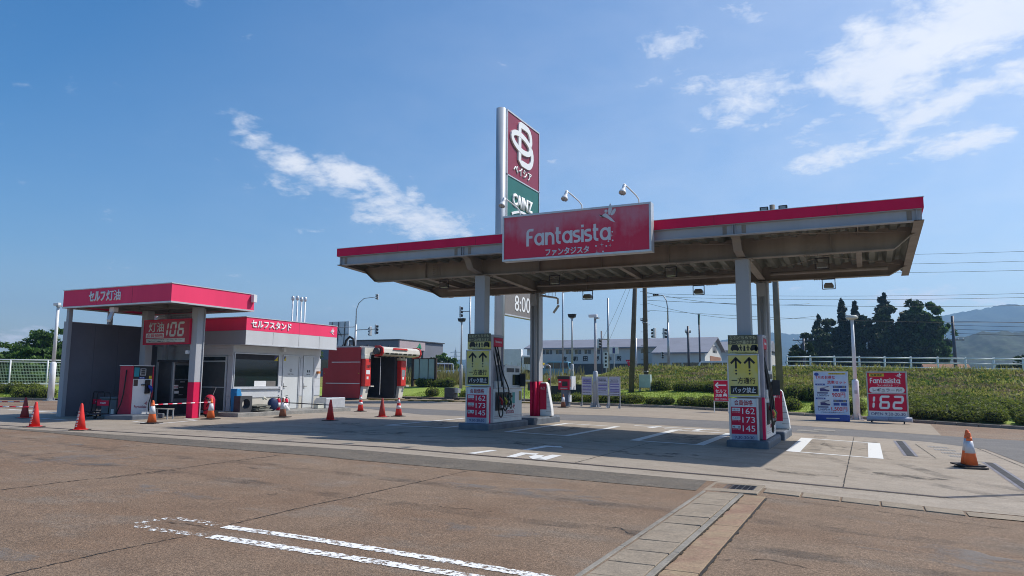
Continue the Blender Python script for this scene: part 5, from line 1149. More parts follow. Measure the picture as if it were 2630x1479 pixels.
for y0, m_2, lb in ((39.75, mat('yellow_rail', (.34, .22, .03), .6), 'near yellow-brown floor rail of the car wash'), (43.9, M_steel, 'far dark floor rail of the car wash along the lawn')):
    t = thing('wash_rail', lb, 'rail', (0, y0, 0), 0, 'car wash floor rails')
    m_ = MB(); m_.box(-29.6, -17.5 if y0 < 40 else -20.2, -.05, .05, .10, .15); m_.box(-29.6, -17.5 if y0 < 40 else -20.2, -.12, .12, .085, .10); m_.build('rail', m_2, t)
    for i in range(9): box('sleeper', M_slot, t, -29.4+i*1.0, -29.2+i*1.0, -.2, .2, .05, .085)

# ================================================================ pylon sign
py = thing('pylon_sign', 'tall two-column pylon sign with maroon and green panels behind the canopy', 'sign', (-20, 39.75, 0))
M_pyl = mat('pylon_column', (.46, .50, .55), .4, .1, .05, 1)
for y, zt in ((0, 18.5), (5.25, 18.3)): MB().tube([(0, y, .3), (0, y, zt)], .31 if y == 0 else .15, 28).build('column', M_pyl, py, smooth=True)
M_maroon = mat('maroon_panel', (.25, .022, .055), .45, var=.06, scale=.6); M_green = mat('green_panel', (.012, .14, .12), .45, var=.06, scale=.6); M_brownp = mat('taupe_panel', (.20, .18, .17), .5, var=.06)
pa = box('panel', M_maroon, py, -.16, .16, .58, 5.55, 14.40, 18.55); pb = box('panel', M_green, py, -.16, .16, .58, 5.55, 9.2, 14.32); pc = box('panel', M_brownp, py, -.16, .16, .45, 5.0, 5.5, 8.9)
f = MB()
for z0, z1 in ((18.55, 18.65), (14.32, 14.40), (9.1, 9.2)): f.box(-.20, .20, .5, 5.63, z0, z1)
f.box(-.20, .20, .5, .58, 9.2, 18.55); f.box(-.20, .20, 5.55, 5.63, 9.2, 18.55); f.box(-.2, .2, .4, 5.05, 5.42, 5.5); f.build('frame', M_alu, py)
# round B emblem: band of even width round a B outline crossed by an oval
def band(mb, pts, w, x0, x1, closed=True):
    n = len(pts); inner = []; outer = []
    for i in range(n):
        a, b_ = (pts[(i-1) % n], pts[(i+1) % n]) if closed else (pts[max(i-1, 0)], pts[min(i+1, n-1)])
        d = hypot(b_[0]-a[0], b_[1]-a[1]) or 1; nx, nz = -(b_[1]-a[1])/d, (b_[0]-a[0])/d
        outer.append((pts[i][0]+nx*w/2, pts[i][1]+nz*w/2)); inner.append((pts[i][0]-nx*w/2, pts[i][1]-nz*w/2))
    vs = [(x, p[0], p[1]) for x in (x0, x1) for p in outer+inner]; fs = []
    for i in range(n if closed else n-1):
        j_ = (i+1) % n; fs += [(i, j_, n+j_, n+i), (2*n+j_, 2*n+i, 3*n+i, 3*n+j_), (i, 2*n+i, 2*n+j_, j_), (n+j_, 3*n+j_, 3*n+i, n+i)]
    mb.add(vs, fs)
q = MB(); k0 = 2.28
B = [(k0, 15.75), (k0, 17.95)]+arc(k0+.22, 17.98, .22, 180, 90, 4)+[(3.2, 18.2)]+arc(3.35, 17.5, .70, 90, -62, 8)[1:]+arc(3.48, 16.42, .80, 48, -90, 8)+[(2.6, 15.62)]
def side(pts, w, x0, x1):          # letters facing +X
    t_ = MB(); stroke(t_, pts, w, 0, 0, True); n_ = len(t_.v)//2
    q.add([(x1, v[0], v[2]) for v in t_.v[:n_]]+[(x0, v[0], v[2]) for v in t_.v[n_:]], t_.f)
side(B, .40, .161, .26)
side([(2.55+1.45*cos(a)*(.98)+.0*sin(a), 16.95+.52*sin(a)-.12*cos(a)) for a in [2*pi*i/32 for i in range(32)]], .36, .165, .272)
q.build('emblem', M_lett, pa); text('ベイシア', M_lett, pa, .161, 2.85, 15.02, 2.8, .58, .016, .06, pi/2)
text('CAINZ', M_lett, pb, .161, 2.85, 12.95, 3.1, .85, .05, .08, pi/2)
q = MB(); band(q, [(1.2+i*.35, 11.95+.40*sin(pi*i/10)) for i in range(11)], .16, .161, .22, False); q.build('emblem', M_lett, pb)
text('8:00', M_lett, pc, .161, 2.98, 6.30, 2.35, 1.0, 0, .02, pi/2); text('PM', M_lett, pc, .161, 1.25, 7.2, .7, .34, 0, .02, pi/2)

# ================================================================ lamps, posts and signs along the kerb
def footing(t, r=.28):
    m_ = MB(); m_.box(-r, r, -r, r, 0, .03)
    for a in range(4): c_, s_ = cos(a*pi/2+.4), sin(a*pi/2+.4); m_.add([(c_*.08-s_*.012, s_*.08+c_*.012, .03), (c_*r-s_*.012, s_*r+c_*.012, .03), (c_*.08-s_*.012, s_*.08+c_*.012, .42), (c_*.08+s_*.012, s_*.08-c_*.012, .03), (c_*r+s_*.012, s_*r-c_*.012, .03), (c_*.08+s_*.012, s_*.08-c_*.012, .42)], [(0, 1, 2), (5, 4, 3), (0, 3, 4, 1), (1, 4, 5, 2), (2, 5, 3, 0)])
    m_.build('base_plate', M_galv, t)
def lamp_post(x, y, z0, H, head, lb, foot=True, split=.40, r=.09, m=M_grey, rz=0.):
    t = thing('lamp_post', lb, 'lamp post', (x, y, z0), rz, 'pole lamps round the forecourt')
    MB().lathe([(r*1.35, 0), (r*1.3, H*split-.06), (r*.8, H*split)], 14).build('lower_pole', m, t, smooth=True); MB().lathe([(r*.8, H*split+.001), (r*.62, H)], 14).build('upper_pole', m, t, smooth=True)
    if foot: footing(t)
    if head == 'box':
        o = MB().box(-.35, .12, -.10, .10, H, H+.16).build('lamp_head', M_white, t, bevel=.03); box('bracket', M_galv, t, -.03, .2, -.13, .13, H-.08, H-.002)
    if head == 'flat': MB().lathe([(.10, H), (.24, H+.04), (.26, H+.12), (.20, H+.18)], 14).build('lamp_head', M_cr, t, smooth=True); box('bracket', M_galv, t, -.28, .28, -.05, .05, H+.181, H+.21)
    if head == 'flood': box('bracket', M_galv, t, -.12, .12, -.03, .03, H, H+.06); MB().prism([(-.20, H+.06), (.20, H+.06), (.27, H+.30), (-.27, H+.30)], -.16, .16).build('lamp_head', M_black, t, bevel=.02)
    box('switch_box', M_galv, t, -.05, .07, -r*1.35-.06, -r*1.32, H*.26, H*.26+.14)
    return t
lamp_post(-43.05, 27.2, .05, 5.6, 'box', 'white lamp post on the kerb at the far left beside the mesh fence', r=.13, m=M_white)
lamp_post(-.42, 35.75, gz(-.4), 4.4, 'flat', 'pole lamp between the car wash poster and the 162 sign', r=.105, m=M_white)
lamp_post(-12.87, 36.95, .04, 4.75, 'box', 'lamp post with white head behind the three notice boards', r=.10)
lamp_post(-26.2, 46.0, .80, 4.75, 'flood', 'lawn floodlight pole left of the left pump with black head', False, .36, .085)
lamp_post(-17.62, 45.9, .82, 4.75, 'flood', 'lawn floodlight pole behind the red wash payment post', False, .36, .085)
# notice boards
M_sheet = mat('notice_paper', (.55, .56, .66), .6, var=.05); M_lilac = mat('notice_lilac', (.19, .17, .42), .6); M_line = mat('notice_line', (.10, .09, .14), .6)
def notice(x, y, lb, seed, rz):
    t = thing('notice_board', lb, 'notice board', (x, y, .04), rz, 'notice boards by the wash entry'); r_ = random.Random(seed)
    box('panel', M_sheet, t, -.31, .31, -.012, .012, .66, 1.58)
    f = MB(); f.box(-.34, .34, -.025, .025, 1.58, 1.61); f.box(-.34, .34, -.025, .025, .63, .66); f.build_each('frame', M_galv, t)
    for x_ in (-.325, .325): box('leg', M_galv, t, x_-.015, x_+.015, -.02, .02, 0, 1.579); 
    for x_ in (-.325, .325): MB().prism([(-.18, 0), (.02, 0), (.02, .28)], x_-.04, x_-.016, 'x').build('foot', M_galv, t)
    zz_ = 1.54; q = MB(); q2 = MB()
    while zz_ > .72:
        h_ = r_.choice((.016, .016, .03, .06))
        if h_ > .04: q2.box(-.28, .28, -.0145, -.0125, zz_-h_, zz_)
        else:
            x_ = -.28
            while x_ < .2: w = r_.uniform(.04, .2); q.box(x_, min(x_+w, .28), -.0145, -.0125, zz_-h_, zz_); x_ += w+.015
        zz_ -= h_+r_.choice((.02, .025, .07))
    q.build('print_line', M_line, t)['kind'] = 'stuff'
    if q2.v: q2.build_each('heading', M_lilac, t)
    text({1: '洗車機ご利用の方へ', 2: 'ご利用上のお願い', 3: '洗車できないお車'}[seed], M_lett if False else M_ink, t, 0, -.0127, 1.40, .46, .05, .01, .002)
notice(-13.55, 37.5, 'left one of three grey notice boards at the back kerb', 1, -.25); notice(-12.4, 36.75, 'middle one of three grey notice boards, right of the lamp post', 2, -.3); notice(-11.55, 36.1, 'right one of three grey notice boards at the back kerb', 3, -.3)
# red payment post for the wash
t = thing('wash_payment_post', 'red and black car wash payment unit on a grey post at the back kerb', 'payment unit', (-14.6, 37.3, .04), -.2)
box('post', mat('post_blue_grey', (.14, .16, .20), .5), t, -.30, .10, -.14, .14, 0, .90); hd = MB().box(-.46, .28, -.22, .22, .90, 1.62).build('unit_head', M_redsign, t, bevel=.02); box('side_panel', M_white, t, .281, .40, -.2, .2, .90, 1.62); box('screen', M_black, hd, -.2, .15, -.226, -.2205, 1.08, 1.34); box('canopy', M_black, hd, -.46, .28, -.30, -.2205, 1.46, 1.62); box('tray', M_galv, hd, -.28, .15, -.26, -.2205, .95, 1.0); box('sticker', M_white, hd, -.42, -.26, -.226, -.2205, 1.28, 1.36); box('sticker', mat('orange_print', (.75, .22, .03), .5), t, .32, .36, -.206, -.2005, 1.05, 1.46); box('side_box', M_white, t, .11, .2, -.1, .1, .25, .62)
# yellow height gauge with red button
t = thing('stop_signal_post', 'bent grey post with a small yellow box and a red button', 'post', (-16.4, 39.2, .04))
MB().tube([(0, 0, 0), (0, 0, 2.1), (-.03, 0, 2.2), (-.12, 0, 2.26), (-.4, 0, 2.28)], .045, 10).build('pole', M_galv, t, smooth=True); q = box('yellow_box', mat('signal_yellow', (.72, .52, .02), .5), t, -.75, -.4, -.08, .08, 2.28, 2.40); box('plate', M_white, q, -.72, -.42, -.06, .06, 2.12, 2.279); MB().lathe([(.05, 0), (.06, .04), (.05, .09), (.0, .1)], 10, (-.06, -.06, 1.42)).build('button', M_cone, t, smooth=True); box('button_box', M_black, t, -.1, .02, -.1, -.046, 1.22, 1.41)
t = thing('yellow_gate_arm', 'short yellow post with a pale bar behind the left rear column', 'barrier', (-18.6, 41.0, .3)); box('post', mat('signal_yellow', (.72, .52, .02)), t, .55, .63, -.04, .04, -.25, .55); box('arm', M_cr, t, -.3, .7, -.06, .06, 1.05, 1.16); box('cabinet', M_dark, t, -.1, .6, .1, .6, .5, 1.0)
for s in (-.28, .6): box('leg', M_galv, t, s-.03, s+.03, -.03, .03, -.1, 1.05)
# self wash arrow sign
t = thing('self_wash_sign', 'red sign with a white left arrow on a thin post beside the right pump', 'sign', (-6.2, 35.7, -.02), -.05); box('panel', M_redsign, t, -.33, .33, -.015, .015, .55, 1.50)
f = MB(); f.box(-.35, .35, -.02, .02, 1.50, 1.53); f.box(-.35, .35, -.02, .02, .52, .55); f.build_each('frame', M_alu, t); box('leg', M_white, t, -.345, -.315, -.02, .02, -.05, .52); box('leg', M_white, t, .315, .345, -.02, .02, -.05, .52)
MB().prism([(-.28, 1.28), (-.14, 1.42), (-.09, 1.38), (-.165, 1.31), (.26, 1.31), (.26, 1.25), (-.165, 1.25), (-.09, 1.18), (-.14, 1.14)], -.019, -.0155).build('arrow', M_lett, t); text('セルフ', M_lett, t, 0, -.0155, 1.0, .52, .16, .02, .003); text('洗車', M_lett, t, -.10, -.0155, .80, .32, .15, .02, .003); q = MB(); car(q, .10, .76, .19, -.0155); q.build('pictogram', M_lett, t); text('SELF WASH', M_lett, t, 0, -.0155, .63, .56, .075, .01, .003)
# poster board 900 / 1,500
t = thing('wash_poster', 'light blue car wash price poster with red 900 and 1,500 standing on the tarmac', 'sign', (-1.30, 33.45, gz(-1.3)), .05)
M_post = mat('poster_sky', (.62, .70, .80), .5, var=.2, scale=2, col2=(.38, .55, .78)); M_pblue = mat('poster_blue', (.03, .08, .35), .5); M_pred = mat('poster_red', (.60, .01, .04), .5); M_navy = mat('navy_print', (.05, .05, .18))
pn = box('panel', M_post, t, -.66, .62, -.02, .02, .30, 2.02); box('stand', M_pblue, t, -.66, .64, -.14, .14, 0, .26, .02); box('clip', M_alu, t, -.25, .25, -.16, -.141, .10, .14); f = MB(); f.box(-.69, -.66, -.03, .03, .27, 2.05); f.box(.62, .65, -.03, .03, .27, 2.05); f.box(-.66, .62, -.03, .03, 2.02, 2.05); f.box(-.66, .62, -.03, .03, .27, .30); f.build('frame', M_white, t)
Y_ = -.0205
text('7月のお得な', M_pred, pn, -.22, Y_, 1.80, .74, .15, .02, .003); text('洗車セット', M_pred, pn, .20, Y_, 1.60, .72, .14, .02, .003); q = box('ribbon', mat('poster_yellow', (.75, .62, .05), .5), pn, -.1, .55, Y_-.003, Y_, 1.92, 1.985); text('会員様限定価格', M_ink, pn, .22, Y_-.0035, 1.95, .56, .045, .01, .002)
MB().prism([(-.56+.09*cos(a), 1.93+.07*sin(a)) for a in [2*pi*i/16 for i in range(16)]], Y_-.003, Y_).build('badge', M_pblue, pn)
for k, (zc, big, small, wbig) in enumerate(((1.02, '900円', '1,000円→', .50), (.44, '1,500円', '2,100円→', .60))):
    text(big, M_pred, pn, .26, Y_, zc+.06, wbig, .20, .02, .003); text(small, M_navy, pn, -.33, Y_, zc+.03, .46, .10, .02, .003); box('ribbon', M_pblue, pn, -.62, -.25, Y_-.003, Y_, zc+.45, zc+.52)
    text('セットA' if k == 0 else 'セットB', M_lett, pn, -.44, Y_-.0035, zc+.485, .25, .045, .01, .002); box('ribbon', M_navy, pn, -.56, -.15, Y_-.003, Y_, zc+.11, zc+.16)
    box('picture', mat('poster_pale', (.66, .70, .74), .5), pn, -.56, -.06, Y_-.002, Y_, zc+.19, zc+.43); q = MB(); q.prism([(-.45, zc+.2), (-.10, zc+.2), (-.08, zc+.26), (-.2, zc+.28), (-.28, zc+.33), (-.45, zc+.33)], Y_-.004, Y_-.0025); q.prism([(-.44, zc+.36), (-.30, zc+.38), (-.12, zc+.42), (-.10, zc+.38), (-.25, zc+.36)], Y_-.004, Y_-.0025); q.build('picture_print', M_navy, pn)
    box('option_tag', M_pblue, pn, .05, .56, Y_-.003, Y_, zc+.34, zc+.44); text('撥水コート洗車', mat('poster_yellow', (.75, .62, .05)), pn, .305, Y_-.0035, zc+.39, .44, .055, .01, .002); box('option_tag', M_pblue, pn, .05, .28, Y_-.003, Y_, zc+.20, zc+.31); box('option_tag', M_pblue, pn, .32, .56, Y_-.003, Y_, zc+.20, zc+.31)
text('ご利用は給油機横の受付で', M_navy, pn, .0, Y_, .36, .9, .06, 0, .002)
# wheeled 162 sign
t = thing('regular_price_sign', 'red wheeled price sign showing 162 in segment digits, right of the pole lamp', 'sign', (.78, 34.5, gz(.8)), -.12)
W_ = .76; pn = box('panel', M_redsign, t, -W_+.05, W_-.05, -.05, .05, .50, 2.08); f = MB()
for a in ((-W_, W_, 2.08, 2.14), (-W_, W_, .20, .26), (-W_+.05, W_-.05, 1.20, 1.24)): f.box(a[0], a[1], -.07, .07, a[2], a[3])
f.box(-W_, -W_+.05, -.07, .07, .26, 2.08); f.box(W_-.05, W_, -.07, .07, .26, 2.08); f.build('frame', M_galv, t); hp = box('hours_panel', M_white, t, -W_+.05, W_-.05, -.05, .05, .26, .498)
text('OPEN 9:30-20:30', mat('navy_print', (.05, .05, .18)), hp, 0, -.0505, .38, 1.28, .12, .004, .003); segdigits(MB(), '1', -.66, .58, .16, .56, -.0505, .085, slant=.10).build('digit', M_lett, pn); segdigits(MB(), '62', -.33, .58, .40, .56, -.0505, .09, slant=.10).build('digit', M_lett, pn)
MB().prism([(sx*.54+.12*cos(a), 1.37+.12*sin(a)) for sx, rg in ((1, range(-4, 5)), (-1, range(4, 13))) for a in [pi*i/8 for i in rg]], -.054, -.0505).build('grade_plate', M_white, pn); text('レギュラー', M_ink, pn, -.12, -.0545, 1.37, .82, .14, .02, .003); text('円/ℓ', M_ink, pn, .45, -.0545, 1.36, .2, .10, .01, .003)
brand(pn, -.06, 1.76, 1.12, -.0505, M_lett, True, True, .004); q = box('tag_plate', mat('poster_yellow', (.75, .62, .05)), pn, -.64, -.08, -.0535, -.0505, 1.93, 2.05); text('会員価格', M_ink, q, -.36, -.054, 1.99, .48, .095, .02, .002)
MB().tube([(-.80, -.13, .17), (0, -.13, .17)], .10, 14).build('water_weight', mat('weight_lilac', (.36, .38, .48), .5), t, smooth=True); MB().tube([(.01, -.13, .17), (.88, -.13, .17)], .10, 14).build('water_weight', mat('weight_lilac', (.36, .38, .48)), t, smooth=True)
for x in (-.6, .6): MB().bar((x, -.35, .09), (x, .35, .09), .05).build('foot', M_galv, t)
for x in (-.6, .6): MB().tube([(x-.025, -.32, .06), (x+.025, -.32, .06)], .06, 12).build('wheel', M_rubber, t)
# boxes on the lawn
t = thing('lawn_cabinet', 'dark box cabinet on the lawn left of the left pump', 'cabinet', (-25.35, 43.2, 0)); z_ = terr(-25.35, 43.2)+.3; box('cabinet_body', M_dark, t, -.36, .36, -.3, .3, z_-.25, z_+.45, .02); box('side_box', M_galv, t, .37, .62, -.2, .2, z_+.1, z_+.4)
t = thing('utility_cabinet', 'pale green utility cabinet on legs by the two concrete poles', 'cabinet', (-12.55, 45.4, terr(-12.5, 45.4))); MB().box(-.32, .40, -.2, .2, .2, 1.02).build('cabinet_body', mat('pale_green', (.42, .52, .48), .5), t, bevel=.02)
for s in (-.3, .38): box('leg', M_galv, t, s-.03, s+.03, -.15, .15, 0, .2)
for k, (x, y, w) in enumerate(((-17.35, 42.2, .5), (-15.9, 42.6, .6), (-14.6, 42.4, .45))):
    t = thing('hedge_cabinet', ('dark green box behind the yellow bar post', 'dark green box left of the red payment unit', 'dark green box right of the red payment unit')[k], 'cabinet', (x, y, terr(x, y)), 0, 'dark boxes on the lawn'); MB().box(-w, w, -.25, .25, -.1, .75).build('cabinet_body', mat('dark_green_box', (.035, .045, .04), .6), t, bevel=.02); box('lid', mat('dark_green_box', (.035, .045, .04)), t, -w-.02, w+.02, -.27, .27, .752, .79)

# ================================================================ poles and wires
M_wood = mat('concrete_pole', (.20, .175, .145), .8, var=.15, scale=2)
def pole(x, y, z0, top, r0, r1, lb, lean=(0, 0), steps=False, m=M_wood, arms=()):
    t = thing('utility_pole', lb, 'pole', (x, y, z0), 0, 'utility poles'); H = top-z0
    MB().tube([(0, 0, -.2), (lean[0]*H, lean[1]*H, H)], [r0, r1], 14).build('shaft', m, t, smooth=True)
    if steps:
        q = MB(); zz_ = 1.8; i = 0
        while zz_ < H: s = 1 if i % 2 else -1; q.tube([(0, 0, zz_), (s*(r0+.16), 0, zz_+.02)], .012, 5); zz_ += .45; i += 1
        q.build('step_bolt', M_steel, t); q = MB()
        for z_ in (1.0, 4.2, 7.5): q.lathe([(r0*.99, z_), (r0*1.03, z_+.01), (r0*1.03, z_+.03), (r0*.98, z_+.04)], 14)
        q.build('band', M_galv, t)
    for (z_, w, ang) in arms:
        c_, s_ = cos(ang), sin(ang); q = MB(); q.bar((-c_*w/2, -s_*w/2, z_-z0), (c_*w/2, s_*w/2, z_-z0), .10); q.bar((-c_*w*.3, -s_*w*.3, z_-z0), (0, 0, z_-z0-.7), .05); o = q.build('crossarm', M_steel, t)
        for k in (-.45, -.2, .2, .45): MB().lathe([(.05, 0), (.07, .05), (.05, .12), (.03, .2)], 8, (c_*w*k, s_*w*k, z_-z0+.05)).build('insulator', M_white, o, smooth=True)
    return t
pole(-13.3, 44.9, terr(-13.3, 44.9), 11.5, .175, .115, 'leaning dark concrete pole beside the step-bolt pole', (.052, .0), m=mat('dark_pole', (.115, .10, .085), .8, var=.15))
pole(-12.95, 47.2, terr(-12.9, 47), 12.0, .165, .135, 'upright concrete pole with step bolts next to the leaning pole', (0, 0), True, mat('brown_pole', (.125, .105, .085), .8, var=.15), ((8.3, .9, .3),))
pole(-4.38, 44.0, terr(-4.38, 44), 11.65, .20, .15, 'tall concrete pole behind the right canopy column', (-.004, 0))
pole(9.1, 95, 1.2, 8.9, .20, .15, 'distant dark pole with a crossarm right of the dark trees', m=M_steel, arms=((6.2, 2.4, .5),))
pole(-6.9, 100, 1.2, 6.9, .16, .14, 'distant pole with short crossarms left of the dark trees', m=M_steel, arms=((6.7, 2.6, .2), (6.1, 2.0, .2)))
pole(-19.6, 71, 1.6, 8.1, .13, .10, 'thin dark pole in front of the long factory roof', m=M_steel, arms=((7.4, .7, .4),))
pole(-19.9, 69, 1.6, 5.5, .11, .10, 'short grey pole left of the thin dark pole before the factory', m=M_galv)
pole(-14.2, 66, 1.6, 6.35, .11, .10, 'thin pole right of the curved street lamp before the factory', m=M_steel, arms=((5.8, .5, .4),))
pole(-15.2, 76, 1.6, 8.3, .10, .08, 'thin pole topped by a green blade sign behind the factory ridge', m=M_steel).__setitem__('group', 'utility poles')
box('blade_sign', mat('sign_green', (.02, .25, .12), .5), bpy.data.objects[[o.name for o in bpy.data.objects if o.get('label', '').startswith('thin pole topped')][0]], -.10, .10, -.05, .05, 5.6, 6.7)
pole(-30.5, 90, 1.5, 7.8, .12, .1, 'far thin pole between pump sign and dispenser display', m=M_steel)
pole(-5.9, 44, terr(-5.9, 44), 6.6, .06, .05, 'slim grey conduit pole beside the right canopy columns', m=M_galv)
def wire(a, b_, sag, lb, r=.02):
    A, B_ = Vector(a), Vector(b_); pts = [A.lerp(B_, i/24)-Vector((0, 0, sag*4*(i/24)*(1-i/24)))-A for i in range(25)]
    t = tag(MB().tube(pts, r, 6).build('power_cable', M_black, None, smooth=True, loc=a), lb, 'cable', 'overhead cables'); return t
P2 = (-12.95, 47.2)
wire((-12.95, 47.2, 9.9), (22, 52, 9.2), .5, 'upper thin cable leaving the canopy top towards the right', .010); wire((-12.95, 47.2, 9.3), (22, 52, 8.65), .5, 'second cable from the top at the right of the canopy', .010); wire((-12.95, 47.2, 8.8), (22, 52, 8.1), .5, 'third cable from the top at the right of the canopy', .010)
wire((-12.95, 47.2, 7.2), (24, 52, 6.9), .5, 'cable seen below the canopy right end, upper of a close pair', .010); wire((-12.95, 47.2, 7.0), (24, 52, 6.65), .5, 'cable seen below the canopy right end, lower of a close pair', .010)
wire((-12.95, 47.2, 6.75), (16, 56, 6.35), .35, 'long straight cable crossing above the dark trees', .013); wire((-12.95, 47.2, 6.1), (16, 60, 5.5), .4, 'lower faint cable crossing the dark trees', .010)
wire((-12.95, 47.2, 6.6), (-2.6, 50, 5.6), .6, 'slack cable sagging right of the step-bolt pole', .010); wire((-12.95, 47.2, 7.3), (-3, 50, 6.4), .4, 'dark cable running from the pole behind the hanging floodlight', .012)
for k in range(4): wire((9.1, 95, 8.3-k*.45), (60, 70, 6.0-k*.6), .6, ('topmost', 'second', 'third', 'lowest')[k]+' of four wires sloping right from the distant pole', .02)
wire((-12.95, 47.2, 10.5), (-22, 64, 4.5), .3, 'left stay wire slanting down to the factory roof', .010); wire((-12.95, 47.2, 10.2), (-21.2, 64, 4.6), .3, 'right stay wire slanting down to the factory roof', .010)

# ================================================================ traffic signals and street lamps on the raised road
M_sig = mat('signal_housing', (.50, .53, .55), .5, var=.08)
def sighead(t, x, y, z, rz, vert=True, s=1.0, back=True):
    e = MB(); W2, H2 = (.19, .58) if vert else (.58, .19); e.box(-W2*s, W2*s, -.08, .08, -H2*s, H2*s)
    o = e.build('signal_head', M_sig, t, bevel=.04); o.location = (x, y, z); o.rotation_euler = (0, 0, rz)
    q = MB()
    for k in (-.37, 0, .37): c_ = (0, k*s) if vert else (k*s, 0); q.tube([(c_[0], -.08, c_[1]), (c_[0], -.32, c_[1]-.03)], [.15*s, .14*s], 12, False)
    q.build('visor', M_dark, o); q = MB()
    for k in (-.37, 0, .37): c_ = (0, k*s) if vert else (k*s, 0); q.tube([(c_[0], -.085, c_[1]), (c_[0], -.10, c_[1])], .14*s, 12)
    q.build('lens', mat('signal_lens', (.05, .055, .06), .3), o)
def signal(x, y, z0, H, lb, arm, heads, lamp=None, r=.11):
    t = thing('traffic_signal', lb, 'traffic signal', (x, y, z0), 0, 'traffic signals on the raised road')
    MB().tube([(0, 0, 0), (0, 0, H)], [r, r*.75], 12).build('pole', M_galv, t, smooth=True)
    for (z_, dx, dy) in arm: MB().tube([(0, 0, z_), (dx, dy, z_+.05)], .05, 8).build('arm', M_galv, t, smooth=True)
    for hd_ in heads: sighead(t, *hd_)
    if lamp:
        pts = [(0, 0, H-.01), (0, 0, H+lamp[1]*.55), (lamp[0]*.12, 0, H+lamp[1]*.8), (lamp[0]*.4, 0, H+lamp[1]*.97), (lamp[0], 0, H+lamp[1])]
        MB().tube(pts, [.07, .06, .05, .045, .04], 10).build('lamp_arm', M_galv, t, smooth=True); MB().lathe([(.0, -.30), (.10, -.2), (.15, 0), (.13, .2), (.05, .36)], 10).build('lamp_head', M_white, t, smooth=True); o = t.children[-1]; o.rotation_euler = (0, pi/2 if lamp[0] > 0 else -pi/2, 0); o.location = (lamp[0]*1.12, 0, H+lamp[1])
    return t
signal(-58.2, 75, 1.4, 6.9, 'street lamp and signal mast above the car wash roof', ((6.2, 3.2, 0), (6.6, -9, .3), (4.2, -7, .3)), ((2.3, 0, 6.0, -1.9, True, 1.0), (3.1, 0, 6.2, 1.9, True, 1.05), (2.2, .1, 7.0, -1.9, False, .6)), (2.9, 3.4), .16)
signal(-41.6, 75, 1.5, 9.9, 'slim signal mast left of the left canopy column', ((7.9, -1.3, 0),), ((-1.35, 0, 7.9, 2.0, True, 1.15),), None, .13)
signal(-16.0, 66, 2.3, 4.4, 'curved street lamp and signal mast in front of the factory', ((3.4, -.55, 0), (1.5, -.4, 0)), ((-.42, 0, 3.45, 1.9, True, .80), (-1.25, 0, 3.5, -1.9, True, .80), (-.55, -.1, 1.45, .4, True, .55), (-.95, -.1, 1.45, 2.6, True, .5)), (-.95, 2.6), .13)
signal(-21.7, 66, 2.3, 6.9, 'straight signal mast with a side arm left of the leaning pole', ((3.0, -1.0, 0),), ((-1.0, 0, 2.6, 2.0, True, .75),), None, .11)
signal(-27.9, 70, 2.0, 10, 'signal mast behind the left rear column with two lamps', ((8.5, .8, 0), ), ((.55, 0, 3.9, .2, True, .85),), (1.4, .8), .09)
t = thing('bus_stop_sign', 'small yellow-white plate sign on the straight signal mast', 'sign', (-21.1, 65.8, 4.2)); box('plate', M_white, t, -.42, .42, -.03, .03, -.3, .35); box('symbol', mat('navy_print', (.05, .05, .18)), t, -.12, .12, -.034, -.031, -.25, .3); box('post', M_galv, t, -.04, .04, .031, .08, -2.3, .4)
t = thing('name_plate', 'tall white name plate at the foot of the straight signal mast', 'sign', (-21.75, 65.4, 2.3)); box('plate', M_white, t, -.22, .22, -.03, .03, .3, 1.75); box('post', M_galv, t, -.03, .03, .031, .08, -.6, 1.7); [box('print_mark', M_ink, t, -.10, .10, -.034, -.0305, z_, z_+.2) for z_ in (.45, .8, 1.15, 1.5)]
t = thing('stop_sign', 'red inverted triangle road sign in front of the factory wall', 'sign', (-18.5, 62, 2.25)); MB().prism([(-.32, 1.0), (.32, 1.0), (.04, .45), (-.04, .45)], -.02, .02).build('plate', M_redsign, t); box('post', M_white, t, -.03, .03, .021, .07, -.4, 1.0); text('止まれ', M_lett, t, 0, -.0205, .84, .42, .12, .01, .003)
# ================================================================ background buildings
M_fwall = mat('factory_wall', (.56, .56, .53), .7, var=.06, scale=.6); M_froof = mat('factory_roof', (.23, .235, .27), .55, var=.08, scale=.4); M_brick = mat('gable_brick', (.30, .15, .09), .8, var=.15, scale=3)
fa = thing('factory', 'long grey factory with low gabled roof and black wall lettering beyond the road', 'building')
box('wall', M_fwall, fa, -52, -29.4, 114, 124.6, 4.15, 6.85); box('base_wall', mat('factory_base', (.09, .085, .08), .8), fa, -52, -29.4, 114.02, 124.6, .5, 4.148)
MB().prism([(110.6, .5), (110.6, 5.75), (119.0, 8.25), (124.6, 6.45), (124.6, .5)], -29.38, -21.4, 'x').build('wing_wall', M_fwall, fa)
r_ = MB(); r_.prism([(113.3, 6.80), (118.6, 8.38), (125.3, 6.35), (125.3, 6.18), (118.6, 8.2), (113.3, 6.62)], -52.3, -29.3, 'x'); r_.build('roof', M_froof, fa)
r_ = MB(); r_.prism([(109.9, 5.72), (118.6, 8.42), (125.3, 6.36), (125.3, 6.2), (118.6, 8.24), (109.9, 5.54)], -29.29, -20.8, 'x'); r_.build('roof', M_froof, fa)
for x in (-49.1, -47.87, -46.1, -44.3, -42.7, -41.0, -39.4, -31.5):
    w_ = box('window', M_glass, fa, x-.56, x+.56, 113.95, 113.99, 5.75, 6.45); f = MB(); f.box(x-.62, x+.62, 113.93, 113.995, 5.68, 5.748); f.box(x-.03, x+.03, 113.93, 113.948, 5.75, 6.45); f.box(x+.562, x+.62, 113.93, 113.995, 5.75, 6.45); f.build('frame', M_alu, w_); box('pane', mat('dull_pane', (.10, .11, .13), .3), w_, x+.04, x+.55, 113.938, 113.947, 5.77, 6.43)
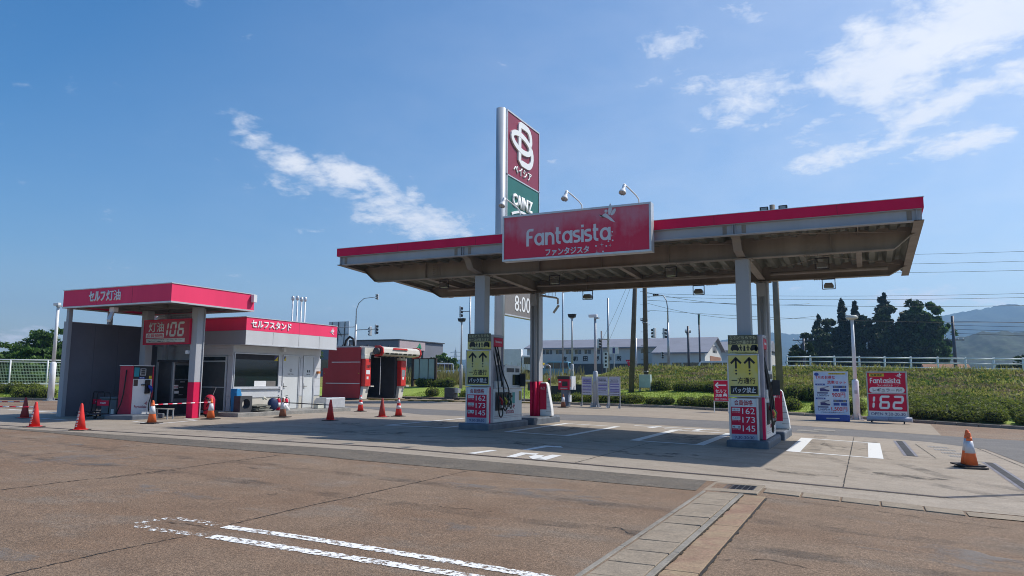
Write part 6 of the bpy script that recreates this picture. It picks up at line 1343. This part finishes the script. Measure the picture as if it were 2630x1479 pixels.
for x, ch in zip((-45.1, -43.2, -41.45, -39.45, -37.35, -35.7), '有和田製作所'): text(ch, M_ink, fa, x, 113.99, 4.98, .80, .82, .03, .05)
for x in (-27.6, -25.6, -23.9, -22.5):
    w_ = box('window', M_glass, fa, x-.7, x+.7, 110.55, 110.595, 3.2, 4.2); box('frame', M_alu, w_, x-.75, x+.75, 110.53, 110.594, 4.202, 4.28)
box('brick_panel', M_brick, fa, -21.395, -21.33, 114.6, 123.6, 3.2, 5.3); box('porch_roof', M_fwall, fa, -21.33, -20.2, 111, 116.5, 3.0, 3.2)
for y in (117.4, 118.6, 119.8): box('window', M_glass, fa, -21.395, -21.36, y-.4, y+.4, 5.9, 7.0)
f2 = thing('far_factory', 'second grey roofed hall behind the factory gable', 'building'); box('wall', M_fwall, f2, -30, -15.8, 140, 152, .5, 7.2); MB().prism([(139.2, 7.1), (146, 9.1), (153, 7.1)], -30.4, -15.4, 'x').build('roof', M_froof, f2); box('window', M_glass, f2, -19.5, -17.5, 139.95, 139.99, 4.5, 5.5)
ja = thing('branch_building', 'flat-roofed building with sunlit mauve side, shaded slate front and green A mark beyond the car wash', 'building')
M_mauve2 = mat('sunlit_mauve_wall', (.42, .34, .35), .7, var=.05, scale=.5); box('wall', mat('shaded_slate_wall', (.17, .18, .21), .7, var=.06, scale=.5), ja, -84, -58.5, 85, 97, .8, 6.8); box('side_wall', M_mauve2, ja, -58.49, -58.3, 85, 91.6, 5.6, 6.82); box('side_glass', M_glass, ja, -58.49, -58.35, 85.3, 91.2, 1.2, 5.55); box('roof_edge', M_dark, ja, -84.1, -58.25, 84.9, 97.1, 6.83, 6.98)  # light put into the colours: lit side wall paler, shaded front darker
for i in range(3): box('pier', M_mauve2, ja, -58.48, -58.28, 86.5+i*1.8, 86.8+i*1.8, .8, 5.59)
MB().prism([(89.2, 5.85), (89.7, 6.2), (90.0, 6.6), (90.1, 6.6), (90.5, 5.85), (90.2, 5.85), (90.0, 6.15), (89.75, 5.85)], -58.3, -58.2, 'x').build('emblem', mat('sign_green', (.02, .25, .12)), ja)
for i in range(5): box('window', M_glass, ja, -80+i*4, -78+i*4, 84.95, 84.99, 2.6, 4.2)
bb = thing('billboard_back', 'white back of a roadside billboard with its frame, above the office roof end', 'billboard', (-64.9, 80, 0))
box('panel', M_white, bb, -1.9, 1.6, .1, .16, 5.9, 9.25); f = MB()
for x in (-1.4, -.3, .8): f.bar((x, .02, 5.9), (x+.15, .02, 9.2), .07)
f.bar((-1.9, .0, 7.4), (1.6, .0, 7.5), .07); f.bar((-.3, .02, 8.4), (.4, .02, 7.2), .06); f.build('brace', M_dark, bb)
for x in (-1.2, 1.0): box('leg', M_galv, bb, x-.1, x+.1, .2, .4, .8, 6.2)
nf = thing('display_fence', 'dark wooden framed board fence with grey panels on the lawn edge', 'fence', (-33.15, 52, terr(-33.1, 52)-.1))
M_wd = mat('dark_timber', (.045, .025, .02), .7, var=.2, scale=4); 
for x in (-1.12, 1.12): box('post', M_wd, nf, x-.09, x+.09, -.09, .09, 0, 2.45)
for x0, x1 in ((-1.02, -.48), (-.46, .40), (.42, 1.02)): box('panel', mat('grey_blue_panel', (.30, .36, .40), .5, var=.05), nf, x0+.02, x1-.02, -.02, .02, .72, 2.38)
f = MB(); f.box(-1.03, 1.03, -.05, .05, 2.38, 2.45); f.box(-1.03, 1.03, -.05, .05, .64, .72)
for x in (-.47, .41): f.box(x-.03, x+.03, -.04, .04, .72, 2.38)
f.build('frame', M_wd, nf)
pw = tag(MB().box(-48, -26, 60.0, 60.3, 1.0, 2.02).build('parapet', gmat('parapet_concrete', (.20, .18, .16), (.25, .22, .19), .6), None), 'low weathered concrete parapet behind the lawn', 'wall')
for k, (x, y, lb) in enumerate(((11.9, 140, 'brown-roofed house low behind the rail fence by the distant pole'), (24.5, 130, 'grey-roofed house at the right edge behind the rail fence'))):
    t = thing('house', lb, 'house', (x, y, 1.0), .15); box('wall', M_fwall, t, -3, 3, -2.5, 2.5, 0, 2.2); MB().prism([(-2.9, 2.15), (0, 3.5), (2.9, 2.15)], -3.4, 3.4, 'x').build('roof', M_brick if k == 0 else M_froof, t); box('window', M_glass, t, -1.5, .2, -2.54, -2.505, .9, 1.8); box('door', M_wd, t, 1.0, 1.9, -2.54, -2.505, 0, 1.9)
# lattice transmission tower
tw = thing('transmission_tower', 'small far lattice transmission tower left of the left pump', 'tower', (-326, 562, 0)); q = MB()
def tw_w(z): return 4.0*(1-z/29.5)**1.0+.35
lev = [0, 5, 9.5, 13.5, 17, 20, 22.5, 25, 27.5]
for a, b_ in zip(lev[:-1], lev[1:]):
    for sx, sy in ((1, 1), (1, -1), (-1, -1), (-1, 1)):
        A = (sx*tw_w(a)/2, sy*tw_w(a)/2, a); Bq = (sx*tw_w(b_)/2, sy*tw_w(b_)/2, b_); q.bar(A, Bq, .22); nx, ny = (-sy, sx); q.bar(A, (nx*tw_w(b_)/2, ny*tw_w(b_)/2, b_), .13); q.bar((nx*tw_w(a)/2, ny*tw_w(a)/2, a), Bq, .13)
q.build('lattice', M_galv, tw); q = MB()
for z_ in (18, 21.5, 25): q.bar((-4.2, -2, z_), (4.2, 2, z_), .22); q.bar((-4.2, -2, z_), (0, 0, z_+1.2), .12); q.bar((4.2, 2, z_), (0, 0, z_+1.2), .12)
q.bar((0, 0, 27.5), (0, 0, 29.6), .2); q.build('crossarm', M_galv, tw)

# ================================================================ vehicles on the road
def van(x, y, z, rz, col, lb, L_=3.4, H_=1.88, W_=1.48, pick=False):
    t = thing('parked_van' if not pick else 'box_truck', lb, 'van' if not pick else 'truck', (x, y, z), rz, 'vehicles on the raised road')
    m = mat('car_paint_%s' % lb[:12].replace(' ', '_'), col, .25, .0, .03, 2, coat=.6); a = L_/2; b_ = W_/2
    MB().prism([(-a, .28), (a, .28), (a, .95), (a-.05, H_*.62), (a-.16, H_-.10), (a-.4, H_), (-a+.95, H_), (-a+.65, H_-.08), (-a+.22, H_*.56), (-a+.04, H_*.50), (-a, .8)], -b_, b_).build('body', m, t, bevel=.05)
    for s in (-1, 1):
        y0, y1 = sorted((s*(b_-.004), s*(b_+.006)))
        for (p0, p1, p2, p3) in (((-a+.42, .56), (-a+.80, .92), (-.30, .92), (-.30, .56)), ((-.24, .56), (-.24, .92), (.60, .92), (.60, .56)), ((.68, .56), (.68, .92), (a-.26, .92), (a-.18, .56))):
            MB().prism([(q_[0], H_*q_[1]) for q_ in (p0, p1, p2, p3)], y0, y1).build('side_window', M_glass, t)
    MB().prism([(-b_+.12, H_*.58), (b_-.12, H_*.58), (b_-.2, H_*.92), (-b_+.2, H_*.92)], a-.13, a-.002, 'x').build('rear_window', M_glass, t); MB().add([(-a+.24, -b_+.1, H_*.58), (-a+.24, b_-.1, H_*.58), (-a+.62, b_-.15, H_*.935), (-a+.62, -b_+.15, H_*.935), (-a+.20, -b_+.1, H_*.58), (-a+.20, b_-.1, H_*.58), (-a+.58, b_-.15, H_*.935), (-a+.58, -b_+.15, H_*.935)], [(0, 1, 2, 3), (7, 6, 5, 4), (0, 4, 5, 1), (1, 5, 6, 2), (2, 6, 7, 3), (3, 7, 4, 0)]).build('windscreen', M_glass, t)
    for s in (-1, 1): box('tail_light', M_cone, t, a-.01, a+.012, s*(b_-.10)-.05, s*(b_-.10)+.05, .75, 1.05)
    for xx in (-a+.6, a-.55):
        for s in (-1, 1): MB().tube([(xx, s*(b_-.16), .29), (xx, s*(b_+.01), .29)], .29, 16).build('wheel', M_rubber, t)
    box('bumper', M_dark, t, a-.02, a+.04, -b_+.05, b_-.05, .3, .48)
    return t
van(-32.6, 80, 1.72, .12, (.08, .25, .32), 'light blue boxy van on the raised road beyond the lawn'); van(-52.3, 86, 1.50, .55, (.75, .76, .78), 'white van with dark windows beside the lawn fence panels', 3.9, 2.15, 1.7)
van(-11.8, 66, 2.2-.95, .05, (.6, .62, .63), 'white van roof showing behind the bank beside the right pump', 3.9, 1.95, 1.6); van(-5.6, 62.5, 2.2-1.2, .05, (.72, .73, .74), 'white car roof showing above the bank at the rail fence end', 3.9, 1.75, 1.6)
t = thing('box_truck', 'white box truck behind the left fuel dispenser', 'truck', (-31.6, 64, 1.65), .35, 'vehicles on the raised road'); MB().box(-2.6, 1.7, -.95, .95, .75, 2.75).build('cargo_box', M_white, t, bevel=.04); MB().prism([(1.75, .4), (3.1, .4), (3.15, 1.2), (2.85, 2.1), (1.75, 2.15)], -.85, .85).build('cab', M_white, t, bevel=.05); box('side_window', M_glass, t, 1.95, 2.7, -.86, -.851, 1.3, 1.95)
for xx in (-1.6, 2.3):
    for s in (-1, 1): MB().tube([(xx, s*.62, .38), (xx, s*.88, .38)], .38, 16).build('wheel', M_rubber, t)
box('chassis', M_dark, t, -2.5, 2.9, -.6, .6, .42, .74)

# ================================================================ fences
rf = thing('rail_fence', 'pale blue-white rail fence with three rails along the top of the bank', 'fence')
M_rail = mat('fence_white', (.66, .74, .76), .45, var=.06)
fx = [-4.91+i*1.527 for i in range(14)]
for i, x in enumerate(fx):
    z_ = ztop(x)-.1; zt = float(np.interp(x, [-5, 9], [3.25, 2.99])); MB().tube([(x, 54.6, z_-.2), (x, 54.6, zt)], .06, 10).build('post', M_rail, rf, smooth=True); MB().lathe([(.065, 0), (.05, .03), (.0, .04)], 10, (x, 54.6, zt)).build('post_cap', M_rail, rf, smooth=True)
for k in range(3):
    for a, b_ in zip(fx[:-1], fx[1:]):
        za, zb_ = [float(np.interp(x, [-5, 9], [3.25, 2.99]))-.07-k*.31 for x in (a, b_)]; MB().tube([(a, 54.54, za), (b_, 54.54, zb_)], .034 if k else .045, 8).build('rail', M_rail, rf, smooth=True)
mf = thing('mesh_fence', 'white railed wire mesh fence on the left behind the lamp post', 'fence')
A, B_ = Vector((-54.2, 26.3, .92)), Vector((-47.5, 37.2, .98)); n = 6
q = MB(); q.tube([A+Vector((0, 0, 1.62)), B_+Vector((0, 0, 1.62))], .045, 10); q.build('top_rail', M_white, mf, smooth=True); q = MB(); q.bar(A+Vector((0, 0, 1.48)), B_+Vector((0, 0, 1.48)), .05); q.build('upper_rail', M_white, mf); q = MB(); q.bar(A+Vector((0, 0, .02)), B_+Vector((0, 0, .02)), .10); q.build('bottom_rail', M_white, mf)
for i in range(n+1): p_ = A.lerp(B_, i/n); MB().tube([p_-Vector((0, 0, .5)), p_+Vector((0, 0, 1.62))], .05, 10).build('post', M_white, mf, smooth=True)
q = MB()
for k in range(1, 8): q.bar(A+Vector((0, 0, .03+k*.205)), B_+Vector((0, 0, .03+k*.205)), .022)
q.build('wire', mat('mesh_green', (.45, .60, .42), .5), mf); q = MB(); d_ = (B_-A)
for i in range(150): p_ = A+d_*(i/150); q.bar(p_+Vector((0, 0, .05)), p_+Vector((0, 0, 1.48)), .009)
q.build('mesh_wire', mat('mesh_green', (.45, .60, .42)), mf)['kind'] = 'stuff'

# ================================================================ vegetation
def leafmat(name, ca, cb, trans=.35):
    m = bpy.data.materials.new(name); m.use_nodes = True; t = m.node_tree; nd = t.nodes; lk = t.links; b_ = nd['Principled BSDF']
    g = nd.new('ShaderNodeNewGeometry'); mx = nd.new('ShaderNodeMixRGB'); lk.new(g.outputs['Random Per Island'], mx.inputs[0]); mx.inputs[1].default_value = (*ca, 1); mx.inputs[2].default_value = (*cb, 1)
    n = nd.new('ShaderNodeTexNoise'); n.inputs['Scale'].default_value = .8; lk.new(g.outputs['Position'], n.inputs['Vector'])
    r = nd.new('ShaderNodeMapRange'); lk.new(n.outputs['Fac'], r.inputs[0]); r.inputs[1].default_value = .3; r.inputs[2].default_value = .7; r.inputs[3].default_value = .65; r.inputs[4].default_value = 1.3
    m2 = nd.new('ShaderNodeMixRGB'); m2.blend_type = 'MULTIPLY'; m2.inputs[0].default_value = 1; lk.new(mx.outputs[0], m2.inputs[1]); lk.new(r.outputs[0], m2.inputs[2])
    lk.new(m2.outputs[0], b_.inputs['Base Color']); b_.inputs['Roughness'].default_value = .6; b_.inputs['Specular IOR Level'].default_value = .25
    tl = nd.new('ShaderNodeBsdfTranslucent'); lk.new(m2.outputs[0], tl.inputs[0]); mi = nd.new('ShaderNodeMixShader'); mi.inputs[0].default_value = trans; lk.new(b_.outputs[0], mi.inputs[1]); lk.new(tl.outputs[0], mi.inputs[2]); lk.new(mi.outputs[0], nd['Material Output'].inputs[0])
    return m
L_hedge = leafmat('azalea_leaf', (.095, .13, .02), (.22, .25, .042), .42); L_weed = leafmat('bank_weed', (.11, .15, .022), (.30, .30, .06), .45); L_tree = leafmat('broad_leaf', (.045, .10, .02), (.10, .18, .035), .4); L_sugi = leafmat('cedar_leaf', (.010, .024, .012), (.026, .05, .02), .15); L_darkt = leafmat('dark_leaf', (.018, .038, .012), (.055, .085, .025), .2)
L_grass = leafmat('bank_grass', (.17, .21, .035), (.38, .35, .12), .5); L_lawn = leafmat('lawn_blade', (.19, .28, .035), (.30, .36, .06), .45); L_reed = leafmat('reed_leaf', (.20, .20, .06), (.34, .31, .12), .4); L_dry = leafmat('dry_weed', (.16, .12, .07), (.30, .24, .14), .3)
M_bark = mat('bark', (.055, .04, .03), .9, var=.3, scale=6)
def hedge(x0, x1, u, h, w, lb, dens=1.0, name='hedge'):
    n = max(1, round(abs(x1-x0)/.9)); cx = (x0+x1)/2; t = thing(name, lb, 'hedge', (cx, yk(cx)+u, terr(cx, yk(cx)+u)), 0, 'clipped hedges on the verge')
    pts = []; st = MB()
    for i in range(n):
        x = x0+(x1-x0)*(i+.5)/n; y = yk(x)+u+rnd.uniform(-.12, .12); z = terr(x, y); rr = abs(x1-x0)/n*.62
        hh = h*rnd.uniform(.85, 1.1)
        p_ = blobpts((x, y, z+hh*.42), (max(rr, .45), w, hh*.60), int(900*dens*max(rr, .45)*w*2.2+250), .82); p_ = p_[p_[:, 2] > z+.03]
        pts.append(p_)
        for k in range(3): dx, dy = rnd.uniform(-.3, .3)*rr, rnd.uniform(-.3, .3)*w; st.tube([(x-cx, y-t.location.y, z-t.location.z-.05), (x-cx+dx, y-t.location.y+dy, z-t.location.z+hh*.6)], [.02, .012], 5)
    P_ = np.concatenate(pts); V = leafset(P_, .052, .3); spr = P_[nr.random(len(P_)) < .10]; spr = spr[spr[:, 2] > np.median(P_[:, 2])]; V = np.concatenate([V, leafset(spr+np.array([0, 0, .10]), .06, 1.0, .35)])
    quads('foliage', V-np.array(t.location), L_hedge, t); st.build('stems', M_bark, t)
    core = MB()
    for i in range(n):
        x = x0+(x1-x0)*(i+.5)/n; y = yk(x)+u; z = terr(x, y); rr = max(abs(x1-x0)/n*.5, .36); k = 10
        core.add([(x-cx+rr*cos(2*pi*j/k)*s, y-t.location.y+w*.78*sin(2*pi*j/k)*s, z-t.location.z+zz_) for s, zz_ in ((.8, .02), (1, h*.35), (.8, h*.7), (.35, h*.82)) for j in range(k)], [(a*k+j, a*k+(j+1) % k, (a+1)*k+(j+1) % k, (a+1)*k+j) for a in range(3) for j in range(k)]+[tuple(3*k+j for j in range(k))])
    core.build('shade_core', mat('hedge_shadow', (.018, .024, .008), .95, var=.3, scale=9), t, smooth=True)  # solid core coloured dark to stand for the shade among the leaves
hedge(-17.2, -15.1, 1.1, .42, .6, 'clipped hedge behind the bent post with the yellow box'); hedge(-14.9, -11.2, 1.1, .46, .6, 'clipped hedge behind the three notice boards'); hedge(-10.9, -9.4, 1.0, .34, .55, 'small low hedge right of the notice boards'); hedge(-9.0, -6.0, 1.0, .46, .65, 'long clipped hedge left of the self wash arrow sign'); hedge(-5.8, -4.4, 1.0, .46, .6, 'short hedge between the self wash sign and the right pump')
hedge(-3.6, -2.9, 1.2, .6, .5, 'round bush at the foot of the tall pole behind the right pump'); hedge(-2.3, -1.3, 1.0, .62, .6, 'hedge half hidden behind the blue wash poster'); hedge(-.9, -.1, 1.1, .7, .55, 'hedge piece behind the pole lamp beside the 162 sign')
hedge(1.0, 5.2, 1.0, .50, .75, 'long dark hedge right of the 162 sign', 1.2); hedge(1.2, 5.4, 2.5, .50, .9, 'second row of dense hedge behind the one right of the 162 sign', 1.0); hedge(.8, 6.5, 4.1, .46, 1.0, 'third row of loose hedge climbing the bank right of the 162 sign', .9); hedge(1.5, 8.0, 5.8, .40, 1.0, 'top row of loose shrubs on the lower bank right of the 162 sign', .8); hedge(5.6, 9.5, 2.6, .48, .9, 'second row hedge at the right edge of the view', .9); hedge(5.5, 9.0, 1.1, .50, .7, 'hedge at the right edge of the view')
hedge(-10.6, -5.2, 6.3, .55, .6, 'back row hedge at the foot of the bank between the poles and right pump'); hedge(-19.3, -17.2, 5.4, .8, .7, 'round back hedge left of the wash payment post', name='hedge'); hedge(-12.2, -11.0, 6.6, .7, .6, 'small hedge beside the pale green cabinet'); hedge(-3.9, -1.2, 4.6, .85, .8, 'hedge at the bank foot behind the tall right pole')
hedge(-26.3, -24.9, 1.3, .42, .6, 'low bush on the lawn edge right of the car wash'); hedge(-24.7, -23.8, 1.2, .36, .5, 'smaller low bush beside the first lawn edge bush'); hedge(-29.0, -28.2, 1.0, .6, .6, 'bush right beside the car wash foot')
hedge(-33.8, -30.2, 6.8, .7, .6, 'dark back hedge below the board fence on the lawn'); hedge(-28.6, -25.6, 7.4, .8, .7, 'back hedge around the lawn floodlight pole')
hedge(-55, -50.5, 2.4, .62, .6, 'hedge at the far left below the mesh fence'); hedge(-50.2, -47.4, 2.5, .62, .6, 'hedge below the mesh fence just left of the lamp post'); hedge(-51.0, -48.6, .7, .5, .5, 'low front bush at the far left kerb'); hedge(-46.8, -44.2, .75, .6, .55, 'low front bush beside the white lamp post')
# trees
def tree(x, y, z0, blobs, lb, leaf, size, n, trunk_h, r=.22, name='broadleaf_tree', cat='tree', group=None):
    t = thing(name, lb, cat, (x, y, z0), 0, group); tr = MB(); tr.tube([(0, 0, -.3), (.1, 0, trunk_h*.5), (0, .05, trunk_h)], [r, r*.8, r*.45], 10); tr.build('trunk', M_bark, t, smooth=True)
    lm = MB(); P_ = []
    tot = sum(b_[3]*b_[4]*b_[5] for b_ in blobs)
    for (bx_, by_, bz_, rx, ry, rz_) in blobs:
        lm.tube([(0, 0, trunk_h*.6), (bx_*.5, by_*.5, (trunk_h*.6+bz_)/2), (bx_, by_, bz_)], [r*.5, r*.35, r*.15], 6)
        k = int(n*(rx*ry*rz_)/tot)
        for s in range(10):      # leaf clumps spread over the mass
            c = blobpts((bx_, by_, bz_), (rx, ry, rz_), 1, .75)[0]; P_.append(blobpts(c, (rx*.36, ry*.36, rz_*.30), k//10+1, .3))
    lm.build('branches', M_bark, t, smooth=True); C_ = np.concatenate(P_)
    quads('crown', leafset(C_, size, .4), leaf, t); return t
def sugi(x, y, z0, H, R, lb, seed):
    t = thing('cedar_tree', lb, 'tree', (x, y, z0), 0, 'trees of the dark grove'); MB().tube([(0, 0, -.3), (0, 0, H*.95)], [.35, .05], 8).build('trunk', M_bark, t, smooth=True)
    r_ = random.Random(seed); P_ = []; br = MB()
    for i in range(int(H*5)):
        zz_ = H*(.08+.92*(i+.5)/(H*5)); rr = R*(1-(zz_/H))**.75*r_.uniform(.55, 1.1)+.15; a = r_.uniform(0, 2*pi); c = (rr*.62*cos(a), rr*.62*sin(a), zz_-.15*rr); br.tube([(0, 0, zz_), c], [.05, .02], 4); P_.append(blobpts(c, (rr*.62, rr*.62, .55), 60, .2))
    br.build('branches', M_bark, t); quads('crown', leafset(np.concatenate(P_), .30, .3, .5), L_sugi, t)
GR = 'trees of the dark grove'; k_ = 150/110
def gx(x, z): return x*k_, 1.45+(z-1.45)*k_
for (x, z, R, s, lb) in ((-5.6, 10.65, 3.2, 1, 'leftmost pointed cedar of the dark grove'), (-2.5, 12.7, 3.6, 2, 'tall pointed cedar left of the grove centre'), (-.9, 12.3, 2.8, 3, 'thin pointed cedar just right of the tall left cedar'), (2.6, 13.4, 4.4, 4, 'tallest cedar in the middle of the dark grove')):
    X, Z = gx(x, z); sugi(X, 150, 1.0, Z-1.0, R, lb, s)
for (x, z, rx, lb, lf) in ((-6.4, 8.3, 3.2, 'dark rounded tree at the left end of the grove', L_darkt), (-4.0, 10.0, 3.2, 'rounded tree between the left cedars of the grove', L_darkt), (.6, 10.6, 3.4, 'broad tree below the middle cedars of the grove', L_darkt), (5.6, 11.7, 4.0, 'big broadleaf tree right of the tallest cedar', L_darkt), (4.2, 10.8, 3.4, 'dark broadleaf tree pressed against the tallest cedar', L_darkt), (7.0, 11.0, 3.0, 'broadleaf tree between the big one and the right end of the grove', L_tree), (8.1, 11.4, 2.8, 'broadleaf tree with spreading top at the right end of the grove', L_tree), (4.0, 8.2, 4.5, 'dark lower tree filling the grove front', L_darkt), (7.2, 6.6, 3.0, 'low dark tree at the right foot of the grove', L_darkt), (-2.5, 6.6, 4.2, 'low dark tree at the left foot of the grove', L_darkt)):
    X, Z = gx(x, z); H = Z-1.0
    bl = [(rnd.uniform(-.35, .35)*rx, rnd.uniform(-1.5, 1.5), H*f_, rx*rnd.uniform(.55, .8), rx*.7, H*.17) for f_ in (.14, .24, .36, .48, .6, .72, .84)]+[(rx*.75, 0, H*.62, rx*.5, rx*.5, H*.13), (-rx*.75, 0, H*.55, rx*.5, rx*.5, H*.13)]
    tree(X, 149+rnd.uniform(-4, 3), 1.0, bl, lb, lf, .42, 6500, H*.7, .3, group=GR)
for (x, y, H, rx, lb) in ((-78, 43, 4.3, 4.0, 'leafy bush tree at the far left edge behind the fence'), (-75.5, 46, 4.8, 3.6, 'leafy bush tree left of the lamp post behind the fence'), (-72.5, 47, 5.0, 3.6, 'leafy bush tree behind the white lamp post'), (-70.5, 50, 5.2, 3.8, 'leafy bush tree behind the end of the grey wall'), (-82, 39, 4.0, 4.2, 'leafy bush tree just outside the left edge'), (-76, 41, 2.9, 3.2, 'lower leafy bush seen through the mesh fence'), (-70, 44, 3.0, 3.4, 'lower leafy bush behind the fence next to the wall'), (-58.6, 30, 2.5, 2.6, 'dense low bush pressed behind the left part of the mesh fence'), (-56.2, 33.8, 2.5, 2.6, 'dense low bush behind the middle of the mesh fence'), (-53.6, 38, 2.5, 2.6, 'dense low bush behind the mesh fence beside the lamp post')):
    bl = [(rnd.uniform(-.6, .6)*rx, rnd.uniform(-1, 1), H*f_, rx*.62, rx*.6, H*.24) for f_ in (.2, .38, .5, .66, .8)]
    tree(x, y, .9, bl, lb, L_tree, .20, 5200, H*.6, .15, group='leafy trees behind the mesh fence')
tree(-55.2, 92, 1.4, [(0, 0, 2.2, 1.9, 1.6, 1.2), (.6, 0, 3.0, 1.3, 1.2, .8), (-.9, .2, 2.7, 1.2, 1.2, .8)], 'small green tree behind the white van', L_tree, .20, 2600, 2.0, .12)
tree(11.8, 72, 1.6, [(0, 0, 1.2, 1.7, 1.4, .9), (.9, .2, 1.0, 1.2, 1.2, .7)], 'dark bush behind the rail fence near the right edge', L_darkt, .14, 2600, 1.2, .1); tree(-6.6, 90, 1.3, [(0, 0, 2.4, 1.5, 1.3, 1.5), (.3, 0, 3.8, 1.0, 1.0, .9)], 'small dark tree left of the grove beside the distant pole', L_darkt, .2, 2200, 2.4, .12); tree(-41.5, 47, .8, [(0, 0, 1.6, 1.6, 1.4, 1.5), (-.5, 0, .8, 1.5, 1.3, .9)], 'green bush seen between the office and the car wash', L_tree, .12, 3000, 1.4, .1)
# grass: bank weeds, lawn blades, reeds
def blades(name, n, xr, ur, h, w, m, lean=.5, label=None, jit=1.0):
    x = nr.uniform(*xr, n); u = nr.uniform(*ur, n); Yk = np.interp(x, YKX, YKY); y = Yk+u
    z = np.array([terr(a, b_) for a, b_ in zip(x, y)]); H = h*nr.uniform(.4, 1.4, n)*(1 if jit == 0 else (.55+.9*np.clip(np.sin(x*1.3+np.cos(y*1.7)*2)*.5+.5, 0, 1)))
    a = nr.uniform(0, 2*pi, n); dx, dy = np.cos(a), np.sin(a); l = nr.uniform(.1, lean, n)*H
    B0 = np.stack([x-dy*w, y+dx*w, z-.02], 1); B1 = np.stack([x+dy*w, y-dx*w, z-.02], 1); T1 = np.stack([x+dx*l+dy*w*.3, y+dy*l-dx*w*.3, z+H], 1); T0 = np.stack([x+dx*l-dy*w*.3, y+dy*l+dx*w*.3, z+H], 1)
    o = quads(name, np.stack([B0, B1, T1, T0], 1), m); return tag(o, label, 'grass', None, 'stuff')
blades('bank_grass', 30000, (-19, 14), (6.6, 16.6), .15, .022, L_grass, 1.3, 'rough weedy grass covering the bank')
def weeds(name, n, leaf, size, lo, hi, seed, label):
    x = nr.uniform(-19, 14, n*4); u = nr.uniform(6.8, 16.4, n*4); y = np.interp(x, YKX, YKY)+u
    f = np.array([mnoise.fractal((a*.55, b_*.9, seed), 1., 2., 4) for a, b_ in zip(x, y)]); k = np.flatnonzero((f > lo) & (f < hi))[:n]
    P_ = np.stack([x[k], y[k], np.array([terr(a, b_) for a, b_ in zip(x[k], y[k])])+nr.uniform(.03, .16, len(k))], 1)
    tag(quads(name, leafset(P_, size, .5, .5), leaf), label, 'grass', None, 'stuff')
weeds('bank_weeds', 9000, L_dry, .075, .10, 9, 3.1, 'dry brown weeds in patches among the bank grass'); weeds('bank_herbs', 16000, L_weed, .085, -9, .10, 3.1, 'low broad-leaved green weeds on the bank'); weeds('bank_ivy', 6000, L_tree, .10, .05, .5, 9.4, 'darker leafy clumps spread over the bank')
blades('verge_grass', 5000, (-19, 14), (15.3, 17), .24, .025, L_grass, .5, 'taller grass fringe on top of the bank'); blades('lawn_grass', 26000, (-31, 1), (.5, 6.4), .055, .02, L_lawn, .6, 'short mown lawn grass', 0); blades('lawn_grass', 5000, (-54, -43), (.3, 4), .06, .025, L_lawn, .6, 'short mown grass by the left kerb', 0)
blades('reed_grass', 2600, (-36, -26), (8.5, 12), .85, .03, L_reed, .35, 'yellowish tall grass below the board fence'); blades('reed_grass', 900, (-27, -21), (9, 13), .6, .03, L_reed, .35, 'sparse tall yellow grass by the parapet')

# ================================================================ hills
M_for = gmat('forest_hill', (.016, .028, .011), (.028, .04, .016), .02, (.04, .055, .02), .6, .12, 0, .9)
def hill(name, crest, depth, amp, fine, seed, base=-5, nx=220, ny=26):
    cx_ = [c[0] for c in crest]; vs = []; fs = []
    for i in range(nx):
        x = cx_[0]+(cx_[-1]-cx_[0])*i/(nx-1); y0 = float(np.interp(x, cx_, [c[1] for c in crest])); H = float(np.interp(x, cx_, [c[2] for c in crest]))
        for j in range(ny):
            s = j/(ny-1); y = y0-depth*(1-s); prof = (s**1.25) if s < 1 else 1
            ridge = mnoise.fractal((x/amp[1], y/amp[1]*.6, seed), 1.0, 2.0, 5); z = base+(H-base)*prof*(1-.16*(1-s))+ridge*amp[0]*s*(1-s)*3+ridge*amp[0]*.18*s
            z += fine*(mnoise.noise((x/9., y/9., seed))+.6*mnoise.noise((x/4., y/4., seed+5)))*min(1, s*4); vs.append((x, y, z))
    for i in range(nx-1):
        for j in range(ny-1): fs.append((i*ny+j, (i+1)*ny+j, (i+1)*ny+j+1, i*ny+j+1))
    o = MB().add(vs, fs).build(name, M_for, None, smooth=True); return struct(o)
hill('far_mountain', [(-1500, 2350, 70), (-893, 2442, 95), (-634, 2521, 113), (-451, 2561, 137), (-284, 2584, 161), (-176, 2594, 155), (-18, 2600, 178), (110, 2597, 192), (232, 2590, 209), (327, 2579, 221), (395, 2570, 231), (428, 2565, 226), (575, 2536, 196), (802, 2473, 158), (1500, 2300, 120)], 1100, (55, 330.), 3.0, 2.2, nx=420, ny=34)
hill('wooded_hill', [(-60, 905, 8), (-8, 900, 22), (42, 899, 33), (71, 897, 45), (99, 895, 50), (107, 894, 53), (126, 891, 54), (146, 888, 53), (198, 878, 52), (252, 864, 43), (420, 830, 30)], 380, (10, 90.), 2.0, 7.7, nx=320, ny=40)
# ================================================================ air
hz = MB().box(-3000, 3000, -60, 3000, -8, 300).build('haze', bpy.data.materials.new('haze_air'), None); hz['kind'] = 'stuff'
hm = hz.data.materials[0]; hm.use_nodes = True; nd = hm.node_tree.nodes
for n_ in list(nd):
    if n_.type != 'OUTPUT_MATERIAL': nd.remove(n_)
pv = nd.new('ShaderNodeVolumePrincipled'); pv.inputs['Color'].default_value = (.34, .62, 1, 1); pv.inputs['Density'].default_value = HAZE; pv.inputs['Anisotropy'].default_value = .25
hm.node_tree.links.new(pv.outputs[0], nd['Material Output'].inputs['Volume'] if 'Material Output' in nd else [n_ for n_ in nd if n_.type == 'OUTPUT_MATERIAL'][0].inputs['Volume'])
